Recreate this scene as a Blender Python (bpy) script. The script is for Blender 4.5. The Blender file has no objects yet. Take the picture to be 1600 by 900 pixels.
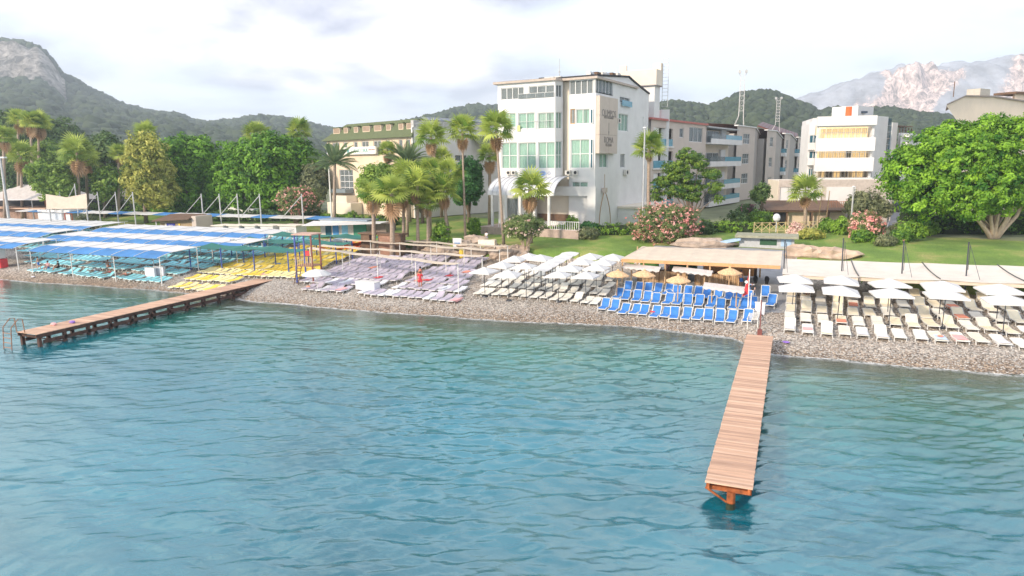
import bpy, math, random
import numpy as np
from mathutils import Vector, Matrix

random.seed(7)
SC = bpy.context.scene
COL = SC.collection
# ------------------------------------------------------------------ camera
CAM_Z = 13.0
FOC = 1067.0
PIT = math.radians(10.4)
ROLL = math.radians(0.6)
HEAD = math.radians(22.4)       # the beach runs along world X, the sea lies towards -Y
cam = bpy.data.cameras.new('camera')
cam.sensor_width = 36.0
cam.lens = 24.0
cam.clip_start = 0.2
cam.clip_end = 20000
cam_o = bpy.data.objects.new('camera', cam)
COL.objects.link(cam_o)
CAMROT = Matrix.Rotation(HEAD, 4, 'Z') @ Matrix.Rotation(math.pi / 2 - PIT, 4, 'X') @ Matrix.Rotation(-ROLL, 4, 'Z')
cam_o.matrix_world = Matrix.Translation((0, 0, CAM_Z)) @ CAMROT
SC.camera = cam_o
# ------------------------------------------------------------------ sky, sun, exposure
SUN_EL = math.radians(24)
SUN_DIR = Vector((-0.50, -0.866, 0)).normalized()      # horizontal direction towards the sun
world = bpy.data.worlds.new('World')
SC.world = world
world.use_nodes = True
nt = world.node_tree
nt.nodes.clear()


def N(t, kind, **kw):
    n = t.nodes.new(kind)
    for k, v in kw.items():
        if k.startswith('i_'):
            key = k[2:]
            n.inputs[int(key) if key.isdigit() else key].default_value = v
        else:
            setattr(n, k, v)
    return n


def ramp(t, stops, interp='LINEAR'):
    n = t.nodes.new('ShaderNodeValToRGB')
    n.color_ramp.interpolation = interp
    cr = n.color_ramp
    while len(cr.elements) < len(stops):
        cr.elements.new(0.5)
    for e, (p, c) in zip(cr.elements, stops):
        e.position = p
        e.color = (c, c, c, 1) if isinstance(c, (int, float)) else (*c, 1)
    return n


L = nt.links.new
out = N(nt, 'ShaderNodeOutputWorld')
bg = N(nt, 'ShaderNodeBackground')
bg.inputs['Strength'].default_value = 0.082
sky = N(nt, 'ShaderNodeTexSky', sky_type='NISHITA', sun_disc=False, sun_elevation=SUN_EL,
        sun_rotation=math.atan2(SUN_DIR.x, SUN_DIR.y), air_density=1.0, dust_density=1.5, ozone_density=1.5)
tc = N(nt, 'ShaderNodeTexCoord')
sep = N(nt, 'ShaderNodeSeparateXYZ')
L(tc.outputs['Generated'], sep.inputs[0])
den = N(nt, 'ShaderNodeMath', operation='ADD', i_1=0.22)
zc = N(nt, 'ShaderNodeMath', operation='MAXIMUM', i_1=0.0)
L(sep.outputs['Z'], zc.inputs[0]); L(zc.outputs[0], den.inputs[0])
px_ = N(nt, 'ShaderNodeMath', operation='DIVIDE'); py_ = N(nt, 'ShaderNodeMath', operation='DIVIDE')
L(sep.outputs['X'], px_.inputs[0]); L(den.outputs[0], px_.inputs[1])
L(sep.outputs['Y'], py_.inputs[0]); L(den.outputs[0], py_.inputs[1])
cv = N(nt, 'ShaderNodeCombineXYZ')
L(px_.outputs[0], cv.inputs[0]); L(py_.outputs[0], cv.inputs[1])
mp = N(nt, 'ShaderNodeMapping')
mp.inputs['Location'].default_value = (3.1, 1.7, 0)
L(cv.outputs[0], mp.inputs[0])
n1 = N(nt, 'ShaderNodeTexNoise', i_Scale=0.85, i_Detail=9.0, i_Roughness=0.55, i_Distortion=0.35)
L(mp.outputs[0], n1.inputs['Vector'])
n2 = N(nt, 'ShaderNodeTexNoise', i_Scale=1.9, i_Detail=6.0, i_Roughness=0.5, i_Distortion=0.2)
L(mp.outputs[0], n2.inputs['Vector'])
cover = ramp(nt, [(0.40, 0.0), (0.54, 1.0)])
L(n1.outputs[0], cover.inputs[0])
shade = ramp(nt, [(0.40, (3.2, 3.3, 4.3)), (0.50, (6.2, 6.1, 6.8)), (0.58, (9.3, 8.9, 8.6))])
L(n2.outputs[0], shade.inputs[0])
pale = N(nt, 'ShaderNodeMixRGB', i_Fac=0.83)
pale.inputs[2].default_value = (7.9, 8.6, 9.6, 1)
L(sky.outputs[0], pale.inputs[1])
mixc = N(nt, 'ShaderNodeMixRGB')
cf = N(nt, 'ShaderNodeMath', operation='MULTIPLY', i_1=0.95)
L(cover.outputs[0], cf.inputs[0]); L(cf.outputs[0], mixc.inputs[0])
L(pale.outputs[0], mixc.inputs[1]); L(shade.outputs[0], mixc.inputs[2])
L(mixc.outputs[0], bg.inputs['Color']); L(bg.outputs[0], out.inputs[0])

sun = bpy.data.lights.new('sun', 'SUN')
sun.energy = 2.7
sun.angle = math.radians(6)
sun.color = (1.0, 0.84, 0.66)
sun_o = bpy.data.objects.new('sun', sun)
COL.objects.link(sun_o)
to_sun = Vector((SUN_DIR.x * math.cos(SUN_EL), SUN_DIR.y * math.cos(SUN_EL), math.sin(SUN_EL)))
sun_o.rotation_euler = to_sun.to_track_quat('Z', 'Y').to_euler()
SC.view_settings.view_transform = 'Standard'
SC.view_settings.look = 'None'
SC.view_settings.exposure = 1.14
SC.view_settings.gamma = 1.0
SC.cycles.max_bounces = 6
SC.cycles.transparent_max_bounces = 16
SC.cycles.volume_bounces = 1
SC.cycles.sample_clamp_indirect = 6

# ------------------------------------------------------------------ where things stand
SHORE = [(-3000, 50), (-140, 50), (-98, 50.2), (-76, 51.4), (-66, 51.8), (-57, 51.9), (-48.6, 50.8), (-40, 50.6), (-33, 50.7), (-27, 51.2),
         (-21, 51.7), (-15, 52.7), (-10.7, 52.6), (-6.7, 52.1), (-3.6, 51.7), (-1.0, 48.5), (3, 48.2), (6, 48.0), (10, 48.5),
         (13.6, 48.9), (30, 49.5), (3000, 50)]
BACK = [(-3000, 90), (-140, 90), (-118, 86), (-100, 84), (-84, 82), (-62, 81), (-56, 80), (-50, 76), (-42, 72.5), (-30, 71), (-25, 70.5), (-18, 71.5),
        (-14.8, 72.3), (-0.5, 73.5), (1, 71), (5, 70), (7.5, 64), (9, 62.6), (15, 62.8), (25, 63.5), (60, 64), (3000, 64)]
LAWN0 = [(-3000, 2.8), (-100, 2.6), (-62, 2.7), (-52, 3.3), (-42, 3.5), (-20, 3.2), (-12, 3.4), (0, 3.4), (9, 3.1), (20, 3.2), (3000, 3.2)]


def interp(tab, x):
    a = np.array(tab, float)
    return np.interp(x, a[:, 0], a[:, 1])


def vnoise(x, y, sc, seed=0):
    """smooth value noise on arrays, 0..1"""
    x = np.asarray(x) / sc + seed * 17.3; y = np.asarray(y) / sc + seed * 9.1
    xi = np.floor(x).astype(np.int64); yi = np.floor(y).astype(np.int64)
    fx = x - xi; fy = y - yi
    fx = fx * fx * (3 - 2 * fx); fy = fy * fy * (3 - 2 * fy)

    def h(a, b):
        n = (a * 374761393 + b * 668265263 + seed * 1442695) & 0x7fffffff
        n = ((n ^ (n >> 13)) * 1274126177) & 0x7fffffff
        return ((n ^ (n >> 16)) & 0xffff) / 65535.0
    return (h(xi, yi) * (1 - fx) + h(xi + 1, yi) * fx) * (1 - fy) + (h(xi, yi + 1) * (1 - fx) + h(xi + 1, yi + 1) * fx) * fy


def fbm(x, y, sc, octv=4, seed=0):
    r = 0; a = 0.5; tot = 0
    for i in range(octv):
        r = r + a * vnoise(x, y, sc / 2 ** i, seed + i); tot += a; a *= 0.5
    return r / tot


def G(x, y):
    """height of the ground at a place"""
    x = np.asarray(x, float); y = np.asarray(y, float)
    vs = interp(SHORE, x) + 0.9 * (vnoise(x, 0 * y, 4.0, 3) - .5) + 0.35 * (vnoise(x, 0 * y, 1.1, 4) - .5); vb = interp(BACK, x); l0 = interp(LAWN0, x)
    s = y - vs
    t = np.clip(s / (vb - vs), 0, 1)
    beach = 1.0 * (1 - np.exp(-np.maximum(s, 0) / 3.0)) + 1.0 * t
    z = np.where(s < 0, np.maximum(0.24 * s, -5.0), beach)
    b = np.clip((y - vb) / 2.0, 0, 1); b = b * b * (3 - 2 * b)
    z = np.where(y > vb, 2.0 + (l0 - 2.0) * b + (4.3 - l0) * np.clip((y - vb - 2) / 16.0, 0, 1), z)
    return z


def g(x, y):
    return float(G(x, y))


def ray(px, py):
    """direction from the viewpoint through a place of the photograph"""
    return (CAMROT.to_3x3() @ Vector(((px - 800) / FOC, (450 - py) / FOC, -1))).normalized()


def at(px, py, z):
    r = ray(px, py)
    return Vector((0, 0, CAM_Z)) + r * ((z - CAM_Z) / r.z)


def on(px, py, h=0.0):
    """the place on the ground (or h above it) seen at px, py"""
    z = 1.5
    for _ in range(12):
        p = at(px, py, z)
        z = 0.5 * z + 0.5 * (g(p.x, p.y) + h)
    p = at(px, py, z)
    return Vector((p.x, p.y, z))


FWD = Vector((-math.sin(HEAD), math.cos(HEAD), 0))
RGT = Vector((math.cos(HEAD), math.sin(HEAD), 0))


def pd(px, py, dist):
    """the place seen at px, py at a forward distance"""
    r = ray(px, py)
    return Vector((0, 0, CAM_Z)) + r * (dist / r.dot(FWD))


def heading(deg):
    """horizontal direction, degrees to the right of the view"""
    a = math.radians(deg)
    return FWD * math.cos(a) + RGT * math.sin(a)


# ------------------------------------------------------------------ materials
MATS = {}


def M(name, col, rough=0.6, var=0.12, scale=3.0, bump=0.0, metal=0.0, spec=0.5, col2=None, coord='Object', detail=4.0, stretch=None):
    if name in MATS:
        return MATS[name]
    m = bpy.data.materials.new(name)
    m.use_nodes = True
    t = m.node_tree
    b = t.nodes['Principled BSDF']
    b.inputs['Roughness'].default_value = rough
    b.inputs['Metallic'].default_value = metal
    b.inputs['Specular IOR Level'].default_value = spec
    tcn = N(t, 'ShaderNodeTexCoord')
    src = tcn.outputs[coord]
    if coord == 'World':
        pass
    if stretch:
        mpn = N(t, 'ShaderNodeMapping')
        mpn.inputs['Scale'].default_value = stretch
        t.links.new(src, mpn.inputs[0]); src = mpn.outputs[0]
    nz = N(t, 'ShaderNodeTexNoise', i_Scale=scale, i_Detail=detail, i_Roughness=0.6)
    t.links.new(src, nz.inputs['Vector'])
    c1 = tuple(max(0, c * (1 - var)) for c in col)
    c2 = tuple(min(1, c * (1 + var)) for c in (col2 or col))
    rp = ramp(t, [(0.32, c1), (0.68, c2)])
    t.links.new(nz.outputs[0], rp.inputs[0])
    t.links.new(rp.outputs[0], b.inputs['Base Color'])
    if bump:
        bn = N(t, 'ShaderNodeBump', i_Strength=bump, i_Distance=0.05)
        nb = N(t, 'ShaderNodeTexNoise', i_Scale=scale * 6, i_Detail=4.0)
        t.links.new(src, nb.inputs['Vector'])
        t.links.new(nb.outputs[0], bn.inputs['Height'])
        t.links.new(bn.outputs[0], b.inputs['Normal'])
    MATS[name] = m
    return m


def foliage_mat(name, dark, light, trans=0.3, rough=0.55):
    if name in MATS:
        return MATS[name]
    m = bpy.data.materials.new(name)
    m.use_nodes = True
    t = m.node_tree
    b = t.nodes['Principled BSDF']
    b.inputs['Roughness'].default_value = rough
    b.inputs['Specular IOR Level'].default_value = 0.35
    at_ = N(t, 'ShaderNodeAttribute', attribute_name='tone')
    mid = tuple(0.5 * (a + c) for a, c in zip(dark, light))
    rp = ramp(t, [(0.0, dark), (0.5, mid), (1.0, light)])
    t.links.new(at_.outputs['Fac'], rp.inputs[0])
    t.links.new(rp.outputs[0], b.inputs['Base Color'])
    tr = N(t, 'ShaderNodeBsdfTranslucent')
    t.links.new(rp.outputs[0], tr.inputs[0])
    mx = N(t, 'ShaderNodeMixShader', i_Fac=trans)
    t.links.new(b.outputs[0], mx.inputs[1]); t.links.new(tr.outputs[0], mx.inputs[2])
    t.links.new(mx.outputs[0], t.nodes['Material Output'].inputs[0])
    MATS[name] = m
    return m


def glass_mat(name, tint, alpha=0.5, rough=0.05):
    if name in MATS:
        return MATS[name]
    m = bpy.data.materials.new(name)
    m.use_nodes = True
    t = m.node_tree
    b = t.nodes['Principled BSDF']
    b.inputs['Base Color'].default_value = (*tint, 1)
    b.inputs['Roughness'].default_value = rough
    b.inputs['IOR'].default_value = 1.6
    tp = N(t, 'ShaderNodeBsdfTransparent')
    tp.inputs[0].default_value = (*[0.5 + 0.5 * c for c in tint], 1)
    mx = N(t, 'ShaderNodeMixShader', i_Fac=alpha)
    t.links.new(tp.outputs[0], mx.inputs[1]); t.links.new(b.outputs[0], mx.inputs[2])
    t.links.new(mx.outputs[0], t.nodes['Material Output'].inputs[0])
    MATS[name] = m
    return m


# ------------------------------------------------------------------ mesh helpers
def tag(o, label=None, cat=None, group=None, kind=None):
    if label: o['label'] = label
    if cat: o['category'] = cat
    if group: o['group'] = group
    if kind: o['kind'] = kind
    return o


def thing(name, label, cat, loc, group=None, rz=0.0):
    o = bpy.data.objects.new(name, None)
    o.empty_display_size = 0.3
    o.location = loc
    o.rotation_euler = (0, 0, rz)
    COL.objects.link(o)
    return tag(o, label, cat, group)


def copy_tree(o, parent=None):
    c = o.copy(); COL.objects.link(c); c.parent = parent
    for ch in o.children:
        copy_tree(ch, c)
    return c


class P:
    def __init__(s):
        s.v = []; s.f = []; s.m = []

    def add(s, vs, fs, m=0):
        k = len(s.v)
        s.v += [tuple(v) for v in vs]
        s.f += [tuple(i + k for i in f) for f in fs]
        s.m += [m] * len(fs)
        return s

    def box(s, c, size, m=0, rz=0.0, ax=None):
        hx, hy, hz = size[0] / 2, size[1] / 2, size[2] / 2
        vs = []
        cr, sr = math.cos(rz), math.sin(rz)
        for dz in (-hz, hz):
            for dx, dy in ((-hx, -hy), (hx, -hy), (hx, hy), (-hx, hy)):
                if ax:
                    p = Vector(c) + ax[0] * dx + ax[1] * dy + ax[2] * dz
                    vs.append(tuple(p))
                else:
                    vs.append((c[0] + dx * cr - dy * sr, c[1] + dx * sr + dy * cr, c[2] + dz))
        return s.add(vs, [(0, 3, 2, 1), (4, 5, 6, 7), (0, 1, 5, 4), (1, 2, 6, 5), (2, 3, 7, 6), (3, 0, 4, 7)], m)

    def tube(s, a, b, r0, r1=None, n=6, m=0, cap=True):
        a = Vector(a); b = Vector(b); r1 = r0 if r1 is None else r1
        d = (b - a).normalized()
        u = d.orthogonal().normalized(); w = d.cross(u)
        vs = []
        for p, r in ((a, r0), (b, r1)):
            for i in range(n):
                t = 2 * math.pi * i / n
                vs.append(p + u * (r * math.cos(t)) + w * (r * math.sin(t)))
        fs = [(i, (i + 1) % n, n + (i + 1) % n, n + i) for i in range(n)]
        if cap:
            fs += [tuple(range(n - 1, -1, -1)), tuple(range(n, 2 * n))]
        return s.add(vs, fs, m)

    def path(s, pts, radii, n=6, m=0):
        pts = [Vector(p) for p in pts]
        rings = []
        for i, p in enumerate(pts):
            d = (pts[min(i + 1, len(pts) - 1)] - pts[max(i - 1, 0)]).normalized()
            u = d.orthogonal().normalized() if i == 0 else (u - d * u.dot(d)).normalized()
            w = d.cross(u)
            r = radii[i] if isinstance(radii, (list, tuple)) else radii
            rings.append([p + u * (r * math.cos(2 * math.pi * k / n)) + w * (r * math.sin(2 * math.pi * k / n)) for k in range(n)])
        vs = [v for r in rings for v in r]
        fs = []
        for i in range(len(pts) - 1):
            for k in range(n):
                fs.append((i * n + k, i * n + (k + 1) % n, (i + 1) * n + (k + 1) % n, (i + 1) * n + k))
        fs += [tuple(range(n - 1, -1, -1)), tuple((len(pts) - 1) * n + k for k in range(n))]
        return s.add(vs, fs, m)

    def prism(s, poly, z0, z1, m=0, mtop=None):
        n = len(poly)
        area = sum(poly[i][0] * poly[(i + 1) % n][1] - poly[(i + 1) % n][0] * poly[i][1] for i in range(n))
        if area < 0:
            poly = poly[::-1]
        zz = z1 if isinstance(z1, (list, tuple)) else [z1] * n
        if area < 0 and isinstance(z1, (list, tuple)):
            zz = zz[::-1]
        vs = [(p[0], p[1], z0) for p in poly] + [(p[0], p[1], z) for p, z in zip(poly, zz)]
        s.add(vs, [(i, (i + 1) % n, n + (i + 1) % n, n + i) for i in range(n)], m)
        s.add(vs, [tuple(range(n - 1, -1, -1)), tuple(range(n, 2 * n))], m if mtop is None else mtop)
        return s

    def sheet(s, grid, thick, m=0):
        """grid: rows of points; a thin closed sheet"""
        r, c = len(grid), len(grid[0])
        top = [tuple(p) for row in grid for p in row]
        bot = [(p[0], p[1], p[2] - thick) for p in top]
        fs = []
        for i in range(r - 1):
            for j in range(c - 1):
                a = i * c + j
                fs.append((a, a + 1, a + c + 1, a + c))
                k = r * c
                fs.append((k + a, k + a + c, k + a + c + 1, k + a + 1))
        k = r * c
        edge = [j for j in range(c)] + [i * c + c - 1 for i in range(1, r)] + [(r - 1) * c + j for j in range(c - 2, -1, -1)] + [i * c for i in range(r - 2, 0, -1)]
        for i in range(len(edge)):
            a, b = edge[i], edge[(i + 1) % len(edge)]
            fs.append((a, k + a, k + b, b))
        return s.add(top + bot, fs, m)

    def blob(s, c, r, m=0, seed=0, lat=6, lon=9, jit=0.12):
        rnd = random.Random(seed)
        vs = [(c[0], c[1], c[2] - r[2])]
        for i in range(1, lat):
            a = -math.pi / 2 + math.pi * i / lat
            for j in range(lon):
                b = 2 * math.pi * j / lon
                k = 1 + rnd.uniform(-jit, jit)
                vs.append((c[0] + r[0] * k * math.cos(a) * math.cos(b), c[1] + r[1] * k * math.cos(a) * math.sin(b), c[2] + r[2] * k * math.sin(a)))
        vs.append((c[0], c[1], c[2] + r[2]))
        fs = [(0, 1 + (j + 1) % lon, 1 + j) for j in range(lon)]
        for i in range(lat - 2):
            for j in range(lon):
                a = 1 + i * lon + j; b = 1 + i * lon + (j + 1) % lon
                fs.append((a, b, b + lon, a + lon))
        t = len(vs) - 1; k = 1 + (lat - 2) * lon
        fs += [(k + j, k + (j + 1) % lon, t) for j in range(lon)]
        return s.add(vs, fs, m)

    def build(s, name, mats, parent=None, smooth=False, off=None, bevel=0.0):
        """one mesh object; vertices are given in the frame of the root thing or, with off, in the world"""
        me = bpy.data.meshes.new(name)
        vs = s.v
        if off is not None:
            vs = [(v[0] - off[0], v[1] - off[1], v[2] - off[2]) for v in vs]
        me.from_pydata(vs, [], s.f)
        for m in (mats if isinstance(mats, (list, tuple)) else [mats]):
            me.materials.append(m)
        if any(s.m):
            me.polygons.foreach_set('material_index', s.m)
        if smooth:
            me.polygons.foreach_set('use_smooth', [True] * len(me.polygons))
        me.update()
        o = bpy.data.objects.new(name, me)
        COL.objects.link(o)
        o.parent = parent
        if off is not None and parent is None:
            o.location = off
        return o


def np_mesh(name, verts, faces, mats, parent=None, tone=None, smooth=False, midx=None, attrs=None):
    """fast mesh from numpy arrays; faces (n,k)"""
    me = bpy.data.meshes.new(name)
    nv, nf, k = len(verts), len(faces), faces.shape[1]
    me.vertices.add(nv); me.loops.add(nf * k); me.polygons.add(nf)
    me.vertices.foreach_set('co', np.asarray(verts, np.float32).ravel())
    me.loops.foreach_set('vertex_index', faces.astype(np.int32).ravel())
    me.polygons.foreach_set('loop_start', np.arange(0, nf * k, k, dtype=np.int32))
    try:
        me.polygons.foreach_set('loop_total', np.full(nf, k, np.int32))
    except Exception:
        pass
    for m in (mats if isinstance(mats, (list, tuple)) else [mats]):
        me.materials.append(m)
    if midx is not None:
        me.polygons.foreach_set('material_index', midx.astype(np.int32))
    if smooth:
        me.polygons.foreach_set('use_smooth', np.ones(nf, bool))
    me.update(calc_edges=True)
    if tone is not None:
        a = me.attributes.new('tone', 'FLOAT', 'POINT')
        a.data.foreach_set('value', np.asarray(tone, np.float32))
    for nm, arr in (attrs or {}).items():
        a = me.attributes.new(nm, 'FLOAT', 'POINT')
        a.data.foreach_set('value', np.asarray(arr, np.float32))
    o = bpy.data.objects.new(name, me)
    COL.objects.link(o)
    o.parent = parent
    return o


def text_mesh(name, body, size, mat, parent, origin, ex, ez, extrude=0.02, align='LEFT', off=None):
    cu = bpy.data.curves.new(name, 'FONT')
    cu.body = body; cu.size = size; cu.extrude = extrude; cu.align_x = align
    cu.resolution_u = 3
    tmp = bpy.data.objects.new(name, cu)
    me = bpy.data.meshes.new_from_object(tmp)
    bpy.data.objects.remove(tmp)
    ey = Vector(ez); ex = Vector(ex); n = ex.cross(ey)
    off = Vector(off) if off is not None else Vector((0, 0, 0))
    mat4 = Matrix(((ex.x, ey.x, n.x, origin[0] - off.x), (ex.y, ey.y, n.y, origin[1] - off.y), (ex.z, ey.z, n.z, origin[2] - off.z), (0, 0, 0, 1)))
    me.transform(mat4)
    me.materials.clear(); me.materials.append(mat)
    o = bpy.data.objects.new(name, me)
    COL.objects.link(o); o.parent = parent
    return o


ORD = ['first', 'second', 'third', 'fourth', 'fifth', 'sixth', 'seventh', 'eighth', 'ninth', 'tenth', 'eleventh', 'twelfth', 'thirteenth',
       'fourteenth', 'fifteenth', 'sixteenth', 'seventeenth', 'eighteenth', 'nineteenth', 'twentieth']
TENS = {2: 'twenty', 3: 'thirty', 4: 'forty', 5: 'fifty', 6: 'sixty'}


def ordinal(i):
    """0 -> first"""
    if i < 20: return ORD[i]
    n = i + 1
    t, r = divmod(n, 10)
    return TENS[t][:-1] + 'ieth' if r == 0 else f'{TENS[t]}-{ORD[r - 1]}'

# ------------------------------------------------------------------ ground, beach, sea
def graded(lo, a, b, hi, step, growth=1.35):
    mid = list(np.arange(a, b + 1e-6, step))
    out_ = []
    s = step; x = mid[-1]
    while x < hi:
        s *= growth; x += s; out_.append(min(x, hi))
    left = []
    s = step; x = mid[0]
    while x > lo:
        s *= growth; x -= s; left.append(max(x, lo))
    return np.array(left[::-1] + mid + out_)


def pebble_mat():
    m = bpy.data.materials.new('pebbles'); m.use_nodes = True
    t = m.node_tree; b = t.nodes['Principled BSDF']
    tcn = N(t, 'ShaderNodeTexCoord')
    vo = N(t, 'ShaderNodeTexVoronoi', i_Scale=9.0); vo.inputs['Randomness'].default_value = 1
    t.links.new(tcn.outputs['Object'], vo.inputs['Vector'])
    sp = N(t, 'ShaderNodeSeparateColor'); t.links.new(vo.outputs['Color'], sp.inputs[0])
    rp = ramp(t, [(0.0, (0.12, 0.11, 0.10)), (0.35, (0.29, 0.26, 0.235)), (0.7, (0.47, 0.43, 0.39)), (1.0, (0.78, 0.74, 0.69))])
    t.links.new(sp.outputs[0], rp.inputs[0])
    big = N(t, 'ShaderNodeTexNoise', i_Scale=0.35, i_Detail=4.0); t.links.new(tcn.outputs['Object'], big.inputs['Vector'])
    br = ramp(t, [(0.38, (0.84, 0.76, 0.68)), (0.62, (1.0, 0.97, 0.93))]); t.links.new(big.outputs[0], br.inputs[0])
    mu = N(t, 'ShaderNodeMixRGB', blend_type='MULTIPLY', i_Fac=1.0)
    t.links.new(rp.outputs[0], mu.inputs[1]); t.links.new(br.outputs[0], mu.inputs[2])
    wet = N(t, 'ShaderNodeAttribute', attribute_name='wet')
    mw = N(t, 'ShaderNodeMixRGB', blend_type='MULTIPLY')
    mw.inputs[2].default_value = (0.66, 0.58, 0.50, 1)
    t.links.new(wet.outputs['Fac'], mw.inputs[0]); t.links.new(mu.outputs[0], mw.inputs[1])
    t.links.new(mw.outputs[0], b.inputs['Base Color'])
    bn = N(t, 'ShaderNodeBump', i_Strength=0.8, i_Distance=0.06); bn.invert = True
    t.links.new(vo.outputs['Distance'], bn.inputs['Height']); t.links.new(bn.outputs[0], b.inputs['Normal'])
    b.inputs['Roughness'].default_value = 0.75
    return m


def grass_mat():
    m = bpy.data.materials.new('grass'); m.use_nodes = True
    t = m.node_tree; b = t.nodes['Principled BSDF']
    tcn = N(t, 'ShaderNodeTexCoord')
    a = N(t, 'ShaderNodeTexNoise', i_Scale=0.22, i_Detail=5.0, i_Roughness=0.6); t.links.new(tcn.outputs['Object'], a.inputs['Vector'])
    f = N(t, 'ShaderNodeTexNoise', i_Scale=7.0, i_Detail=5.0, i_Roughness=0.7); t.links.new(tcn.outputs['Object'], f.inputs['Vector'])
    r1 = ramp(t, [(0.3, (0.09, 0.17, 0.025)), (0.50, (0.16, 0.26, 0.04)), (0.66, (0.32, 0.31, 0.10))]); t.links.new(a.outputs[0], r1.inputs[0])
    r2 = ramp(t, [(0.3, 0.68), (0.7, 1.25)]); t.links.new(f.outputs[0], r2.inputs[0])
    mu = N(t, 'ShaderNodeMixRGB', blend_type='MULTIPLY', i_Fac=1.0)
    t.links.new(r1.outputs[0], mu.inputs[1]); t.links.new(r2.outputs[0], mu.inputs[2])
    t.links.new(mu.outputs[0], b.inputs['Base Color'])
    bn = N(t, 'ShaderNodeBump', i_Strength=0.6, i_Distance=0.08)
    t.links.new(f.outputs[0], bn.inputs['Height']); t.links.new(bn.outputs[0], b.inputs['Normal'])
    b.inputs['Roughness'].default_value = 0.9
    return m


gx = graded(-3300, -150, 60, 3300, 0.6)
gy = graded(22, 46, 150, 5000, 0.6)
XX, YY = np.meshgrid(gx, gy)
ZZ = G(XX, YY)
near_ = np.clip(1 - np.abs(XX) / 400, 0, 1)
s_ = YY - interp(SHORE, XX); vb_ = interp(BACK, XX)
ZZ = ZZ + np.where((s_ > 0) & (YY < vb_ - 3), 0.10 * (fbm(XX, YY, 2.6, 3, 3) - 0.5), 0) * near_
ZZ = ZZ + np.where(YY > vb_, 0.35 * (fbm(XX, YY, 9, 3, 5) - 0.5), 0) * near_
nx, ny = len(gx), len(gy)
idx = np.arange(nx * ny).reshape(ny, nx)
quads = np.stack([idx[:-1, :-1], idx[:-1, 1:], idx[1:, 1:], idx[1:, :-1]], -1).reshape(-1, 4)
cx = 0.5 * (XX[:-1, :-1] + XX[1:, 1:]).ravel(); cy = 0.5 * (YY[:-1, :-1] + YY[1:, 1:]).ravel()
vbc = interp(BACK, cx)
wob = 1.2 * (fbm(cx, cy, 4, 3, 8) - 0.5)
pave = ((cx > -14.5) & (cx < 0.3) & (cy > 60.2) & (cy < 78)) | ((cx > -3.2) & (cx < 0.6) & (cy > 56.5) & (cy < 78))
road_ = (cx > 5) & (cx < 30) & (cy > 92)
beach_ = (cy + wob < vbc + 0.6) & ~pave
lawn_ = ~beach_ & ~pave & (cy < vbc + 26 + 4 * wob)
town_ = ~beach_ & ~pave & ~lawn_
verts = np.stack([XX.ravel(), YY.ravel(), ZZ.ravel()], -1)
wetv = np.clip(1.0 - (s_.ravel() - 0.4 + 0.5 * (fbm(XX, YY, 2, 2, 12).ravel() - 0.5)) / 1.7, 0, 1)


def zone(name, mask, mat, attrs=False):
    f = quads[mask]
    u, inv = np.unique(f.ravel(), return_inverse=True)
    o = np_mesh(name, verts[u], inv.reshape(-1, 4), mat, smooth=True, attrs={'wet': wetv[u]} if attrs else None)
    return tag(o, kind='structure')


m_pebble = pebble_mat()
m_grass = grass_mat()
zone('beach', beach_, m_pebble, True)
zone('lawn', lawn_, m_grass)
zone('paving', pave, M('grey paving', (0.30, 0.31, 0.33), 0.7, 0.12, 1.2, 0.2))
zone('ground', town_, M('town soil', (0.15, 0.17, 0.09), 0.9, 0.3, 0.3, 0.3))

# loose pebbles lying on the beach
rng = np.random.default_rng(5)
n = 42000
x_ = rng.uniform(-66, 19, n); so = rng.gamma(1.8, 2.6, n)
y_ = interp(SHORE, x_) - 0.5 + so
k_ = y_ < interp(BACK, x_)
x_, y_ = x_[k_], y_[k_]; n = len(x_)
z_ = G(x_, y_) + 0.10 * (fbm(x_, y_, 2.6, 3, 3) - 0.5)
base = np.array([(1, 0, 0), (0, 1, 0), (-1, 0, 0), (0, -1, 0), (0, 0, 0.62), (0, 0, -0.5)], float)
th = rng.uniform(0, 6.28, n); sx = rng.uniform(0.03, 0.085, n); sy = sx * rng.uniform(0.6, 1, n)
pv = np.zeros((n, 6, 3))
pv[:, :, 0] = base[:, 0] * sx[:, None] * np.cos(th)[:, None] - base[:, 1] * sy[:, None] * np.sin(th)[:, None] + x_[:, None]
pv[:, :, 1] = base[:, 0] * sx[:, None] * np.sin(th)[:, None] + base[:, 1] * sy[:, None] * np.cos(th)[:, None] + y_[:, None]
pv[:, :, 2] = base[:, 2] * sx[:, None] * 0.9 + z_[:, None] + 0.012
bf = np.array([(0, 1, 4), (1, 2, 4), (2, 3, 4), (3, 0, 4)])
pf = (bf[None] + (np.arange(n) * 6)[:, None, None]).reshape(-1, 3)
m_stone = foliage_mat('loose stones', (0.14, 0.13, 0.12), (0.85, 0.81, 0.75), trans=0.0, rough=0.7)
tone = np.repeat(np.clip(rng.normal(0.45, 0.2, n), 0, 1), 6)
tag(np_mesh('pebbles', pv.reshape(-1, 3), pf, m_stone, tone=tone), kind='stuff', label='loose grey and white pebbles all along the beach')

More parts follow.
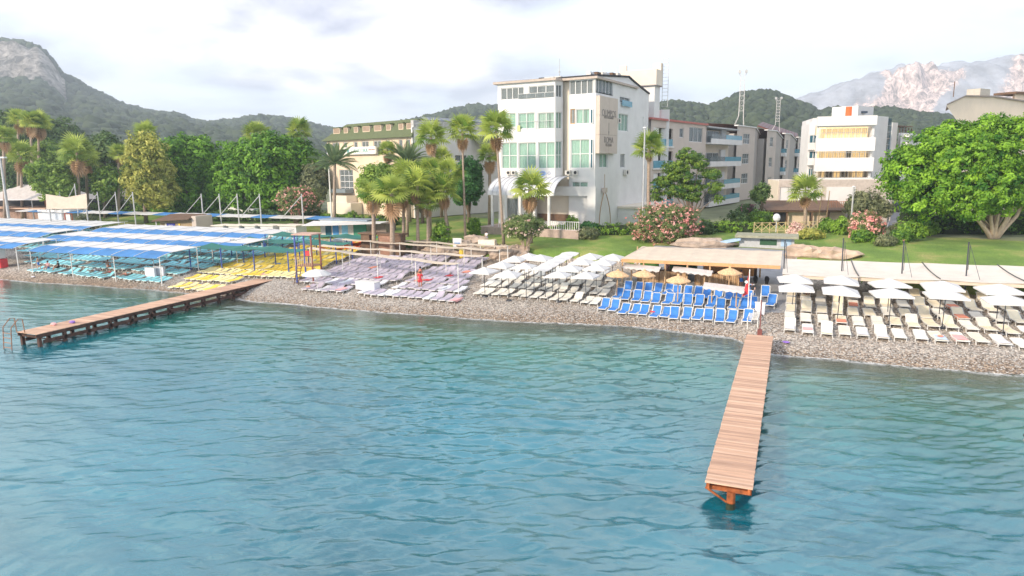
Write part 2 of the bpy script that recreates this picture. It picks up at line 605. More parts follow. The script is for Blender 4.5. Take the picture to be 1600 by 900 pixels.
# ------------------------------------------------------------------ sea
wx = graded(-3400, -64, 25, 3400, 0.125, 1.22)
wy = graded(-3400, 15, 53.5, 54.5, 0.115, 1.22)
wy = wy[wy <= 60]
WX, WY = np.meshgrid(wx, wy)
rw = np.random.default_rng(11)
WZ = np.zeros_like(WX)
w1 = fbm(WX, WY, 9, 2, 30); w2 = fbm(WX, WY, 7, 2, 60)
for i in range(46):
    lam = 0.36 * (2.9 / 0.36) ** (rw.random() ** 1.1)
    ang = rw.normal(math.radians(112), 0.40)
    kk = 2 * math.pi / lam
    ph = kk * (math.cos(ang) * WX + math.sin(ang) * WY) + rw.uniform(0, 6.28) + 3.0 * (w1 if i % 2 else w2) * (1 + rw.random())
    amp = 0.0094 * lam ** 0.9
    WZ += amp * 1.5 * (np.exp(np.sin(ph) - 1) - 0.47)
fade = np.clip((100 - np.abs(WX + 30)) / 35, 0, 1) * np.clip((WY + 10) / 20, 0, 1)
dep = np.maximum(0, -G(WX, WY))
calm = np.clip(dep / 1.5, 0.15, 1)
patch = 0.25 + 1.55 * fbm(WX, WY, 18, 3, 77) * np.clip(0.8 + (WX + 20) / 60, 0.45, 1.15)
WZ *= fade * calm * patch
idw = np.arange(WX.size).reshape(WX.shape)
wq = np.stack([idw[:-1, :-1], idw[:-1, 1:], idw[1:, 1:], idw[1:, :-1]], -1).reshape(-1, 4)
m = bpy.data.materials.new('sea water'); m.use_nodes = True
t = m.node_tree; t.nodes.remove(t.nodes['Principled BSDF'])
tcn = N(t, 'ShaderNodeTexCoord')
mpn = N(t, 'ShaderNodeMapping'); mpn.inputs['Scale'].default_value = (1.0, 2.0, 1.0); mpn.inputs['Rotation'].default_value = (0, 0, 0.12)
t.links.new(tcn.outputs['Object'], mpn.inputs[0])
na = N(t, 'ShaderNodeTexNoise', i_Scale=1.7, i_Detail=6.0, i_Roughness=0.58, i_Distortion=0.5)
nb = N(t, 'ShaderNodeTexNoise', i_Scale=6.0, i_Detail=4.0, i_Roughness=0.55, i_Distortion=0.3)
for q in (na, nb): t.links.new(mpn.outputs[0], q.inputs['Vector'])
b1 = N(t, 'ShaderNodeBump', i_Strength=0.22, i_Distance=0.10); t.links.new(na.outputs[0], b1.inputs['Height'])
b2 = N(t, 'ShaderNodeBump', i_Strength=0.16, i_Distance=0.03); t.links.new(nb.outputs[0], b2.inputs['Height'])
t.links.new(b1.outputs[0], b2.inputs['Normal'])
da = N(t, 'ShaderNodeAttribute', attribute_name='depth')
dcol = ramp(t, [(0.0, (0.28, 0.30, 0.23)), (0.14, (0.09, 0.15, 0.11)), (0.40, (0.008, 0.125, 0.10)), (1.0, (0.0, 0.130, 0.185))])
dm = N(t, 'ShaderNodeMath', operation='DIVIDE', i_1=5.0); t.links.new(da.outputs['Fac'], dm.inputs[0]); t.links.new(dm.outputs[0], dcol.inputs[0])
pn = N(t, 'ShaderNodeTexNoise', i_Scale=0.09, i_Detail=4.0); t.links.new(tcn.outputs['Object'], pn.inputs['Vector'])
pr = ramp(t, [(0.35, 0.78), (0.65, 1.2)]); t.links.new(pn.outputs[0], pr.inputs[0])
mu = N(t, 'ShaderNodeMixRGB', blend_type='MULTIPLY', i_Fac=1.0); t.links.new(dcol.outputs[0], mu.inputs[1]); t.links.new(pr.outputs[0], mu.inputs[2])
df = N(t, 'ShaderNodeBsdfDiffuse'); t.links.new(mu.outputs[0], df.inputs[0]); t.links.new(b2.outputs[0], df.inputs['Normal'])
tp = N(t, 'ShaderNodeBsdfTransparent'); tp.inputs[0].default_value = (0.80, 0.92, 0.90, 1)
op = ramp(t, [(0.0, 0.12), (0.28, 0.95)]); dm2 = N(t, 'ShaderNodeMath', operation='DIVIDE', i_1=4.0)
t.links.new(da.outputs['Fac'], dm2.inputs[0]); t.links.new(dm2.outputs[0], op.inputs[0])
mb = N(t, 'ShaderNodeMixShader'); t.links.new(op.outputs[0], mb.inputs[0]); t.links.new(tp.outputs[0], mb.inputs[1]); t.links.new(df.outputs[0], mb.inputs[2])
# thin foam where the wavelets reach the stones
fn = N(t, 'ShaderNodeTexNoise', i_Scale=2.2, i_Detail=6.0, i_Roughness=0.7); t.links.new(tcn.outputs['Object'], fn.inputs['Vector'])
fr = ramp(t, [(0.42, 0.0), (0.54, 1.0)]); t.links.new(fn.outputs[0], fr.inputs[0])
fd = ramp(t, [(0.0, 0.8), (0.045, 0.0)]); t.links.new(dm2.outputs[0], fd.inputs[0])
fm = N(t, 'ShaderNodeMath', operation='MULTIPLY'); t.links.new(fr.outputs[0], fm.inputs[0]); t.links.new(fd.outputs[0], fm.inputs[1])
foam = N(t, 'ShaderNodeBsdfDiffuse'); foam.inputs[0].default_value = (0.75, 0.76, 0.76, 1)
gl = N(t, 'ShaderNodeBsdfGlossy'); gl.inputs['Color'].default_value = (0.88, 1.0, 1.0, 1); gl.inputs['Roughness'].default_value = 0.03; t.links.new(b2.outputs[0], gl.inputs['Normal'])
fz = N(t, 'ShaderNodeFresnel', i_IOR=2.5); t.links.new(b2.outputs[0], fz.inputs['Normal'])
mg = N(t, 'ShaderNodeMixShader'); t.links.new(fz.outputs[0], mg.inputs[0]); t.links.new(mb.outputs[0], mg.inputs[1]); t.links.new(gl.outputs[0], mg.inputs[2])
mf = N(t, 'ShaderNodeMixShader'); t.links.new(fm.outputs[0], mf.inputs[0]); t.links.new(mg.outputs[0], mf.inputs[1]); t.links.new(foam.outputs[0], mf.inputs[2])
t.links.new(mf.outputs[0], t.nodes['Material Output'].inputs[0])
sea = np_mesh('sea', np.stack([WX.ravel(), WY.ravel(), WZ.ravel()], -1), wq, m, smooth=True, attrs={'depth': dep.ravel()})
tag(sea, kind='structure')
sb = P(); sb.add([(-3300, -3400, -5.02), (3300, -3400, -5.02), (3300, 24, -5.02), (-3300, 24, -5.02)], [(0, 1, 2, 3)])
tag(sb.build('seabed', M('seabed', (0.10, 0.13, 0.11), 0.9)), kind='structure')


# ------------------------------------------------------------------ hills and mountains
def hill_mat(name, green, rock):
    m = bpy.data.materials.new(name); m.use_nodes = True
    t = m.node_tree; b = t.nodes['Principled BSDF']; b.inputs['Roughness'].default_value = 0.95
    tcn = N(t, 'ShaderNodeTexCoord')
    a = N(t, 'ShaderNodeTexNoise', i_Scale=0.012, i_Detail=9.0, i_Roughness=0.72); t.links.new(tcn.outputs['Object'], a.inputs['Vector'])
    r1 = ramp(t, [(0.35, tuple(c * 0.6 for c in green)), (0.65, tuple(c * 1.4 for c in green))]); t.links.new(a.outputs[0], r1.inputs[0])
    mpn = N(t, 'ShaderNodeMapping'); mpn.inputs['Scale'].default_value = (1, 1, 0.35); t.links.new(tcn.outputs['Object'], mpn.inputs[0])
    c = N(t, 'ShaderNodeTexNoise', i_Scale=0.085, i_Detail=10.0, i_Roughness=0.78, i_Distortion=0.6); t.links.new(mpn.outputs[0], c.inputs['Vector'])
    r2 = ramp(t, [(0.41, tuple(x * 0.30 for x in rock)), (0.5, rock), (0.59, tuple(min(1, x * 1.7) for x in rock))]); t.links.new(c.outputs[0], r2.inputs[0])
    ra = N(t, 'ShaderNodeAttribute', attribute_name='rock')
    ad = N(t, 'ShaderNodeMath', operation='ADD'); sb_ = N(t, 'ShaderNodeMath', operation='SUBTRACT', i_1=0.5)
    t.links.new(c.outputs[0], sb_.inputs[0]); t.links.new(ra.outputs['Fac'], ad.inputs[0]); t.links.new(sb_.outputs[0], ad.inputs[1])
    rr = ramp(t, [(0.42, 0.0), (0.60, 1.0)]); t.links.new(ad.outputs[0], rr.inputs[0])
    mx = N(t, 'ShaderNodeMixRGB'); t.links.new(rr.outputs[0], mx.inputs[0]); t.links.new(r1.outputs[0], mx.inputs[1]); t.links.new(r2.outputs[0], mx.inputs[2])
    t.links.new(mx.outputs[0], b.inputs['Base Color'])
    bn = N(t, 'ShaderNodeBump', i_Strength=0.9, i_Distance=8.0); t.links.new(c.outputs[0], bn.inputs['Height']); t.links.new(bn.outputs[0], b.inputs['Normal'])
    return m


def hill(name, ridge, D, foot, step, rows, mat, prof, rockf=None, rough=10.0, seed=1, back=5, crag=0.0):
    pxs = np.arange(ridge[0][0], ridge[-1][0] + 1, step)
    pys = interp(ridge, pxs)
    V = []; R = []; T = []
    for px, py in zip(pxs, pys):
        top = pd(px, py, D)
        r = ray(px, 250); r.z = 0; r /= r.dot(FWD)
        for j in range(rows + back):
            tt = j / (rows - 1)
            d = foot + (D - foot) * tt
            x, y = r.x * d, r.y * d
            if tt <= 1:
                h = prof(tt, px)
                z = 4 + (top.z - 4) * h + rough * 2 * (float(fbm(x, y, D / 9, 5, seed)) - 0.5) * math.sin(math.pi * min(1, tt)) ** 0.7
            else:
                z = top.z * max(0.0, 1 - (tt - 1) * 3.0) - 2
            rk = rockf(tt, px) if rockf else 0.0
            if tt <= 1.05: z += crag * (0.35 + rk) * (float(fbm(x, y, 42, 3, seed + 7)) - 0.5)
            V.append((x, y, z)); T.append(tt)
            R.append(rk)
    nr = rows + back
    ii = np.arange(len(pxs) * nr).reshape(len(pxs), nr)
    q = np.stack([ii[:-1, :-1], ii[1:, :-1], ii[1:, 1:], ii[:-1, 1:]], -1).reshape(-1, 4)
    V = np.array(V)
    o = np_mesh(name, V, q, mat, smooth=True, attrs={'rock': R})
    tag(o, kind='structure')
    return V.reshape(len(pxs), nr, 3), np.array(T).reshape(len(pxs), nr), np.array(R).reshape(len(pxs), nr)


phi = (1 + 5 ** 0.5) / 2
ICO_V = np.array([(-1, phi, 0), (1, phi, 0), (-1, -phi, 0), (1, -phi, 0), (0, -1, phi), (0, 1, phi), (0, -1, -phi), (0, 1, -phi),
                  (phi, 0, -1), (phi, 0, 1), (-phi, 0, -1), (-phi, 0, 1)]) / math.sqrt(1 + phi * phi)
ICO_F = np.array([(0, 11, 5), (0, 5, 1), (0, 1, 7), (0, 7, 10), (0, 10, 11), (1, 5, 9), (5, 11, 4), (11, 10, 2), (10, 7, 6), (7, 1, 8),
                  (3, 9, 4), (3, 4, 2), (3, 2, 6), (3, 6, 8), (3, 8, 9), (4, 9, 5), (2, 4, 11), (6, 2, 10), (8, 6, 7), (9, 8, 1)])


def forest(name, surf, n, rad, mat, tmin=0.3, seed=1, label='', ridge_boost=0.25):
    V, T, R = surf
    rg = np.random.default_rng(seed)
    a, b, _ = V.shape
    lim = np.argmax(T[0] > 1.0)
    i = rg.uniform(0, a - 1.001, n); j = rg.uniform(tmin, 1, n) * (lim - 1)
    j = np.where(rg.random(n) < ridge_boost, lim - 1 - rg.random(n) * 1.2, j)
    i0 = i.astype(int); j0 = np.minimum(j.astype(int), lim - 2); fi = (i - i0)[:, None]; fj = (j - j0)[:, None]
    p = (V[i0, j0] * (1 - fi) + V[i0 + 1, j0] * fi) * (1 - fj) + (V[i0, j0 + 1] * (1 - fi) + V[i0 + 1, j0 + 1] * fi) * fj
    keep = (R[i0, j0] < 0.35)
    p = p[keep]; n = len(p)
    r = rad * rg.uniform(0.6, 1.25, n)
    jit = rg.uniform(0.75, 1.25, (n, 12, 1))
    vs = ICO_V[None] * jit * r[:, None, None] * np.array([1, 1, 1.05]) + p[:, None, :] + np.array([0, 0, 1.0]) * (r * 0.55)[:, None, None]
    fs = (ICO_F[None] + (np.arange(n) * 12)[:, None, None]).reshape(-1, 3)
    tn = np.clip(rg.normal(0.5, 0.25, n), 0, 1)
    o = np_mesh(name, vs.reshape(-1, 3), fs, mat, tone=np.repeat(tn, 12), smooth=True)
    tag(o, kind='stuff', label=label)


m_hill = hill_mat('hillside', (0.035, 0.06, 0.028), (0.27, 0.25, 0.23))
m_forest = foliage_mat('pine forest', (0.014, 0.030, 0.018), (0.060, 0.085, 0.045), trans=0.0, rough=0.9)
R1 = [(-420, 120), (-200, 70), (-80, 74), (0, 74), (30, 73), (60, 76), (80, 82), (97, 99), (106, 117), (112, 128), (130, 133), (150, 146), (180, 160), (205, 173),
      (240, 184), (285, 186), (310, 197), (370, 197), (400, 190), (440, 191), (470, 197), (505, 208), (560, 218), (640, 224), (700, 235)]


def prof1(t, px):
    if px < 112:
        if t < 0.84: return 0.68 * (t / 0.84) ** 1.15
        if t < 0.93: return 0.68 + 0.30 * (t - 0.84) / 0.09
        return 0.98 + 0.02 * (t - 0.93) / 0.07
    if px < 150:
        w = (px - 112) / 38
        return prof1(t, 0) * (1 - w) + w * t ** 1.15
    return t ** 1.15


def rock1(t, px):
    if px < 118 and 0.80 < t < 0.945: return 1.0 if px < 112 else 0.6
    if (140 < px < 155 and 0.84 < t < 0.9) or (188 < px < 206 and 0.72 < t < 0.78) or (88 < px < 104 and 0.66 < t < 0.7): return 0.62
    return 0.0


s1 = hill('mountain_ridge', R1, 1200, 330, 3.5, 70, m_hill, prof1, rock1, rough=14, seed=3, crag=26)
forest('mountain_forest', s1, 17000, 7.0, m_forest, 0.05, 5, 'dark green forest covering the mountain on the left')
R2 = [(480, 235), (560, 215), (640, 196), (700, 182), (722, 175), (745, 171), (778, 173), (850, 180), (930, 186), (1000, 182), (1045, 176)]
s2 = hill('hill', R2, 1000, 420, 6, 30, m_hill, lambda t, px: t ** 1.1, rough=8, seed=9)
forest('hill_forest', s2, 3500, 5.5, m_forest, 0.1, 6, 'dark forest on the low hill behind the hotels')
R3 = [(980, 180), (1030, 170), (1045, 166), (1080, 169), (1105, 174), (1130, 164), (1150, 154), (1180, 148), (1205, 152), (1230, 162), (1255, 172), (1275, 182),
      (1300, 176), (1340, 179), (1390, 176), (1430, 184), (1475, 189), (1520, 204), (1600, 212), (1760, 216), (2000, 225)]
s3 = hill('wooded_hill', R3, 620, 260, 5, 36, m_hill, lambda t, px: t ** 1.1, rough=6, seed=14)
forest('wooded_hill_forest', s3, 10000, 3.6, m_forest, 0.05, 7, 'pine wood covering the near hill behind the apartments', 0.16)
R4 = [(1100, 215), (1150, 198), (1200, 176), (1240, 156), (1300, 134), (1350, 116), (1400, 104), (1450, 102), (1500, 98), (1560, 88), (1600, 80), (1680, 66), (1800, 60), (2100, 120)]
m_far = hill_mat('hazed sunlit far rock', (0.36, 0.38, 0.43), (0.58, 0.46, 0.42))  # blue-grey haze and pink sunrise light mixed into the rock colours


def prof4(t, px):
    if t < 0.55: return 0.45 * (t / 0.55) ** 1.2
    if t < 0.68: return 0.45 + 0.33 * (t - 0.55) / 0.13
    return 0.78 + 0.22 * (t - 0.68) / 0.32


def rock4(t, px):
    k = 2.6 * (float(fbm(px, t * 300, 60, 4, 55)) - 0.5)
    a = min((px - 1310) / 90, (1500 - px) / 90); a = max(a, (px - 1510) / 90)
    b_ = min((t - 0.46) / 0.08, (0.80 - t) / 0.10)
    return max(0.1, min(1.0, min(a, b_) + k))


hill('far_mountain', R4, 2200, 1200, 4, 90, m_far, prof4, rock4, rough=40, seed=21, crag=70)

# ------------------------------------------------------------------ the air
hz = P(); hz.box((0, 1000, 206), (7400, 9200, 426))
hm = bpy.data.materials.new('haze'); hm.use_nodes = True
t = hm.node_tree; t.nodes.remove(t.nodes['Principled BSDF'])
vp = N(t, 'ShaderNodeVolumePrincipled')
vp.inputs['Color'].default_value = (0.78, 0.88, 1.0, 1)
vp.inputs['Density'].default_value = 0.0003
vp.inputs['Anisotropy'].default_value = 0.2
t.links.new(vp.outputs[0], t.nodes['Material Output'].inputs['Volume'])
tag(hz.build('haze', hm), kind='stuff', label='pale morning haze over the bay')

# ------------------------------------------------------------------ buildings
m_white = M('white render', (0.67, 0.67, 0.67), 0.8, 0.06, 0.5, 0.1)
m_cream = M('cream render', (0.70, 0.63, 0.53), 0.8, 0.06, 0.5, 0.1)
m_frame = M('white window frame', (0.70, 0.70, 0.70), 0.5, 0.03)
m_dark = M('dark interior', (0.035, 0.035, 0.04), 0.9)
m_teal = glass_mat('green tinted glass', (0.58, 0.74, 0.68), 0.20)
m_clear = glass_mat('window glass', (0.35, 0.40, 0.42), 0.35)
m_bluegl = glass_mat('blue balcony glass', (0.16, 0.42, 0.55), 0.72)
m_darkgl = glass_mat('dark blue glass', (0.03, 0.12, 0.17), 0.85)
m_curt_g = M('green curtain', (0.66, 0.77, 0.71), 0.9, 0.16, 2.2, stretch=(9, 9, 0.3))
m_curt_w = M('white curtain', (0.72, 0.70, 0.66), 0.9, 0.12, 2.2, stretch=(9, 9, 0.3))
m_curt_b = M('beige curtain', (0.56, 0.46, 0.38), 0.9, 0.16, 2.2, stretch=(9, 9, 0.3))
m_gold = M('golden reflection curtain', (0.84, 0.66, 0.40), 0.85, 0.3, 1.2, stretch=(6, 6, 0.3))
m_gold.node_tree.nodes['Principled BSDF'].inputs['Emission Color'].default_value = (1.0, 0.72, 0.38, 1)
m_gold.node_tree.nodes['Principled BSDF'].inputs['Emission Strength'].default_value = 0.36  # glow painted in for the sunrise reflected by the windows
m_metal = M('grey metal', (0.42, 0.43, 0.44), 0.5, 0.1, 2, metal=0.3)
m_solar = M('solar panel', (0.03, 0.045, 0.075), 0.25, 0.2, 1)
m_ac = M('air conditioner white', (0.62, 0.60, 0.56), 0.6, 0.06)
m_redroof = M('dark red roof tiles', (0.22, 0.075, 0.06), 0.8, 0.25, 2.0, 0.3)
m_brown = M('brown timber', (0.13, 0.075, 0.045), 0.75, 0.25, 3)
m_tan = M('tan wall panel', (0.52, 0.45, 0.39), 0.75, 0.05, 0.6)
UP = Vector((0, 0, 1))


class Face:
    """one wall plane of a building; s runs along d from O, t runs up"""
    def __init__(s, root, O, d, H):
        s.root = root; s.O = Vector(O); s.d = Vector(d).normalized(); s.H = H
        n = s.d.cross(UP)
        if n.dot(-Vector((s.O.x, s.O.y, 0))) < 0: n = -n
        s.n = n
        s.off = root.matrix_basis.translation.copy()

    def q(s, px, py):
        r = ray(px, py); c = Vector((0, 0, CAM_Z))
        k = (s.O - c).dot(s.n) / r.dot(s.n)
        p = c + r * k - s.O
        return p.dot(s.d), p.z

    def rect(s, x0, y0, x1, y1):
        """corners of the photograph -> a level rectangle on the wall"""
        a = s.q(x0, (y0 + y1) / 2)[0]; b = s.q(x1, (y0 + y1) / 2)[0]
        xm = (x0 + x1) / 2
        t1 = s.q(xm, y0)[1]; t0 = s.q(xm, y1)[1]
        return (min(a, b), t0, max(a, b), t1)

    def w(s, a, t, depth=0.0):
        return s.O + s.d * a + UP * t + s.n * depth

    def slab(s, p, a0, t0, a1, t1, d0, d1, m=0):
        c = s.w((a0 + a1) / 2, (t0 + t1) / 2, (d0 + d1) / 2)
        p.box(c, (a1 - a0, abs(d1 - d0), t1 - t0), m, ax=(s.d, s.n, UP))

    def wall(s, a0, a1, t0, t1, rects, mat, depth=0.28, name='wall', tfun=None):
        """wall with openings and reveals; tfun(s) lowers the top"""
        S = sorted({a0, a1, *[min(max(r[0], a0), a1) for r in rects], *[min(max(r[2], a0), a1) for r in rects]})
        T = sorted({t0, t1, *[min(max(r[1], t0), t1) for r in rects], *[min(max(r[3], t0), t1) for r in rects]})
        vs = []; fs = []

        def quad(*pts):
            k = len(vs); vs.extend(pts); fs.append((k, k + 1, k + 2, k + 3))
        for i in range(len(S) - 1):
            for j in range(len(T) - 1):
                ms, mt = (S[i] + S[i + 1]) / 2, (T[j] + T[j + 1]) / 2
                if any(r[0] < ms < r[2] and r[1] < mt < r[3] for r in rects): continue
                if S[i + 1] - S[i] < 1e-4 or T[j + 1] - T[j] < 1e-4: continue
                ta, tb = T[j + 1], T[j + 1]
                if tfun and j == len(T) - 2: ta, tb = tfun(S[i]), tfun(S[i + 1])
                quad(s.w(S[i], T[j]), s.w(S[i + 1], T[j]), s.w(S[i + 1], tb), s.w(S[i], ta))
        for r in rects:
            x0, y0, x1, y1 = max(r[0], a0), max(r[1], t0), min(r[2], a1), min(r[3], t1)
            for (p, q_) in (((x0, y0), (x1, y0)), ((x1, y0), (x1, y1)), ((x1, y1), (x0, y1)), ((x0, y1), (x0, y0))):
                quad(s.w(p[0], p[1]), s.w(q_[0], q_[1]), s.w(q_[0], q_[1], -depth), s.w(p[0], p[1], -depth))
        p = P(); p.add(vs, fs)
        # back side so that the wall is a slab
        o = p.build(name, mat, s.root, off=s.off)
        return o

    def window(s, r, cols=2, rows=1, glass=None, curtain=None, fw=0.09, name='window', depth=0.2, split=None, frame=None, curtain2=None):
        """frame with bars, panes and curtain set back in the opening"""
        a0, t0, a1, t1 = r
        p = P()
        dd = (-depth, -depth + 0.09)
        s.slab(p, a0, t0, a1, t0 + fw, *dd); s.slab(p, a0, t1 - fw, a1, t1, *dd)
        s.slab(p, a0, t0 + fw, a0 + fw, t1 - fw, *dd); s.slab(p, a1 - fw, t0 + fw, a1, t1 - fw, *dd)
        xs = [a0 + (a1 - a0) * k / cols for k in range(cols + 1)]
        ys = [t0 + (t1 - t0) * k / rows for k in range(rows + 1)]
        for x in xs[1:-1]: s.slab(p, x - fw * 0.45, t0 + fw, x + fw * 0.45, t1 - fw, *dd)
        for y in ys[1:-1]: s.slab(p, a0 + fw, y - fw * 0.45, a1 - fw, y + fw * 0.45, -depth + 0.005, -depth + 0.085)
        w = p.build(name, frame or m_frame, s.root, off=s.off)
        for k in range(cols):
            g_ = P(); s.slab(g_, xs[k] + fw / 2, t0 + fw / 2, xs[k + 1] - fw / 2, t1 - fw / 2, -depth + 0.02, -depth + 0.04)
            g_.build('pane', glass or m_clear, w, off=s.off)
        if curtain:
            c = P()
            n_ = max(6, int((a1 - a0) / 0.12)); vs = []
            gap = random.choice([0.0, 0.0, 0.14, 0.3])
            fs = []
            for k in range(n_ + 1):
                a = a0 + (a1 - a0) * k / n_
                dpt = -depth - 0.10 + 0.05 * math.sin(k * 1.9)
                vs += [s.w(a, t0, dpt), s.w(a, t1, dpt)]
            for k in range(n_):
                if abs((k + 0.5) / n_ - 0.5 + (0.18 if gap < 0.2 else -0.2)) < gap / 2: continue
                fs.append((2 * k, 2 * k + 2, 2 * k + 3, 2 * k + 1))
            c.add(vs, fs)
            c.build('curtain', curtain, w, off=s.off)
        return w


def solid(root, name, pts, z0, z1, mat, mtop=None):
    """a closed body from a footprint of world points"""
    p = P(); p.prism([(q.x, q.y) for q in pts], z0, z1, 0, 1 if mtop else None)
    return p.build(name, [mat] + ([mtop] if mtop else []), root, off=root.matrix_basis.translation)


def bld(name, label, O, cat='building', group=None):
    o = thing(name, label, cat, O, group); return o


def ac_unit(face, px0, py0, px1, py1):
    a0, t0, a1, t1 = face.rect(px0, py0, px1, py1)
    p = P(); face.slab(p, a0, t0, a1, t1, 0.1, 0.45)
    o = p.build('air_conditioner', m_ac, face.root, off=face.off)
    c = face.w(a0 + (a1 - a0) * 0.38, (t0 + t1) / 2, 0.45)
    p = P(); p.tube(c, c + face.n * 0.03, (t1 - t0) * 0.36, n=12); p.build('fan_grille', m_dark, o, off=face.off)


# ---- the tall white hotel
dL = heading(-60.2); dR = heading(29.8)
C0 = pd(929, 340, 88.0); C0.z = 4.3
hotel = bld('white_hotel', 'tall white five storey beach hotel with green glass windows and a barrel canopy', C0)
ZT = pd(929, 119, 88.0).z - 4.3
F2 = Face(hotel, C0, dL, ZT)
sA = F2.q(889, 250)[0]
rects = [F2.rect(891, 170, 898.5, 193.5), F2.rect(899.5, 170, 921.5, 193.5), F2.rect(891.5, 217.5, 921, 263), F2.rect(893, 284, 918.5, 303), F2.rect(889.5, 124.5, 926.5, 147.5)]
F2.wall(0, sA, 0, ZT, rects, m_white)
w = F2.window(rects[0], 1, 1, m_clear, None, frame=M('orange brown shutter', (0.55, 0.30, 0.12), 0.6))
F2.window(rects[1], 2, 1, m_teal, m_curt_g); F2.window(rects[2], 2, 2, m_teal, m_curt_g); F2.window(rects[3], 2, 1, m_teal, m_curt_g)
F2.window(rects[4], 4, 1, m_clear, m_curt_b)
# narrow corner windows
for (y0, y1, r_) in ((170, 193, 1), (217, 263, 2)):
    rr = F2.rect(922.8, y0, 927.5, y1)
    F2.window((rr[0], rr[1], rr[2], rr[3]), 1, r_, m_darkgl, None, depth=-0.06)
# recessed strip between the bays
F3 = Face(hotel, F2.w(sA, 0, -0.7), dL, ZT)
s3 = F3.q(883, 250)[0]
F3.wall(0, s3 + 0.6, 0, ZT - 0.3, [], M('pinkish tan render', (0.55, 0.42, 0.34), 0.8, 0.08))
# projecting left bay with an angled corner
O1 = F2.w(sA + (s3), 0, 0.0)
sE = F2.q(778.5, 200)[0]
sB = Face(hotel, F2.w(0, 0, 1.3), dL, ZT).q(867.5, 220)[0]
F1 = Face(hotel, F2.w(0, 0, 1.3), dL, ZT)
sE1 = F1.q(778.5, 200)[0]
rs = [F1.rect(784, 176.5, 806, 199), F1.rect(809.5, 176, 835.5, 201.5), F1.rect(840, 175.5, 866, 201.5),
      F1.rect(783.5, 222.5, 808, 263.5), F1.rect(810, 222.5, 837.5, 263.5), F1.rect(840.5, 221.5, 867, 263.5),
      F1.rect(782.5, 136.5, 818.5, 155.5), F1.rect(826, 133.5, 866, 152.5)]
zf = F1.q(820, 275)[1]
tl = ZT - 0.2
F1.wall(sB, sE1, zf, tl, rs, m_white)
for i, r_ in enumerate(rs[:3]): F1.window(r_, 2, 1, m_teal, m_curt_g if i < 2 else m_curt_w)
for r_ in rs[3:6]: F1.window(r_, 2, 2, m_teal, m_curt_g)
F1.window(rs[6], 4, 1, m_clear, m_curt_b); F1.window(rs[7], 3, 1, m_clear, m_curt_w)
Pc0 = F1.w(sB, 0); Pc1 = F2.w(sA + s3 + 0.05, 0, -0.1)
FC = Face(hotel, Pc0, (Pc1 - Pc0), ZT)
LC = (Pc1 - Pc0).length
rc = []
for (y0, y1, k) in ((174.5, 201, 1), (220.5, 263.5, 2), (131.5, 151.5, 1)):
    q0 = F1.q(866, y0)[1]; q1 = F1.q(866, y1)[1]
    rc.append((LC * 0.12, q1, LC * 0.9, q0))
FC.wall(0, LC, zf, tl, rc, m_white)
for r_, k in zip(rc, (1, 2, 1)): FC.window(r_, 2, k, m_teal if r_ is not rc[2] else m_clear, m_curt_g if r_ is not rc[2] else m_curt_b)
# body behind the skins
back = [F2.w(0.8, 0, -0.65), F2.w(sE - 0.0, 0, -0.65), F2.w(sE, 0, -15), F2.w(0.8, 0, -15)]
solid(hotel, 'hotel_core', back, 4.3, 4.3 + ZT - 0.35, m_cream)
p = P()
p.prism([(v.x, v.y) for v in (F1.w(sE1, 0, -0.02), F1.w(sE1, 0, -2.1), F2.w(sE, 0, -2.1))], 4.3 + zf, 4.3 + tl); p.build('end_wall', m_white, hotel, off=C0)
p = P(); F1.slab(p, sB, zf - 0.25, sE1, zf, -2.2, 0.02); p.build('bay_soffit', m_white, hotel, off=C0)
# roof slab over the top floor and things on the roof
p = P()
p.prism([(v.x, v.y) for v in (F2.w(-0.3, 0, 0.35), F2.w(sA + s3, 0, 0.35), F1.w(sB - 0.3, 0, 0.4), F1.w(sE1 + 0.5, 0, 0.4), F2.w(sE + 0.3, 0, -15), F2.w(-0.3, 0, -15))], 4.3 + ZT - 0.28, 4.3 + ZT)
p.build('roof', M('pale brown roof edge', (0.45, 0.38, 0.33), 0.8), hotel, off=C0)
for px in (842, 851, 861, 872, 882, 890, 897, 905):
    q_ = F2.q(px, 120)[0]
    p = P(); c = F2.w(q_, ZT + 0.28, -1.6 - random.random() * 2); p.box(c, (1.4, 1.0, 0.5), 0, ax=(dL, F2.n, UP)); p.build('roof_unit', random.choice([m_ac, m_solar, m_metal]), hotel, off=C0)
# thin rail with blue glass in front of the upper windows
for face, a, b, yy0, yy1, nm in ((F1, 866, 810, 145, 153, 1), (F1, 866, 810, 189, 202, 2)):
    s0 = face.q(a, yy0)[0]; s1_ = face.q(b, yy0)[0]; t1 = face.q((a + b) / 2, yy0)[1]; t0 = face.q((a + b) / 2, yy1)[1]
    p = P(); face.slab(p, s0, t1 - 0.05, s1_, t1, 0.05, 0.1)
    for k in range(5):
        a_ = s0 + (s1_ - s0) * k / 4; face.slab(p, a_ - 0.02, t0, a_ + 0.02, t1 - 0.05, 0.05, 0.09)
    rl = p.build('railing', m_metal, hotel, off=C0)
    if nm == 1:
        p = P(); face.slab(p, s0, t0, s1_, t1 - 0.06, 0.06, 0.08); p.build('glass', m_clear, rl, off=C0)
# cloths on the balcony rail
a0, t0, a1, t1 = F1.rect(809, 196, 813.5, 205); p = P(); F1.slab(p, a0, t0, a1, t1, 0.11, 0.15); tag(p.build('towel', M('yellow green towel', (0.55, 0.62, 0.25), 0.9), None, off=F1.w(a0, t0, 0.1)), 'yellow green towel hung over the upper balcony rail of the white hotel', 'towel')
# air conditioners above the canopy
for x0 in (792.5, 800.5): ac_unit(F1, x0, 266.5, x0 + 6.5, 273)
for x0 in (885, 896): ac_unit(F2, x0, 266, x0 + 8, 273)
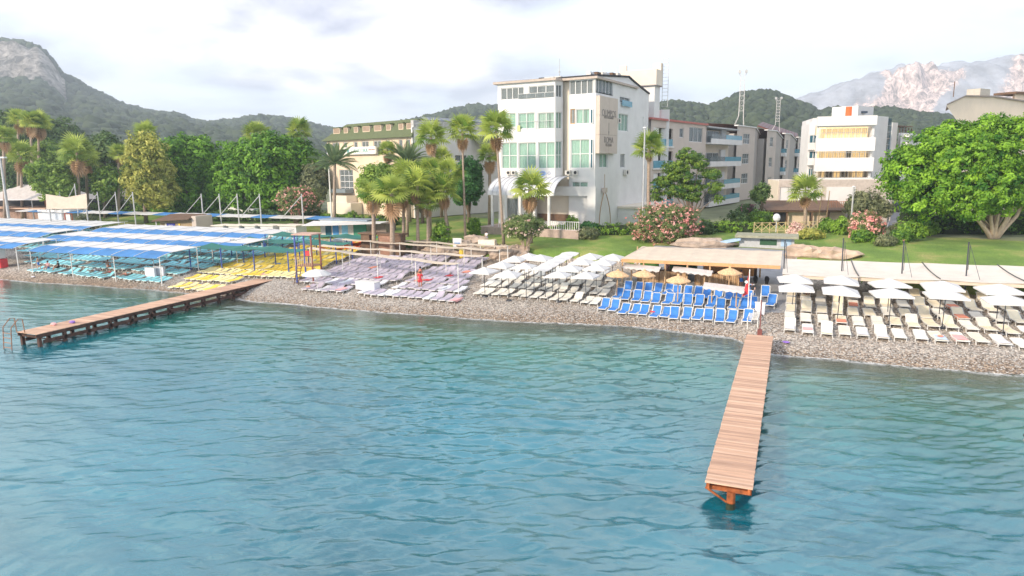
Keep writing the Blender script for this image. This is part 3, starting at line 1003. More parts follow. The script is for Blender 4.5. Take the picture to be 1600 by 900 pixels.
# blue sign board with a diamond
a0, t0, a1, t1 = F1.rect(821, 267, 854, 274.5)
p = P(); mid = (t0 + t1) / 2; h = (t1 - t0) / 2
pts = [(a0 + h, t0), (a1 - h, t0), (a1, mid), (a1 - h, t1), (a0 + h, t1), (a0, mid)]
vs = [F1.w(a, t_, 0.08) for a, t_ in pts] + [F1.w(a, t_, 0.0) for a, t_ in pts]
p.add(vs, [(0, 1, 2, 3, 4, 5)] + [(i, 6 + i, 6 + (i + 1) % 6, (i + 1) % 6) for i in range(6)])
bd = p.build('sign_board', M('sign pale blue', (0.32, 0.45, 0.68), 0.5), hotel, off=C0)
p = P(); F1.slab(p, a0 + h * 0.9, t0 + 0.12, a1 - h * 0.9, t1 - 0.12, 0.08, 0.1); p.build('sign_field', M('sign blue', (0.06, 0.16, 0.42), 0.5), bd, off=C0)
text_mesh('lettering', 'BALTYCA HOTEL', (t1 - t0) * 0.55, m_frame, bd, F1.w((a0 + a1) / 2, mid - h * 0.35, 0.12), -dL, UP, 0.01, 'CENTER', C0)
a0, t0, a1, t1 = F1.rect(855.5, 267.5, 861, 273.5)
p = P(); ca, ct = (a0 + a1) / 2, (t0 + t1) / 2
p.add([F1.w(a0, ct, .06), F1.w(ca, t0, .06), F1.w(a1, ct, .06), F1.w(ca, t1, .06), F1.w(ca - .2, ct, .07), F1.w(ca, ct - .2, .07), F1.w(ca + .2, ct, .07), F1.w(ca, ct + .2, .07)],
      [(0, 1, 5, 4), (1, 2, 6, 5), (2, 3, 7, 6), (3, 0, 4, 7)])
p.build('diamond_emblem', M('sign blue', (0.06, 0.16, 0.42), 0.5), hotel, off=C0)
# barrel canopy
cz0 = F1.q(800, 302.5)[1]; cz1 = F1.q(800, 275.5)[1]
sa = F2.q(891, 285)[0]; sb_ = F1.q(783, 290)[0]
rows = []
for k in range(9):
    a = math.pi / 2 * k / 8
    dpt = 1.4 + 4.6 * math.sin(a) ; z = cz0 + (cz1 - cz0) * math.cos(a)
    rows.append([F2.w(sa + (sb_ - sa) * j / 14, z, dpt - 1.2) for j in range(15)])
p = P(); p.sheet(rows, 0.05)
can = p.build('barrel_canopy', M('milky canopy sheet', (0.66, 0.67, 0.71), 0.35, 0.05), hotel, off=C0)
for j in range(15):
    p = P(); p.path([r[j] + Vector((0, 0, 0.03)) for r in rows], 0.05, 5); p.build('rib', M('pale rib', (0.50, 0.51, 0.56), 0.5), can, off=C0)
for j in (1, 4, 7, 10, 13):
    p = P(); c = rows[-1][j]; p.box((c.x, c.y, (c.z + 4.3) / 2), (0.3, 0.3, c.z - 4.3)); p.build('column', m_white, hotel, off=C0)
# ground floor front
FG = Face(hotel, F2.w(sA - 4.0, 0, 0.6), dL, 4)
gl0 = FG.q(850, 330)[0]
gw = FG.q(779, 330)[0]
rg_ = [(gl0 - 6.2, 1.0, gl0 + 1.2, cz0 - 0.2), (gw - 3.0, 1.0, gw - 1.2, cz0 - 0.6)]
FG.wall(0, gw, 0, cz0 + 1.0, rg_, m_white, depth=0.3)
p = P(); FG.slab(p, rg_[0][0] - 0.2, 0.9, rg_[0][2] + 0.2, cz0, -2.6, -2.5); p.build('bar_back_wall', M('warm tan wall', (0.45, 0.33, 0.22), 0.8), hotel, off=C0)
p = P(); FG.slab(p, rg_[0][0] - 0.2, 0.9, rg_[0][2] + 0.2, 1.9, -1.6, -1.0); p.build('bar_counter', m_brown, hotel, off=C0)
FG.window(rg_[1], 1, 1, m_clear, m_dark)
# terrace railing in white
FT = Face(hotel, F2.w(0.5, 0, 5.6), dL, 2)
t_top = 1.55
for (x0, x1) in ((779, 822), (860, 905)):
    s0, s1_ = FT.q(x1, 335)[0], FT.q(x0, 335)[0]
    p = P(); FT.slab(p, s0, t_top - 0.08, s1_, t_top, 0, 0.08); FT.slab(p, s0, 0.45, s1_, 0.53, 0, 0.08)
    nb = int((s1_ - s0) / 0.28)
    for k in range(nb + 1): a = s0 + (s1_ - s0) * k / nb; FT.slab(p, a - 0.03, 0.53, a + 0.03, t_top - 0.08, 0.01, 0.07)
    tag(p.build('terrace_railing', m_frame, None, off=FT.w(s0, 0)), 'white terrace railing in front of the white hotel, %s part' % ('left' if x0 < 800 else 'right'), 'railing')
p = P(); FT.slab(p, FT.q(905, 335)[0], -0.6, FT.q(750, 335)[0], 0.5, -5.0, 0.2); p.build('terrace_base', M('pink stone', (0.44, 0.34, 0.30), 0.85, 0.15, 2), hotel, off=C0)
# side wall (right) with a gable roofline
FS = Face(hotel, C0, dR, ZT)
sk = FS.q(982, 121)[0]; se = FS.q(1011.5, 250)[0]
tk = FS.q(982, 121)[1]; te = FS.q(1011.5, 147)[1]


def rooft(a):
    if a <= sk: return ZT + (tk - ZT) * a / sk
    u = (a - sk) / (se - sk); return tk + (te - tk) * (u ** 0.9)


rs = [FS.rect(968.5, 143.5, 984.5, 161), FS.rect(966.5, 178, 981.5, 205), FS.rect(1003, 182.5, 1005.5, 197), FS.rect(936.5, 240, 949.5, 262), FS.rect(969, 240.5, 976.5, 262), FS.rect(931, 124, 958, 148)]
ext = sorted({0, sk, sk + (se - sk) * .33, sk + (se - sk) * .66, se})
lo = min(te, tk) - 1.2
segs = []
FS.wall(0, se, 0, lo, rs, m_white, tfun=None)
p = P(); xs = [0, sk * 0.5, sk, sk + (se - sk) * .25, sk + (se - sk) * .5, sk + (se - sk) * .75, se]
r5 = rs[5]
vs = []; fs = []
FS.wall(0, sk, lo, min(ZT, tk) - 0.02, [r5], m_white, name='wall')
for i in range(2, len(xs) - 1):
    k = len(vs); vs += [FS.w(xs[i], lo), FS.w(xs[i + 1], lo), FS.w(xs[i + 1], rooft(xs[i + 1])), FS.w(xs[i], rooft(xs[i]))]; fs.append((k, k + 1, k + 2, k + 3))
k = len(vs); vs += [FS.w(0, min(ZT, tk) - 0.02), FS.w(sk, min(ZT, tk) - 0.02), FS.w(sk, tk), FS.w(0, ZT)]; fs.append((k, k + 1, k + 2, k + 3))
p.add(vs, fs); p.build('gable', m_white, hotel, off=C0)
p = P()
for i in range(len(xs) - 1):
    a, b = xs[i], xs[i + 1]
    q4 = [FS.w(a, rooft(a) + 0.02, 0.15), FS.w(b, rooft(b) + 0.02, 0.15), FS.w(b, rooft(b) + 0.02, -14), FS.w(a, rooft(a) + 0.02, -14)]
    p.sheet([[q4[0], q4[1]], [q4[3], q4[2]]], -0.22, 0)
p.build('roof_edge', m_dark, hotel, off=C0)
solid(hotel, 'rear_body', [FS.w(1, 0, -0.6), FS.w(se, 0, -0.01), FS.w(se, 0, -13), FS.w(1, 0, -13)], 4.3, 4.3 + te - 0.3, m_white)
FS.window(rs[0], 2, 1, m_clear, m_curt_w); FS.window(rs[1], 3, 1, m_teal, m_curt_g); FS.window(rs[2], 1, 1, m_clear, m_dark)
FS.window(rs[3], 2, 1, m_teal, m_curt_g); FS.window(rs[4], 4, 1, m_clear, m_curt_w, fw=0.06); FS.window(rs[5], 5, 1, m_clear, m_curt_w)
a0, t0, a1, t1 = FS.rect(968, 153, 986.5, 166.5); p = P(); FS.slab(p, a0 + .4, t0, a1 - .4, t1 - .4, 0.25, 0.29); p.build('balcony_glass', m_bluegl, hotel, off=C0)
ac_unit(FS, 961.5, 185, 966, 192.5); ac_unit(FS, 973.5, 265, 979.5, 273)
# tan advertising panel
a0, t0, a1, t1 = FS.rect(930.5, 152, 959, 240)
nP = 5
for k in range(2):
    for j in range(3):
        x0 = a0 + (a1 - a0) * k / 2; y0 = t0 + (t1 - t0) * j / 3
        p = P(); FS.slab(p, x0 + 0.012, y0 + 0.012, x0 + (a1 - a0) / 2 - 0.012, y0 + (t1 - t0) / 3 - 0.012, 0.05, 0.55); p.build('sign_panel', m_tan, hotel, off=C0)
m_let = M('grey lettering', (0.20, 0.18, 0.17), 0.6)
ca = (a0 + a1) / 2; W_ = a1 - a0
for s_txt, size, yy in (('OLIMPOS', W_ * 0.19, t0 + (t1 - t0) * 0.66), ('RESTAURANT', W_ * 0.085, t0 + (t1 - t0) * 0.62), ('ROMA', W_ * 0.18, t0 + (t1 - t0) * 0.19), ('PIZZERIA', W_ * 0.085, t0 + (t1 - t0) * 0.13)):
    text_mesh('lettering', s_txt, size, m_let, hotel, FS.w(ca, yy, 0.57), dR, UP, 0.01, 'CENTER', C0)
p = P(); FS.slab(p, ca - 0.03, t0 + (t1 - t0) * 0.33, ca + 0.03, t0 + (t1 - t0) * 0.55, 0.555, 0.58); FS.slab(p, ca - 0.12, t0 + (t1 - t0) * 0.36, ca + 0.12, t0 + (t1 - t0) * 0.40, 0.555, 0.585); p.build('emblem', m_let, hotel, off=C0)
# rooftop tanks, satellite dishes
for px, k in ((936, 0), (945, 1), (953, 2), (960, 0), (968, 1), (976, 2)):
    a = FS.q(px, 118)[0]; c = FS.w(a, rooft(a) + 0.35, -1.2)
    p = P(); p.tube(c - dR * 0.6, c + dR * 0.6, 0.35, n=8) if k == 0 else p.box(c, (1.2, 0.9, 0.5), 0, ax=(dR, FS.n, UP))
    if k == 2: p.path([c, c + UP * 1.0], 0.04, 5)
    p.build('roof_unit', [m_metal, m_brown, m_ac][k], hotel, off=C0)
# ornament of thin brown arches with a lamp
p = P()
q0 = FS.q(932.5, 345); q1 = FS.q(950, 345); qa = FS.q(941, 272); ql = FS.q(941, 297)
for (b_, sgn) in ((q0, 1), (q1, -1)):
    pts = []
    for k in range(7):
        u = k / 6
        pts.append(FS.w(b_[0] + (ql[0] - b_[0]) * (u ** 2.2), 0.4 + (ql[1] - 0.4) * u, 0.35))
    p.path(pts, 0.06, 5)
p.tube(FS.w(ql[0], ql[1], 0.35), FS.w(qa[0], qa[1], 0.35), 0.04)
arch = p.build('wall_ornament', M('rusty arch', (0.36, 0.22, 0.12), 0.7), hotel, off=C0)
p = P(); p.box(FS.w(ql[0], ql[1], 0.35), (0.7, 0.5, 0.6), 0, ax=(dR, FS.n, UP)); p.build('lamp', m_tan, arch, off=C0)
# antenna
a = F1.q(851, 125)[0]; b0 = F2.w(a, ZT, -3); top = pd(851, 92, (b0.dot(FWD)))
ant = thing('roof_antenna', 'thin antenna pole on the roof of the white hotel', 'antenna', b0)
p = P(); p.tube((0, 0, 0), (0, 0, top.z - b0.z), 0.05); p.build('pole', m_metal, ant)
p = P(); p.tube((0, 0, (top.z - b0.z) * .4), (0, 0, (top.z - b0.z) * .47), 0.14); p.build('receiver', m_metal, ant)
# stair tower at the back
T0 = FS.w(se + 0.3, 0, -3.2)
TD = T0.dot(FWD)
ta = pd(1012.5, 180, TD); tb = pd(1033, 180, TD); z1 = pd(1022, 132, TD).z; z2 = pd(1010, 108, TD).z
tw = bld('stair_tower', 'white stair tower with a wider top rising behind the white hotel', Vector((T0.x, T0.y, 4.3)))
e1 = dL * -1; wdt = 2.6
A_ = pd(1022, 180, TD); A_ = Vector((A_.x, A_.y, 0))
lft = A_ + dL * 3.2; rgt = A_ + dR * 2.6
solid(tw, 'shaft', [A_, lft, lft + dR * 3, rgt], 4.3, z1, m_white)
A2 = A_ - dR * 0.3 - dL * 0.3
lf2 = A_ + dL * 5.6 - dR * 0.3; rg2 = A_ + dR * 2.9 - dL * 0.3
p = P()
p.prism([(v.x, v.y) for v in (A2, lf2, lf2 + dR * 3.4, rg2)], z1, z2); p.build('tower_head', m_cream, tw, off=tw.location)
p = P()
e = lf2; p.prism([(v.x, v.y) for v in (e, e - dL * 1.1, e - dL * 1.1 + dR * 0.5, e + dR * 0.5)], z2, pd(990, 99, TD).z)
p.build('parapet_fin', m_cream, tw, off=tw.location)
p = P()
e = rg2; p.prism([(v.x, v.y) for v in (e, e - dR * 1.0, e - dR * 1.0 + dL * 1.2, e + dL * 1.2)], z2, pd(1027, 96, TD).z)
p.build('parapet_fin', m_cream, tw, off=tw.location)
p = P(); p.prism([(v.x, v.y) for v in (A2 - (dR + dL) * 0.1, lf2 + dL * .1 - dR * .1, lf2 + dR * 3.4, rg2 + dR * .1)], z1 - 0.14, z1 - 0.01); p.build('ledge', M('grey ledge', (0.3, 0.28, 0.28)), tw, off=tw.location)
c = A_ + dL * 1.6; p = P(); zc_ = pd(1019, 146, TD).z; p.box((c.x, c.y, zc_), (1.1, 0.12, 0.5), 0, ax=(dL, Face(tw, A_, dL, 1).n, UP)); p.build('vent', M('rust red vent', (0.4, 0.15, 0.1)), tw, off=tw.location)
p = P(); bx = rgt - dL * 0.6 + dR * 0.2
for k in range(2):
    b_ = bx + dL * (0.9 * k - 0.6)
    p.tube((b_.x, b_.y, pd(1033, 165, TD).z), (b_.x, b_.y, pd(1033, 88, TD).z), 0.05, n=4)
zz = pd(1033, 165, TD).z
while zz < pd(1033, 88, TD).z:
    p.tube(bx - dL * 0.6 + UP * 0 + Vector((0, 0, zz)) - Vector((0, 0, 0)), bx + dL * 0.3 + Vector((0, 0, zz)), 0.035, n=4); zz += 0.55
p.build('ladder', m_metal, tw, off=tw.location)
D_ = TD + 4; a_ = pd(1033, 190, D_); b_ = pd(1046, 190, D_)
solid(tw, 'side_block', [a_, b_, b_ + FWD * 4, a_ + FWD * 4], 4.3, pd(1040, 171, D_).z, m_white)
# low white annex to the right of the side wall
AN = FS.w(FS.q(965, 335)[0], 0, 0.02); an = FS.q(1008, 330)[0] - FS.q(965, 335)[0]
annex = bld('low_annex', 'low white flat roofed annex built against the side of the white hotel', AN)
solid(annex, 'wall', [AN, AN + dR * an, AN + dR * an + FS.n * 3, AN + FS.n * 3], 4.3, 4.3 + FS.q(985, 322)[1], m_white)
p = P(); p.prism([(v.x, v.y) for v in (AN - dR * .2, AN + dR * (an + .2), AN + dR * (an + .2) + FS.n * 3.3, AN - dR * .2 + FS.n * 3.3)], 4.3 + FS.q(985, 322)[1], 4.3 + FS.q(985, 322)[1] + 0.3); p.build('roof', m_cream, annex, off=AN)
p = P(); c = AN + FS.n * 3.0 + dR * 1.0 + UP * 1.2; p.box(c, (1.2, 0.1, 2.2), 0, ax=(dR, FS.n, UP)); p.build('door', M('yellow door', (0.6, 0.42, 0.08)), annex, off=AN)

# ---- green mansard hotel
dG = heading(-46.7)
GR = pd(650, 330, 110.0); GR.z = 4.4
gh = bld('green_roof_hotel', 'cream hotel with a green mansard roof and small dormers behind the palms', GR)
FG_ = Face(gh, GR, dG, 20)
sw = FG_.q(507, 225)[0]
eave = FG_.q(580, 217)[1]; rid = FG_.q(580, 190)[1]
m_gwall = M('warm cream wall', (0.68, 0.55, 0.42), 0.85, 0.06, 0.5)
wr = []
for x0, x1 in ((519, 530), (536.5, 542), (552.5, 558.5), (565, 576), (583.5, 595.5), (603, 609), (623, 629), (634.5, 641)):
    q_ = FG_.rect(x0, 219, x1, 228.5); wr.append((q_[0], eave - 2.6, q_[2], eave - 0.35))
big = [FG_.rect(531, 265, 552, 302)]
r_lo = [FG_.rect(600, 250, 640, 300)]
FG_.wall(0, sw - 0.8, 0, eave, wr + big, m_gwall)
for i, r_ in enumerate(wr): FG_.window(r_, 2 if i in (0, 3, 4) else 1, 1, m_clear, m_curt_b if i % 3 == 0 else M('brown shade', (0.2, 0.13, 0.09)))
FG_.window(big[0], 3, 4, m_clear, m_dark)
solid(gh, 'hotel_core', [FG_.w(0, 0, -.6), FG_.w(sw - .8, 0, -.6), FG_.w(sw - .8, 0, -14), FG_.w(0, 0, -14)], 4.4, 4.4 + eave, m_gwall)
# mansard
m_green = M('green roof shingles', (0.10, 0.125, 0.06), 0.85, 0.14, 3.0, 0.4)
p = P(); over = 0.7; ins = 2.6
b4 = [FG_.w(-0.4, eave, over), FG_.w(sw + 0.2, eave, over), FG_.w(sw + 0.2, eave, -15), FG_.w(-0.4, eave, -15)]
t4 = [FG_.w(0.2, rid, -1.2), FG_.w(sw - ins - 3.0, rid, -1.2), FG_.w(sw - ins - 3.0, rid, -12), FG_.w(0.2, rid, -12)]
p.add(b4 + t4, [(0, 1, 5, 4), (1, 2, 6, 5), (2, 3, 7, 6), (3, 0, 4, 7), (4, 5, 6, 7), (3, 2, 1, 0)])
rf = p.build('mansard_roof', m_green, gh, off=GR)
for x in (524.5, 539, 555, 571, 589, 606, 625.5, 640.5):
    wide = x in (524.5, 571, 589, 640.5)
    s0 = FG_.q(x, 203)[0]; hw = 1.0 if wide else 0.6; zb = eave + (rid - eave) * 0.42; zt = eave + (rid - eave) * 0.78
    dpt = over - (over + 1.2) * 0.42
    p = P(); FG_.slab(p, s0 - hw, zb, s0 + hw, zt, dpt - 1.0, dpt - 0.02); dm = p.build('dormer', m_gwall, rf, off=GR)
    p = P(); FG_.slab(p, s0 - hw - 0.15, zt, s0 + hw + 0.15, zt + 0.15, dpt - 1.2, dpt + 0.15); p.build('dormer_roof', m_green, rf, off=GR)
    p = P(); FG_.slab(p, s0 - hw + 0.15, zb + 0.15, s0 + hw - 0.15, zt - 0.12, dpt - 0.02, dpt + 0.03); p.build('dormer_window', M('dormer shade', (0.30, 0.22, 0.16)), rf, off=GR)
# name board
a0, t0, a1, t1 = FG_.rect(541, 229.5, 592, 241)
p = P(); FG_.slab(p, a0, t0, a1, t1, 0.3, 0.7); bo = p.build('name_board', M('ivory board', (0.78, 0.76, 0.68), 0.6), gh, off=GR)
hgt = t1 - t0
text_mesh('lettering', "L'ANCORA", hgt * 0.82, M('sea green lettering', (0.09, 0.33, 0.33), 0.5), bo, FG_.w(a1 - (a1 - a0) * 0.26, t0 + hgt * 0.22, 0.72), -dG, UP, 0.02, 'LEFT', GR)
text_mesh('lettering', 'BEACH HOTEL', hgt * 0.22, M('maroon lettering', (0.32, 0.08, 0.08), 0.5), bo, FG_.w(a1 - (a1 - a0) * 0.80, t0 + hgt * 0.5, 0.72), -dG, UP, 0.02, 'LEFT', GR)
p = P(); lx = a1 - (a1 - a0) * 0.19
for k in range(3): FG_.slab(p, lx - 0.05, t0 + 0.3, lx + 0.05, t1 - 0.3, 0.7, 0.75); lx += 0.22
FG_.slab(p, lx - 0.75, t0 + hgt * 0.5, lx, t0 + hgt * 0.62, 0.7, 0.76); p.build('palm_emblem', M('sea green lettering', (0.09, 0.33, 0.33), 0.5), bo, off=GR)
# entrance arch and veranda
a0, t0, a1, t1 = FG_.rect(529, 305, 566, 320)
p = P(); FG_.slab(p, a0, 0, a1, t1 - 1.2, 0.1, 2.4); FG_.slab(p, a0 + 1.5, t1 - 1.2, a1 - 1.5, t1, 0.1, 2.2); p.build('porch', m_cream, gh, off=GR)
p = P(); a0, t0, a1, t1 = FG_.rect(530, 295, 553, 300.5); FG_.slab(p, a0, t0, a1, t1, 0.1, 1.8); p.build('awning', M('slate awning', (0.18, 0.22, 0.25)), gh, off=GR)

# ---- white hall with solar panels
WH = pd(650.5, 330, 109.5); WH.z = 4.4
wh = bld('white_hall', 'big plain white building with solar panels on its roof behind the palms', WH)
dW = heading(43)
FW_ = Face(wh, WH, dW, 20)
e1 = FW_.q(782, 230)[0]; t_l = FW_.q(652, 188)[1]; t_r = FW_.q(760, 203)[1]; tt = min(t_l, t_r)
wr = [FW_.rect(711, 242, 730, 252)]
FW_.wall(0, e1, 0, tt, wr, m_white); FW_.window(wr[0], 2, 1, m_clear, M('brown shade', (0.2, 0.13, 0.09)))
solid(wh, 'hall_core', [FW_.w(15, 0, -.6), FW_.w(e1, 0, -.6), FW_.w(e1, 0, -20), FW_.w(15, 0, -20)], 4.4, 4.4 + tt, m_white)
p = P(); FW_.slab(p, 0, 0, 15, tt, -0.6, -0.32); p.build('end_wall', m_white, wh, off=WH)
p = P(); FW_.slab(p, 0, tt, e1, tt + 1.1, -0.6, 0.05); p.build('parapet', M('patterned parapet', (0.45, 0.45, 0.45), 0.7, 0.4, 3.0), wh, off=WH)
rs_ = FW_.q(667, 177)[0]
k = 0; a = 2.6
while a < e1:
    p = P(); q4 = [FW_.w(a, tt + 1.2, 0.0), FW_.w(a + 1.9, tt + 1.2, 0.0), FW_.w(a + 1.9, tt + 1.75, -1.6), FW_.w(a, tt + 1.75, -1.6)]
    p.sheet([[q4[0], q4[1]], [q4[3], q4[2]]], 0.08); p.build('solar_panel', m_solar, wh, off=WH); a += 2.0
a0, t0, a1, t1 = FW_.rect(735, 212, 760, 226)
p = P(); b_ = [FW_.w(a0, t0, 2.4), FW_.w(a1 + 6, t0, 2.4), FW_.w(a1 + 6, t1, 0.05), FW_.w(a0, t1, 0.05)]
p.sheet([[b_[0], b_[1]], [b_[3], b_[2]]], 0.2); p.build('green_awning_roof', m_green, wh, off=WH)

# ---- grey apartment block (front part)
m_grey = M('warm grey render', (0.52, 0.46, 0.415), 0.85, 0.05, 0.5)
m_grey2 = M('shaded grey render', (0.36, 0.335, 0.315), 0.85, 0.05, 0.5)  # darker copy of the grey, colouring in the shade on the chamfered walls
dA = heading(35)
GA = pd(1016, 330, 107.0); GA.z = 4.4
ga = bld('grey_apartment_block', 'grey and white apartment block with blue glass balconies right of the white hotel', GA, group='grey apartment blocks stepping back from the white hotel')
FA = Face(ga, GA, dA, 14)
x1_ = FA.q(1103, 230)[0]; zt0 = FA.q(1018, 186.5)[1]; zt1 = FA.q(1103, 196)[1]; zA = (zt0 + zt1) / 2
rw = [FA.rect(1026, 200, 1051, 226)]
fl = (rw[0][3] - rw[0][1])
rs = []
bays = []
for k, (y0, y1) in enumerate(((200, 227), (236, 261), (270, 293), (302, 322))):
    bays.append(FA.rect(1021, y0, 1051, y1))
rs += bays
wins = [FA.rect(1062, 200, 1068.5, 215), FA.rect(1077, 199, 1098, 222), FA.rect(1077, 238, 1098, 257), FA.rect(1077, 273, 1098, 291)]
FA.wall(-0.5, x1_, 0, zA, rs + wins, m_grey)
for w_ in wins: FA.window(w_, 1 if w_ is wins[0] else 3, 1, m_clear, m_dark if w_ is wins[0] else m_curt_w)
for b_ in bays:
    p = P(); FA.slab(p, b_[0] - .1, b_[1] - .05, b_[2] + .1, b_[3] + .05, -2.0, -1.9); bb = p.build('balcony_back', m_cream, ga, off=GA)
    FA.window((b_[0] + 0.2, b_[1], b_[0] + 2.0, b_[3] - 0.4), 2, 1, m_bluegl, None, depth=1.7)
    FA.window((b_[0] + 2.3, b_[1], b_[2] - 0.2, b_[3] - 0.5), 2, 1, m_clear, m_curt_w, depth=1.7)
    p = P(); FA.slab(p, b_[0], b_[1] - 0.1, b_[2], b_[1] + 1.0, 0.0, 0.06); p.build('balcony_glass', m_bluegl, ga, off=GA)
    p = P(); FA.slab(p, b_[0] - 0.25, b_[1] - 0.35, b_[2] + 0.25, b_[1] - 0.12, -2, 0.25); p.build('balcony_slab', m_white, ga, off=GA)
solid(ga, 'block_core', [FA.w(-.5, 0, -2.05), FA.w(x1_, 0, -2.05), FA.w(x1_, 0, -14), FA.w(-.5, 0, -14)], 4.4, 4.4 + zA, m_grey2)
p = P(); FA.slab(p, -0.8, zA, x1_ + 0.1, zA + 0.3, -14, 0.3); p.build('roof_edge', M('dull red roof edge', (0.42, 0.12, 0.10)), ga, off=GA)
# protruding white balconies on the right bay
x2_ = FA.q(1151, 240)[0]
p = P(); FA.slab(p, x1_, 0, x2_ - 0.4, zA - 0.5, -6, -1.6); p.build('bay_wall', m_cream, ga, off=GA)
p = P(); FA.slab(p, x1_ - 0.2, zA - 0.35, x2_, zA - 0.1, -6, 0.5); p.build('bay_roof', m_metal, ga, off=GA)
for k, y in enumerate((225, 259, 294, 327)):
    t0 = FA.q(1126, y)[1]; t0 = max(t0, 0.3)
    p = P(); FA.slab(p, x1_ - 0.1, t0 - 0.1, x2_, t0 + 0.85, 0.9, 1.05); FA.slab(p, x1_ - 0.1, t0 - 0.1, x2_, t0 + 0.12, -1.6, 0.9); FA.slab(p, x2_ - 0.15, t0 + 0.12, x2_, t0 + 0.85, -1.6, 0.9)
    bl = p.build('balcony', m_white, ga, off=GA)
    a0_ = x1_ + (x2_ - x1_) * 0.45
    p = P(); FA.slab(p, a0_, t0 + 0.86, x2_ - 0.05, t0 + 1.7, 0.94, 1.0); FA.slab(p, x2_ - 0.1, t0 + 0.86, x2_ - 0.05, t0 + 1.7, -1.0, 0.93); p.build('balcony_glass', m_bluegl, bl, off=GA)
    p = P(); FA.slab(p, x1_, t0 + 0.86, a0_, t0 + 1.7, 0.94, 0.97); p.build('clear_panel', m_clear, bl, off=GA)
    FA.window((x1_ + 1.0, t0 + 0.2, x1_ + (x2_ - x1_) * 0.62, t0 + 2.5), 3, 1, m_clear, m_curt_b if k % 2 else m_curt_w, depth=1.5)
    p = P(); FA.slab(p, x1_ + (x2_ - x1_) * 0.66, t0 + 0.12, x1_ + (x2_ - x1_) * 0.8, t0 + 3.1, -1.5, -1.1); p.build('pier', m_white, bl, off=GA)
# stepping blocks behind
seg = [(1146, 1178, 1194, 196.5, 199, 212, 146), (1192, 1211, 1221, 203, 205, 217, 160), (1219, 1233, 1242, 208, 210, 219, 175), (1240, 1252, 1263, 214, 215.5, 223, 190)]
lab = ['grey apartment block with chamfered end, nearest of the stepped row', 'second grey block in the stepped row of apartments', 'third grey block in the stepped row, before the last', 'farthest and smallest grey block of the stepped apartments']
for i, (xa, xb, xc, ya, yb, yc, D) in enumerate(seg):
    A1 = pd(xa, 330, D); A1.z = 4.4
    b = bld('grey_apartment_block', lab[i], A1, group='grey apartment blocks stepping back from the white hotel')
    f = Face(b, A1, dA, 12)
    Wd = f.q(xb, 250)[0]; zt = f.q((xa + xb) / 2, (ya + yb) / 2)[1]
    O2 = f.w(Wd, 0); d2 = heading(27 if i == 0 else 29)
    f2 = Face(b, O2, d2, 10)
    W2 = f2.q(xc, 250)[0]
    if W2 < 0 or W2 > 14: W2 = 7.0
    zc2 = f2.q(xc, yc)[1]
    ww = []; sx0 = (xa + xb) / 2
    fh = 3.35 * (D / 114) ** 0.0
    for k in range(4):
        tt_ = zt - 3.6 - 31.0 / FOC * D * k
        if tt_ > 0.3: ww.append((Wd * 0.34, tt_, Wd * 0.34 + 3.6 * Wd / 10, tt_ + 2.2))
    f.wall(0, Wd, 0, zt, ww, m_grey)
    for w_ in ww: f.window(w_, 3, 2, m_clear, m_curt_w, fw=0.08)
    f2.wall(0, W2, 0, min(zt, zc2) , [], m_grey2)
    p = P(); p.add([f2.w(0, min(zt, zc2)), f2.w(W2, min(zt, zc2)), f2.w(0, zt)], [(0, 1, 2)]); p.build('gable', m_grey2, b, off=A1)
    # blue balconies at the far end of the chamfer
    for k in range(3):
        tt_ = zc2 - 3.4 - 31.0 / FOC * D * k
        p = P(); f2.slab(p, W2 - 1.6, tt_, W2 + 1.0, tt_ + 1.0, 0.02, 1.0); bl = p.build('balcony_glass', m_bluegl, b, off=A1)
        p = P(); f2.slab(p, W2 - 1.65, tt_ - 0.9, W2 + 1.05, tt_, 0.02, 1.05); p.build('balcony_base', m_white, b, off=A1)
    core = [f.w(0, 0, -0.6), f.w(Wd - .3, 0, -0.6), f2.w(W2, 0, -0.6), f2.w(W2, 0, -9), f.w(0, 0, -12)]
    solid(b, 'block_core', core, 4.4, 4.4 + min(zt, zc2) - 0.3, m_grey2)
    # white roof edge, sloping red tiles
    p = P(); f.slab(p, -0.2, zt, Wd + 0.1, zt + 0.22, -0.6, 0.25)
    p.path([f2.w(0, zt + 0.1, 0.15), f2.w(W2 + .3, min(zt, zc2) + 0.1, 0.15)], 0.13, 4); p.build('roof_edge', m_white, b, off=A1)
    p = P(); q4 = [f.w(0, zt + 0.24, 0.1), f.w(Wd, zt + 0.24, 0.1), f2.w(W2 + .3, zc2 + 0.2, 0.1), f2.w(W2 + .3, zc2 + 0.2, -9), f.w(Wd * 0.5, zt + 1.2, -9), f.w(0, zt + 1.2, -11)]
    p.add(q4, [(0, 1, 4, 5), (1, 2, 3, 4)]); p.build('tiled_roof', m_redroof, b, off=A1)
# long dark red roof carrying solar frames
D = 200; q0 = pd(1184, 196, D); q1 = pd(1247, 218, D); q2 = pd(1247, 209, D + 8); q3 = pd(1192, 191, D + 8)
rr_ = thing('solar_array', 'long dark red rack of rooftop solar panels behind the grey blocks', 'solar array', q0)
p = P(); p.sheet([[q0, q1], [q3, q2]], 0.3); p.build('rack', m_redroof, rr_, off=q0)
for k in range(12):
    a = q0.lerp(q1, k / 12); b = q0.lerp(q1, (k + .85) / 12); c = q3.lerp(q2, (k + .85) / 12); d = q3.lerp(q2, k / 12)
    p = P(); p.sheet([[a + UP * .15, b + UP * .15], [d + UP * .15, c + UP * .15]], 0.06); p.build('panel', M('brown solar panel', (0.10, 0.045, 0.045), 0.4), rr_, off=q0)
p = P()
for k in range(6):
    a = q0.lerp(q1, k / 5); p.tube(Vector((a.x, a.y, 15)), a, 0.12, n=4)
p.build('support', m_brown, rr_, off=q0)
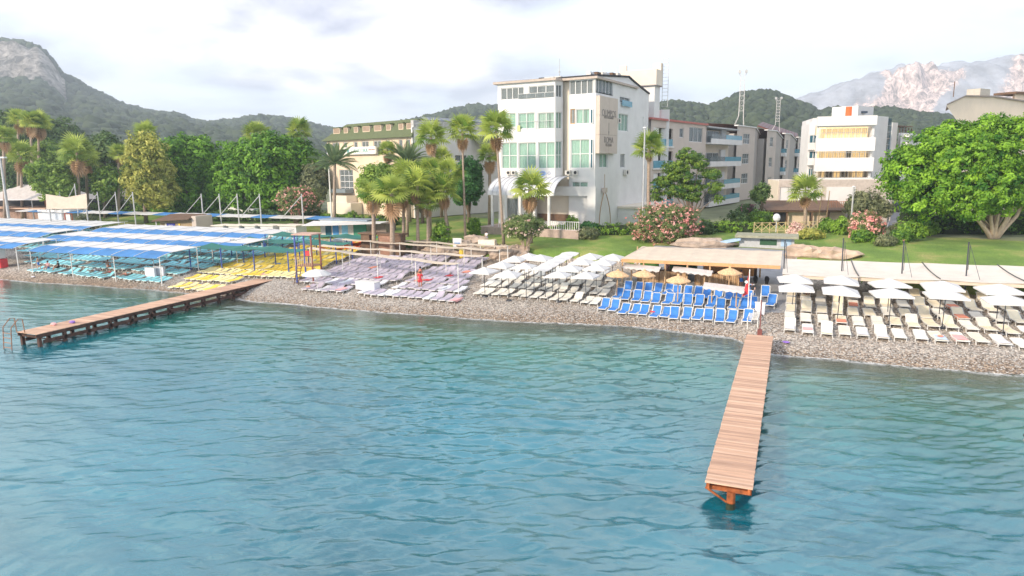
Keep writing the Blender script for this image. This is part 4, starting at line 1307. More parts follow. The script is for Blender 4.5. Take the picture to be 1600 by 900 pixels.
p = P(); p.box((*(q0.lerp(q1, .5) + FWD * 5).xy, 10.5), (16, 6, 12.2), 0, rz=HEAD - .9); p.build('rear_block', m_grey2, rr_, off=q0)


def lattice(name, label, px, y0, y1, D, w, lean=0.0):
    b = pd(px, y0, D); t_ = pd(px, y1, D); H = t_.z - b.z
    o = thing(name, label, 'antenna mast', b, 'lattice radio masts on the roofs')
    legs = [(-w, -w), (w, -w), (w, w), (-w, w)]
    for k in range(4):
        p = P(); sp = 2.2
        p.path([(legs[k][0] * sp - 0.4, legs[k][1] * sp, 0), (legs[k][0], legs[k][1], H * 0.2), (legs[k][0] * .9, legs[k][1] * .9, H * 0.98)], 0.05, 4); p.build('leg', M('galvanised mast', (0.55, 0.55, 0.56), 0.5), o)
    p = P(); n_ = 9
    for j in range(1, n_):
        z = H * 0.2 + H * 0.78 * j / n_
        for k in range(4):
            a, b_ = legs[k], legs[(k + 1) % 4]
            p.tube((a[0], a[1], z), (b_[0], b_[1], z), 0.03, n=4)
            p.tube((a[0], a[1], z), (b_[0], b_[1], z + H * 0.78 / n_), 0.02, n=4)
    p.build('lattice', M('galvanised mast', (0.55, 0.55, 0.56), 0.5), o)
    for dx in (-1, 1):
        p = P(); p.box((dx * w * 1.5, 0, H * 0.96), (0.5, 0.4, H * 0.05)); p.tube((dx * w * 1.5, 0, H * .9), (dx * w * 1.5, 0, H), 0.08, n=5); p.build('aerial', m_metal, o)


lattice('radio_mast', 'taller lattice radio mast on the grey apartment roof', 1157, 199, 108, 158, 0.5)
lattice('radio_mast', 'shorter lattice radio mast farther right behind the grey apartments', 1214, 205, 151, 196, 0.5)
sr = P()
c = pd(1110, 192, 120)

# ---- white apartment block with golden windows
WB = pd(1356, 330, 106.0); WB.z = 4.4
wb = bld('white_apartment_block', 'white apartment block with long balconies and golden lit reflections', WB)
dF = heading(-76); dS = heading(50)
FF = Face(wb, WB, dF, 20)
wF = FF.q(1276.5, 200)[0]
ztop = FF.q(1316, 182)[1]
bal = []
ops = [(FF.rect(1283, 198, 1356.5, 217)), (FF.rect(1277, 231, 1354.5, 248)), (FF.rect(1277, 259, 1346, 279))]
FF.wall(0, wF, 0, ztop, [(0.35, o_[1], wF - 0.3, o_[3]) for o_ in ops], m_white, depth=1.2)
solid(wb, 'block_core', [FF.w(0.0, 0, -2.7), FF.w(wF + 0.2, 0, -2.7), FF.w(wF + .2, 0, -13), FF.w(0, 0, -13)], 4.4, 4.4 + ztop, m_white)
for k, o_ in enumerate(ops):
    a0, t0, a1, t1 = 0.35, o_[1], wF - 0.3, o_[3]
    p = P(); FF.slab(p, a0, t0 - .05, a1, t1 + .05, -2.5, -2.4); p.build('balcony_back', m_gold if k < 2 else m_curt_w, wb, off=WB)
    nseg = [8, 7, 6][k]
    for j in range(nseg):
        s0 = a0 + 0.4 + (a1 - a0 - 0.8) * j / nseg; s1_ = a0 + 0.4 + (a1 - a0 - .8) * (j + 1) / nseg
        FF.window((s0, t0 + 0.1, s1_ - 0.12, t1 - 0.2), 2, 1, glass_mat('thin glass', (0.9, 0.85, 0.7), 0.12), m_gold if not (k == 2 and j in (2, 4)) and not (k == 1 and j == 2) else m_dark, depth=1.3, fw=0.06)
    pr = 0.9
    p = P(); FF.slab(p, -0.05, t0 - 1.9 if k else t0 - 1.85, wF + 0.1, t0 + 0.15, 0.0, pr); p.build('balcony', m_white, wb, off=WB)
    p = P(); FF.slab(p, 0.1, t0 + 0.9, wF, t0 + 0.96, pr - 0.1, pr - 0.05)
    for j in range(14): a = 0.1 + (wF - .1) * j / 13; FF.slab(p, a - .02, t0 + .15, a + .02, t0 + .9, pr - .1, pr - .06)
    p.build('railing', m_metal if k < 2 else m_dark, wb, off=WB)
p = P(); FF.slab(p, -0.05, ops[0][3] + 0.15, wF + 0.1, ztop + 0.02, 0, 0.9); p.build('fascia', m_white, wb, off=WB)
# set-back left wing
FLw = Face(wb, FF.w(wF, 0, -1.8), dF, 20)
wl = FLw.q(1264, 220)[0]
zl = FLw.q(1270, 193)[1]
lw = [FLw.rect(1265, 211, 1277, 224), FLw.rect(1264.5, 236, 1276.5, 248), FLw.rect(1263.5, 263, 1270.5, 276)]
FLw.wall(-0.1, wl, 0, zl, lw, m_white)
for w_ in lw: FLw.window(w_, 2, 1, m_darkgl, M('brown shade', (0.2, 0.13, 0.09)))
for w_ in lw: 
    p = P(); FLw.slab(p, w_[0] - .2, w_[1] - 1.0, w_[2] + .3, w_[1] + .1, 0.02, 0.8); p.build('balcony', m_white, wb, off=WB)
solid(wb, 'wing_core', [FLw.w(0, 0, -.5), FLw.w(wl, 0, -.5), FLw.w(wl, 0, -8), FLw.w(0, 0, -8)], 4.4, 4.4 + zl, m_white)
# right side wall with the tall blue glass strip
FSd = Face(wb, WB, dS, 20)
s1_ = FSd.q(1384.5, 230)[0]; s2 = FSd.q(1391, 230)[0]; s3_ = FSd.q(1399, 230)[0]
FSd.wall(0, s1_, 0, ztop, [], m_white); 
p = P(); FSd.slab(p, s1_, 1, s2, ztop - 0.2, -0.5, -0.1); p.build('glass_strip', m_darkgl, wb, off=WB)
p = P(); n_ = 14
for j in range(n_): z = 1 + (ztop - 1.4) * j / n_; FSd.slab(p, s1_, z, s2, z + 0.08, -0.1, -0.03)
p.build('glazing_bars', m_metal, wb, off=WB)
p = P(); FSd.slab(p, s2, 0, s3_, ztop - 0.8, -8, 0.1); p.build('end_pier', m_white, wb, off=WB)
c = FSd.w(s1_ * 0.5, ztop, -4.5); hh = FSd.q(1377, 164)[1] - ztop
p = P(); p.box(c + UP * hh / 2, (5.5, 4.0, hh), 0, ax=(dS, FSd.n, UP)); p.build('roof_room', m_white, wb, off=WB)
for k, px in enumerate((1331, 1339.5)):
    a = FF.q(px, 178)[0]; c = FF.w(a, ztop + 0.75, -2.0)
    p = P(); p.tube(c - UP * .7, c + UP * (0.8 if k == 0 else .4), 0.5, n=12); p.build('water_tank', M('orange water tank', (0.72, 0.13, 0.03), 0.5), wb, off=WB)
for k, px in enumerate((1345, 1352)):
    a = FF.q(px, 178)[0]; c = FF.w(a, ztop + 0.7, -2.6); p = P(); p.box(c, (1.6, 1.1, 0.3), 0, ax=(dF, FF.n, UP)); p.box(c - UP * .4, (.2, .2, .6)); p.build('solar_heater', m_solar, wb, off=WB)
# ---- low shop pavilion in front of it
PV = pd(1318, 345, 95.0); PV.z = 4.3
pv_ = bld('shop_pavilion', 'low beige pavilion with white shutters and a dark veranda roof under the white block', PV)
fP = Face(pv_, PV, heading(-80), 8)
wP = fP.q(1215, 320)[0]; zP = fP.q(1270, 281)[1]
uw = [fP.rect(1219, 292, 1285, 313)]
fP.wall(-6, wP, 0, zP, uw, M('beige band render', (0.50, 0.44, 0.40), 0.8), depth=0.3)
a0, t0, a1, t1 = uw[0]
for j in range(5):
    x0 = a0 + (a1 - a0) * j / 5; x1 = a0 + (a1 - a0) * (j + 1) / 5
    p = P(); fP.slab(p, x0 + .03, t0, x1 - .03, t1, -0.2, -0.12); p.build('shutter', m_white, pv_, off=PV)
solid(pv_, 'pavilion_core', [fP.w(-6, 0, -.35), fP.w(wP, 0, -.35), fP.w(wP, 0, -8), fP.w(-6, 0, -8)], 4.3, 4.3 + zP - 0.1, m_cream)
# small white gable loggia at right
a0, t0, a1, t1 = fP.rect(1291, 292, 1336, 318)
p = P(); fP.slab(p, a0, t0, a1, t1, -0.28, 0.06); p.build('white_panel', m_white, pv_, off=PV)
a0, t0, a1, t1 = fP.rect(1322, 313, 1327, 320)
p = P(); fP.slab(p, a0, t0, a1, t1, 0.1, 0.5); p.build('red_lantern', M('red orange', (0.75, 0.10, 0.04)), pv_, off=PV)
# veranda
FV = Face(pv_, fP.w(-2, 0, 5.5), heading(-80), 4)
v0 = FV.q(1325, 328)[0]; v1 = FV.q(1196, 328)[0]; tv = FV.q(1260, 327)[1]
p = P(); q4 = [FV.w(v0, tv - 0.1, 0.5), FV.w(v1, tv - 0.1, 0.5), FV.w(v1, tv + 0.9, -5.2), FV.w(v0, tv + 0.9, -5.2)]
p.sheet([[q4[0], q4[1]], [q4[3], q4[2]]], 0.15); p.build('veranda_roof', m_brown, pv_, off=PV)
p = P(); FV.slab(p, v0, tv - 0.35, v1, tv - 0.1, 0.3, 0.5); p.build('veranda_beam', m_brown, pv_, off=PV)
for px in (1198, 1229, 1268, 1294, 1325):
    a = FV.q(px, 335)[0]; p = P(); FV.slab(p, a - .1, 0, a + .1, tv - .2, .2, .4); p.build('post', m_brown, pv_, off=PV)
for (x0, x1, mm) in ((1230, 1266, m_gwall), (1271, 1293, m_gwall), (1296, 1322, m_gwall), (1200, 1227, m_dark)):
    a0 = FV.q(x1, 340)[0]; a1 = FV.q(x0, 340)[0]; p = P(); FV.slab(p, a0, -0.2, a1, tv - 0.35, -0.6, -0.4); p.build('screen', mm, pv_, off=PV)
p = P()
a0 = FV.q(1335, 320)[0]; a1 = FV.q(1296, 320)[0]; z0 = FV.q(1315, 324)[1]; z1 = FV.q(1315, 315)[1]
for k in range(16): a = a0 + (a1 - a0) * k / 15; FV.slab(p, a - .03, z0, a + .03, z1, .2, .26)
FV.slab(p, a0, z1, a1, z1 + .06, .18, .28); p.build('grille', M('terracotta grille', (0.45, 0.2, 0.13)), pv_, off=PV)

# ---- far white building and the cream building at the right
sight = lambda v: Vector((v.x, v.y, 0)).normalized()
B = pd(1397, 330, 150.0); B.z = 4.4
b = bld('far_white_building', 'small white building with loggias beyond the white apartment block', B)
f = Face(b, B, heading(50), 15); w_ = f.q(1412, 250)[0]; z_ = f.q(1405, 203)[1]
w2_ = f.q(1427, 250)[0]; z2_ = f.q(1420, 208)[1]
rs = [f.rect(1414.5, 221, 1419.5, 238), f.rect(1404, 239, 1411, 255)]
f.wall(0, w2_, 0, z2_, rs, m_white); f.window(rs[0], 2, 1, m_bluegl, None); f.window(rs[1], 2, 1, m_clear, m_curt_w)
solid(b, 'core', [f.w(0, 0, -.5), f.w(w2_, 0, -.5), f.w(w2_, 0) + sight(B) * 12, f.w(0.3, 0) + sight(B) * 12], 4.4, 4.4 + z2_, m_white)
p = P()
for k in range(6):
    a = w2_ * k / 5; f.slab(p, a - .1, z2_, a + .1, z2_ + 1.6 - .1 * k, -1, -.8)
f.slab(p, 0, z2_ + 1.4, w2_, z2_ + 1.6, -3, -.7); p.build('pergola', m_brown, b, off=B)
for yy in (210, 222, 240, 258):
    t0 = f.q(1420, yy)[1]; p = P(); f.slab(p, f.q(1412, yy)[0], t0 - .6, w2_ + .3, t0, 0.05, 1.2); p.build('balcony', m_white, b, off=B)

B = pd(1478, 350, 104.0); B.z = 4.4
b = bld('cream_building', 'plain cream building with a low gable rising behind the big tree', B)
f = Face(b, B, heading(58), 15)
m_cb = M('peach cream render', (0.86, 0.72, 0.58), 0.85, 0.05, 0.4)
sg = [f.q(x, y) for x, y in ((1479, 165), (1506, 151), (1552, 152), (1605, 160))]
zb_ = min(q_[1] for q_ in sg) - 2
rs = [f.rect(1504, 183, 1512.5, 193)]
f.wall(0, sg[3][0], 0, zb_, rs, m_cb)
p = P(); vs = [f.w(0, zb_), f.w(sg[0][0], sg[0][1]), f.w(sg[1][0], sg[1][1]), f.w(sg[2][0], sg[2][1]), f.w(sg[3][0], sg[3][1]), f.w(sg[3][0], zb_)]
p.add(vs, [(0, 5, 4, 3, 2, 1)]); p.build('gable', m_cb, b, off=B)
f.window(rs[0], 2, 1, m_clear, M('brown shade', (0.2, 0.13, 0.09)))
solid(b, 'core', [f.w(0.3, 0, -.4), f.w(sg[3][0], 0, -.4), f.w(sg[3][0], 0) + sight(B) * 14, f.w(0.3, 0) + sight(B) * 14], 4.4, 4.4 + zb_, m_cb)
p = P()
for i in range(3):
    q0, q1 = sg[i], sg[i + 1]
    p.sheet([[f.w(q0[0] - (0.5 if i == 0 else 0), q0[1] + .02, .3), f.w(q1[0], q1[1] + .02, .3)], [f.w(q0[0] - (0.5 if i == 0 else 0), q0[1] + .02) + sight(B) * 14, f.w(q1[0], q1[1] + .02) + sight(B) * 14]], -0.2)
p.build('roof', M('grey brown roof', (0.30, 0.25, 0.22)), b, off=B)
c = f.w(f.q(1561, 150)[0], f.q(1561, 146)[1], -3); p = P(); p.box(c, (3.2, 2, 1.8), 0, ax=(f.d, f.n, UP)); p.build('roof_box', M('stone roof box', (0.45, 0.42, 0.36)), b, off=B)
c = f.w(f.q(1501, 150)[0], sg[1][1], -1); hp = pd(1501, 127, c.dot(FWD)).z - c.z; p = P(); p.tube(c, c + UP * hp, 0.06); p.build('flag_pole', m_brown, b, off=B)
B2 = pd(1582, 300, 118.0); B2.z = 4.4
b = bld('rear_cream_house', 'cream upper storey with brown eave at the far right behind the gabled building', B2)
f = Face(b, B2, heading(66), 15); ww_ = f.q(1640, 150)[0]; z_ = f.q(1590, 147)[1]
f.wall(-2.5, ww_, 0, z_, [], m_cb)
solid(b, 'core', [f.w(-2.3, 0, -.4), f.w(ww_, 0, -.4), f.w(ww_, 0) + sight(B2) * 12, f.w(-2.3, 0) + sight(B2) * 12], 4.4, 4.4 + z_, m_cb)
p = P(); f.slab(p, -3.2, z_, ww_, z_ + .35, -3, .6); p.build('roof', m_brown, b, off=B2)
# garden wall behind the hedge on the right
Wl = pd(1436, 352, 96); Wr = pd(1482, 352, 90)
wl_ = bld('garden_wall', 'low whitish garden wall glimpsed under the big tree', Wl, cat='wall')
p = P(); d_ = (Wr - Wl); d_.z = 0; d_.normalize(); nrm = d_.cross(UP)
for k in range(6):
    c = Vector((Wl.x, Wl.y, 4.9)) + d_ * (k * 2.2 + 1.1); p = P(); p.box(c, (2.17, 0.25, 2.2), 0, ax=(d_, nrm, UP)); p.build('wall_panel', m_cream, wl_, off=Wl)
# road
rd = P()
e0 = [pd(1386, 358, 86), pd(1452, 358, 86)]; e1_ = [pd(1396, 328, 135), pd(1424, 328, 135)]
rw_ = []
for k in range(12):
    u = k / 11; a = e0[0].lerp(e1_[0], u); b_ = e0[1].lerp(e1_[1], u)
    rw_.append([Vector((a.x, a.y, g(a.x, a.y) + 0.22)), Vector((b_.x, b_.y, g(b_.x, b_.y) + 0.22))])
rd.sheet(rw_, 0.02)
tag(rd.build('road', M('pale asphalt', (0.22, 0.22, 0.24), 0.85, 0.1, 1.5, 0.2)), kind='structure')
kb = P()
for side in (0, 1): kb.path([r_[side] + Vector((0, 0, .03)) for r_ in rw_], 0.1, 4)
tag(kb.build('kerb', M('kerb stone', (0.4, 0.4, 0.4))), kind='structure')

# ------------------------------------------------------------------ vegetation
def quads_from(cen, nrm, size, aspect, rg, spin=True):
    """small leaf faces: centres (n,3), normals (n,3)"""
    n = len(cen)
    nrm = nrm / np.maximum(1e-6, np.linalg.norm(nrm, axis=1))[:, None]
    a = rg.normal(size=(n, 3)); u = np.cross(nrm, a); u /= np.maximum(1e-6, np.linalg.norm(u, axis=1))[:, None]
    w = np.cross(nrm, u)
    s = size * rg.uniform(0.45, 1.6, n)[:, None]
    u = u * s; w = w * s * aspect
    v = np.stack([cen - u, cen - w * 0.8, cen + u, cen + w * 0.8], 1)
    f = np.arange(n * 4).reshape(n, 4)
    return v.reshape(-1, 3), f


def crown(name, blobs, nclump, per, rclump, leaf, mat, parent, seed=0, aspect=0.6, shell=0.62, gravity=0.0, flat=1.0, tone0=0.5):
    """leaf clumps spread through the outer part of a set of ellipsoids (cx,cy,cz,rx,ry,rz)"""
    rg = np.random.default_rng(seed)
    B = np.array(blobs, float)
    wgt = (B[:, 3] * B[:, 4] * B[:, 5]) ** (2 / 3); wgt /= wgt.sum()
    k = rg.choice(len(B), nclump * 2, p=wgt)
    d = rg.normal(size=(nclump * 2, 3)); d /= np.linalg.norm(d, axis=1)[:, None]
    rr = rg.uniform(shell, 1.0, nclump * 2) ** 0.6 * (1 + 0.13 * rg.normal(size=nclump * 2))
    c = B[k, :3] + d * B[k, 3:] * rr[:, None]
    # drop clumps that lie deep in another body
    keep = np.ones(len(c), bool)
    for b in B:
        q = (((c - b[:3]) / b[3:]) ** 2).sum(1)
        keep &= q > 0.34
    c = c[keep][:nclump]; d = d[keep][:nclump]; n = len(c)
    ct = np.clip(rg.normal(tone0, 0.28, n), 0, 1)
    rc = rclump * rg.uniform(0.55, 1.35, n)
    o = rg.normal(size=(n, per, 3)); o /= np.linalg.norm(o, axis=2)[..., None]
    o *= (rg.uniform(0.25, 1, (n, per, 1)) ** 0.5) * rc[:, None, None] * np.array([1, 1, 0.75 * flat])
    cen = c[:, None] + o
    nr = o / rc[:, None, None] * 1.0 + d[:, None] * 0.7 + rg.normal(size=(n, per, 3)) * 0.55 + np.array([0, 0, 0.35])
    if gravity: cen[..., 2] -= gravity * rg.random((n, per)) * rc[:, None]
    v, f = quads_from(cen.reshape(-1, 3), nr.reshape(-1, 3), leaf, aspect, rg)
    tn = np.clip(np.repeat(ct, per) + rg.normal(0, 0.13, n * per), 0, 1)
    return np_mesh(name, v, f, mat, parent, tone=np.repeat(tn, 4))


m_bark = M('grey brown bark', (0.20, 0.15, 0.11), 0.9, 0.3, 5, 0.5)
m_pbark = M('pale pinkish bark', (0.42, 0.32, 0.25), 0.85, 0.25, 3, 0.4, stretch=(3, 3, 0.6))
m_ficus = foliage_mat('ficus leaves', (0.02, 0.10, 0.006), (0.23, 0.46, 0.035), 0.30)
m_big = foliage_mat('bright ficus leaves', (0.025, 0.13, 0.006), (0.33, 0.58, 0.045), 0.32)
m_olive = foliage_mat('yellow green leaves', (0.15, 0.21, 0.035), (0.60, 0.58, 0.14), 0.35)
m_mid = foliage_mat('mid green leaves', (0.05, 0.13, 0.02), (0.30, 0.44, 0.07), 0.3)
m_darkl = foliage_mat('dark green leaves', (0.03, 0.075, 0.02), (0.15, 0.24, 0.07), 0.25)
m_grn2 = foliage_mat('fresh green leaves', (0.03, 0.12, 0.03), (0.12, 0.32, 0.08), 0.3)
m_jac = foliage_mat('feathery leaves', (0.04, 0.13, 0.03), (0.26, 0.38, 0.05), 0.35)
m_grey_l = foliage_mat('grey green leaves', (0.09, 0.12, 0.06), (0.30, 0.32, 0.16), 0.3)
m_hedge = foliage_mat('hedge leaves', (0.035, 0.12, 0.012), (0.28, 0.47, 0.05), 0.25)
m_flower = foliage_mat('pink flowers', (0.65, 0.20, 0.20), (0.95, 0.58, 0.50), 0.2)
m_flower2 = foliage_mat('pale flowers', (0.70, 0.42, 0.38), (0.90, 0.78, 0.68), 0.2)
m_purple = foliage_mat('purple flowers', (0.25, 0.08, 0.14), (0.50, 0.22, 0.30), 0.2)


def limbs(parent, base_r, H, tips, seed, mat, split=0.35, thick=0.62, sway=0.25, name='trunk', n=7, nseg=5):
    """tapered trunk with limbs ending at tips (local coordinates), one joined mesh"""
    rg = random.Random(seed); p = P()
    z0 = H * split
    p.path([(0, 0, -0.3), (0.02, 0, z0 * 0.3), (rg.uniform(-.05, .05), rg.uniform(-.05, .05), z0)], [base_r * 1.25, base_r, base_r * 0.8], n)
    for (x, y, z) in tips:
        pts = []; rad = []
        for k in range(nseg + 1):
            u = k / nseg
            pts.append((x * u ** 0.9 + rg.uniform(-1, 1) * sway * u * (1 - u) * 2, y * u ** 0.9 + rg.uniform(-1, 1) * sway * u * (1 - u) * 2, z0 * 0.8 + (z - z0 * 0.8) * u))
            rad.append(base_r * thick * (1 - u) + 0.02)
        p.path(pts, rad, 5)
    return p.build(name, mat, parent, smooth=True)


def tree(name, label, px, py, D, px_c, py_c, hw, hh, mat, seed, bark=m_bark, cat='tree', clumps=260, per=34, rc=0.9, leaf=0.22, blobs=None, group=None, depthk=0.9, base_z=None, tr=0.28, shell=0.55, fork=0.35, thick=0.62, tipk=0.8, **kw):
    """tree standing at px,py (distance D) whose crown is centred at px_c,py_c with half width hw and half height hh in the picture"""
    b = pd(px, py, D); z0 = g(b.x, b.y) if base_z is None else base_z
    b.z = z0
    c = pd(px_c, py_c, D); sc = D / FOC
    W, Hh = hw * sc, hh * sc
    root = thing(name, label, cat, b, group)
    cl = Vector(c) - b
    rg = random.Random(seed)
    if blobs is None:
        blobs = [(0, 0, 0, 0.72, 0.80)] + [(rg.uniform(-0.55, 0.55), rg.uniform(-0.6, 0.6), rg.uniform(-0.45, 0.5), rg.uniform(0.35, 0.5), rg.uniform(0.35, 0.5)) for _ in range(7)]
    bl = []
    for (lx, ly, lz, rx, rz) in blobs:   # lateral, depth, vertical, radii as fractions
        o = cl + RGT * (lx * W) + FWD * (ly * W * depthk) + UP * (lz * Hh)
        bl.append((o.x, o.y, o.z, rx * W, rx * W * depthk, rz * Hh))
    crown('crown', bl, clumps, per, rc, leaf, mat, root, seed, shell=shell, **kw)
    tips = [(q[0] * tipk, q[1] * tipk, q[2] + q[5] * 0.1) for q in bl]
    limbs(root, tr, max(1.0, cl.z), tips, seed, bark, fork, thick)
    return root


# the big ficus on the right lawn: blobs fitted to its outline
tree('ficus_tree', 'huge round bright green tree with a pale forked trunk on the right lawn', 1551, 389, 75, 1507, 262, 117, 84, m_big, 3, m_pbark, clumps=1500, per=58, rc=0.66, leaf=0.17, tr=0.2, fork=0.12, thick=0.5, tipk=0.8,
     blobs=[(-0.05, 0, 0.05, 0.62, 0.78), (-0.62, 0.1, -0.12, 0.36, 0.55), (-0.30, 0, 0.30, 0.42, 0.52), (0.30, 0.1, 0.42, 0.45, 0.52), (0.72, 0, 0.30, 0.42, 0.60), (0.62, 0, -0.20, 0.42, 0.52),
            (-0.45, -0.1, -0.45, 0.40, 0.42), (0.10, -0.3, -0.30, 0.42, 0.52), (0.95, 0, 0.0, 0.35, 0.7), (-0.80, 0, -0.12, 0.20, 0.40), (-0.05, -0.2, -0.62, 0.32, 0.30), (0.35, -0.3, -0.55, .25, .25)])
_t = bpy.data.objects['ficus_tree']
m_limb = M('pale tan limb bark', (0.66, 0.50, 0.37), 0.85, 0.2, 2.5, 0.5, stretch=(2.5, 2.5, 0.6))
for k, (lx, ly, hz_, r_) in enumerate(((-2.9, -.5, 4.9, .27), (-1.3, -.9, 4.6, .24), (-.3, -.6, 5.2, .30), (.6, -1.1, 4.8, .22), (1.5, -.4, 5.2, .28), (3.0, .2, 5.6, .26), (.9, .8, 5.4, .24), (-1.4, .9, 5.2, .22))):
    e_ = RGT * lx + FWD * ly
    p = P(); p.path([(e_.x * .05, e_.y * .05, -.3), (e_.x * .34, e_.y * .34, hz_ * .16), (e_.x * .78, e_.y * .78, hz_ * .42), (e_.x * 1.02, e_.y * 1.02, hz_ * .74), (e_.x * 1.2, e_.y * 1.2, hz_ * 1.15)], [r_ * 1.1, r_ * .9, r_ * .68, r_ * .55, r_ * .4], 8)
    p.build('limb', m_limb, _t, smooth=True)
# the pair of dark ficus trees left
tree('ficus_tree', 'dark green dense tree with a leafy skirt, left one of the dark pair', 300, 335, 135, 294, 272, 66, 62, m_ficus, 5, clumps=1250, per=34, rc=1.0, leaf=0.30, tr=0.5,
     blobs=[(0, 0, 0.1, 0.62, 0.75), (-0.45, 0, -0.25, 0.42, 0.6), (0.35, 0, 0.35, 0.45, 0.55), (0.55, 0, -0.1, 0.42, 0.55), (-0.2, -0.3, 0.45, 0.42, 0.45), (0, -0.3, -0.45, 0.5, 0.42), (-0.7, 0, -0.5, 0.25, 0.4), (-0.1, -0.2, -0.78, 0.55, 0.22), (0.5, 0, -0.75, 0.4, 0.25)])
tree('ficus_tree', 'dark green dense tree, wider right one of the dark pair beside the oleander', 422, 342, 128, 425, 273, 86, 62, m_ficus, 8, clumps=1700, per=34, rc=1.0, leaf=0.30, tr=0.55,
     blobs=[(-0.1, 0, 0.1, 0.6, 0.78), (-0.6, 0, 0.05, 0.36, 0.65), (0.40, 0, 0.25, 0.42, 0.62), (0.70, 0, -0.05, 0.32, 0.55), (0.1, -0.3, 0.5, 0.42, 0.45), (-0.35, -0.2, -0.4, 0.42, 0.45), (0.15, -0.3, -0.45, 0.42, 0.42), (-0.85, 0, -0.2, 0.2, 0.5), (-0.5, 0, 0.5, 0.3, 0.35)])
tree('poplar_like_tree', 'tall yellow olive leaved tree left of the dark pair', 228, 345, 125, 230, 262, 43, 66, m_olive, 12, clumps=750, per=32, rc=0.85, leaf=0.26, gravity=0.8, tr=0.35)
tree('cypress_tree', 'grey green twin topped tree on the left before the mountain', 165, 315, 150, 166, 240, 30, 38, m_darkl, 15, clumps=330, per=30, rc=1.0, leaf=0.30)
tree('round_tree', 'medium green tree between the olive leaved tree and the palms at left', 163, 330, 135, 165, 290, 26, 30, m_mid, 17, clumps=260, per=30, rc=0.9, leaf=0.28)
tree('park_tree', 'yellowish green tree in front of the thatched roofs at left', 85, 330, 132, 85, 285, 40, 33, m_mid, 18, clumps=480, per=30, rc=0.9, leaf=0.28, tone0=0.6)
tree('umbrella_pine', 'broad flat topped pine in the wood at the left edge', 72, 310, 165, 72, 240, 48, 24, m_mid, 19, clumps=480, per=30, rc=1.1, leaf=0.30, flat=0.7)
for i, (x, y, hw, hh, D, lb) in enumerate(((12, 205, 42, 36, 190, 'dark tree at the left edge of the photo behind the dead palms'), (60, 218, 36, 32, 185, 'dark crown behind the two brown skirted palms'),
                                           (95, 215, 34, 40, 195, 'dark tree rising right of the brown palms'), (118, 250, 28, 45, 190, 'darkest tree at the right end of the left wood'),
                                           (30, 268, 40, 40, 180, 'shaded tree low behind the light pole'), (110, 292, 40, 28, 170, 'low shaded tree behind the restaurant roofs'), (200, 285, 22, 30, 150, 'small shaded tree under the olive leaved tree'))):
    tree('dark_tree', lb, x, 320, D, x, y, hw, hh, m_darkl, 30 + i, clumps=330, per=28, rc=1.3, leaf=0.36, group='dark trees of the left wood')
tree('round_tree', 'deep green round tree just left of the white hotel canopy', 733, 350, 98, 733, 283, 27, 42, m_grn2, 41, clumps=600, per=32, rc=0.6, leaf=0.20)
tree('feathery_tree', 'feathery tree with airy layered crown in front of the grey apartments', 1079, 350, 84, 1076, 276, 54, 46, m_jac, 44, clumps=560, per=30, rc=0.50, leaf=0.13, shell=0.2, tr=0.16, flat=0.6,
     blobs=[(-0.05, 0, 0.65, 0.28, 0.28), (-0.35, 0, 0.30, 0.36, 0.25), (0.30, 0, 0.45, 0.22, 0.25), (0.62, 0, 0.08, 0.30, 0.16), (-0.70, 0, -0.15, 0.30, 0.22), (-0.2, 0, 0.0, 0.40, 0.22), (0.15, 0, -0.30, 0.35, 0.20), (-0.35, 0, -0.45, 0.35, 0.22), (0.75, 0, -0.35, 0.22, 0.18), (0.1, 0, -0.65, 0.3, 0.2), (-0.9, 0, -0.55, 0.18, 0.25), (0.9, 0, -0.75, .12, .12)])
tree('olive_tree', 'pale drooping olive green tree beside the road', 1352, 352, 86, 1354, 318, 33, 27, m_grey_l, 47, clumps=420, per=30, rc=0.45, leaf=0.14, gravity=1.2, tr=0.2)
tree('ornamental_tree', 'small dark reddish green tree left of the pavilion', 1192, 345, 92, 1190, 300, 18, 20, m_darkl, 48, clumps=120, per=26, rc=0.4, leaf=0.14, shell=0.2, tr=0.1)
tree('bottle_green_tree', 'grey green tree between the dark pair and the tall thin palm', 490, 335, 125, 488, 288, 24, 38, m_grey_l, 50, clumps=360, per=30, rc=0.8, leaf=0.24, tone0=0.3)
tree('leafy_tree', 'yellow green bushy tree behind the clustered fan palms', 585, 345, 100, 592, 288, 40, 36, m_mid, 51, clumps=700, per=32, rc=0.7, leaf=0.20, tone0=0.75)
tree('leafy_tree', 'dense yellow green crown right behind the central fan palms', 660, 345, 104, 655, 292, 42, 34, m_mid, 52, clumps=600, per=32, rc=0.7, leaf=0.20, tone0=0.7)


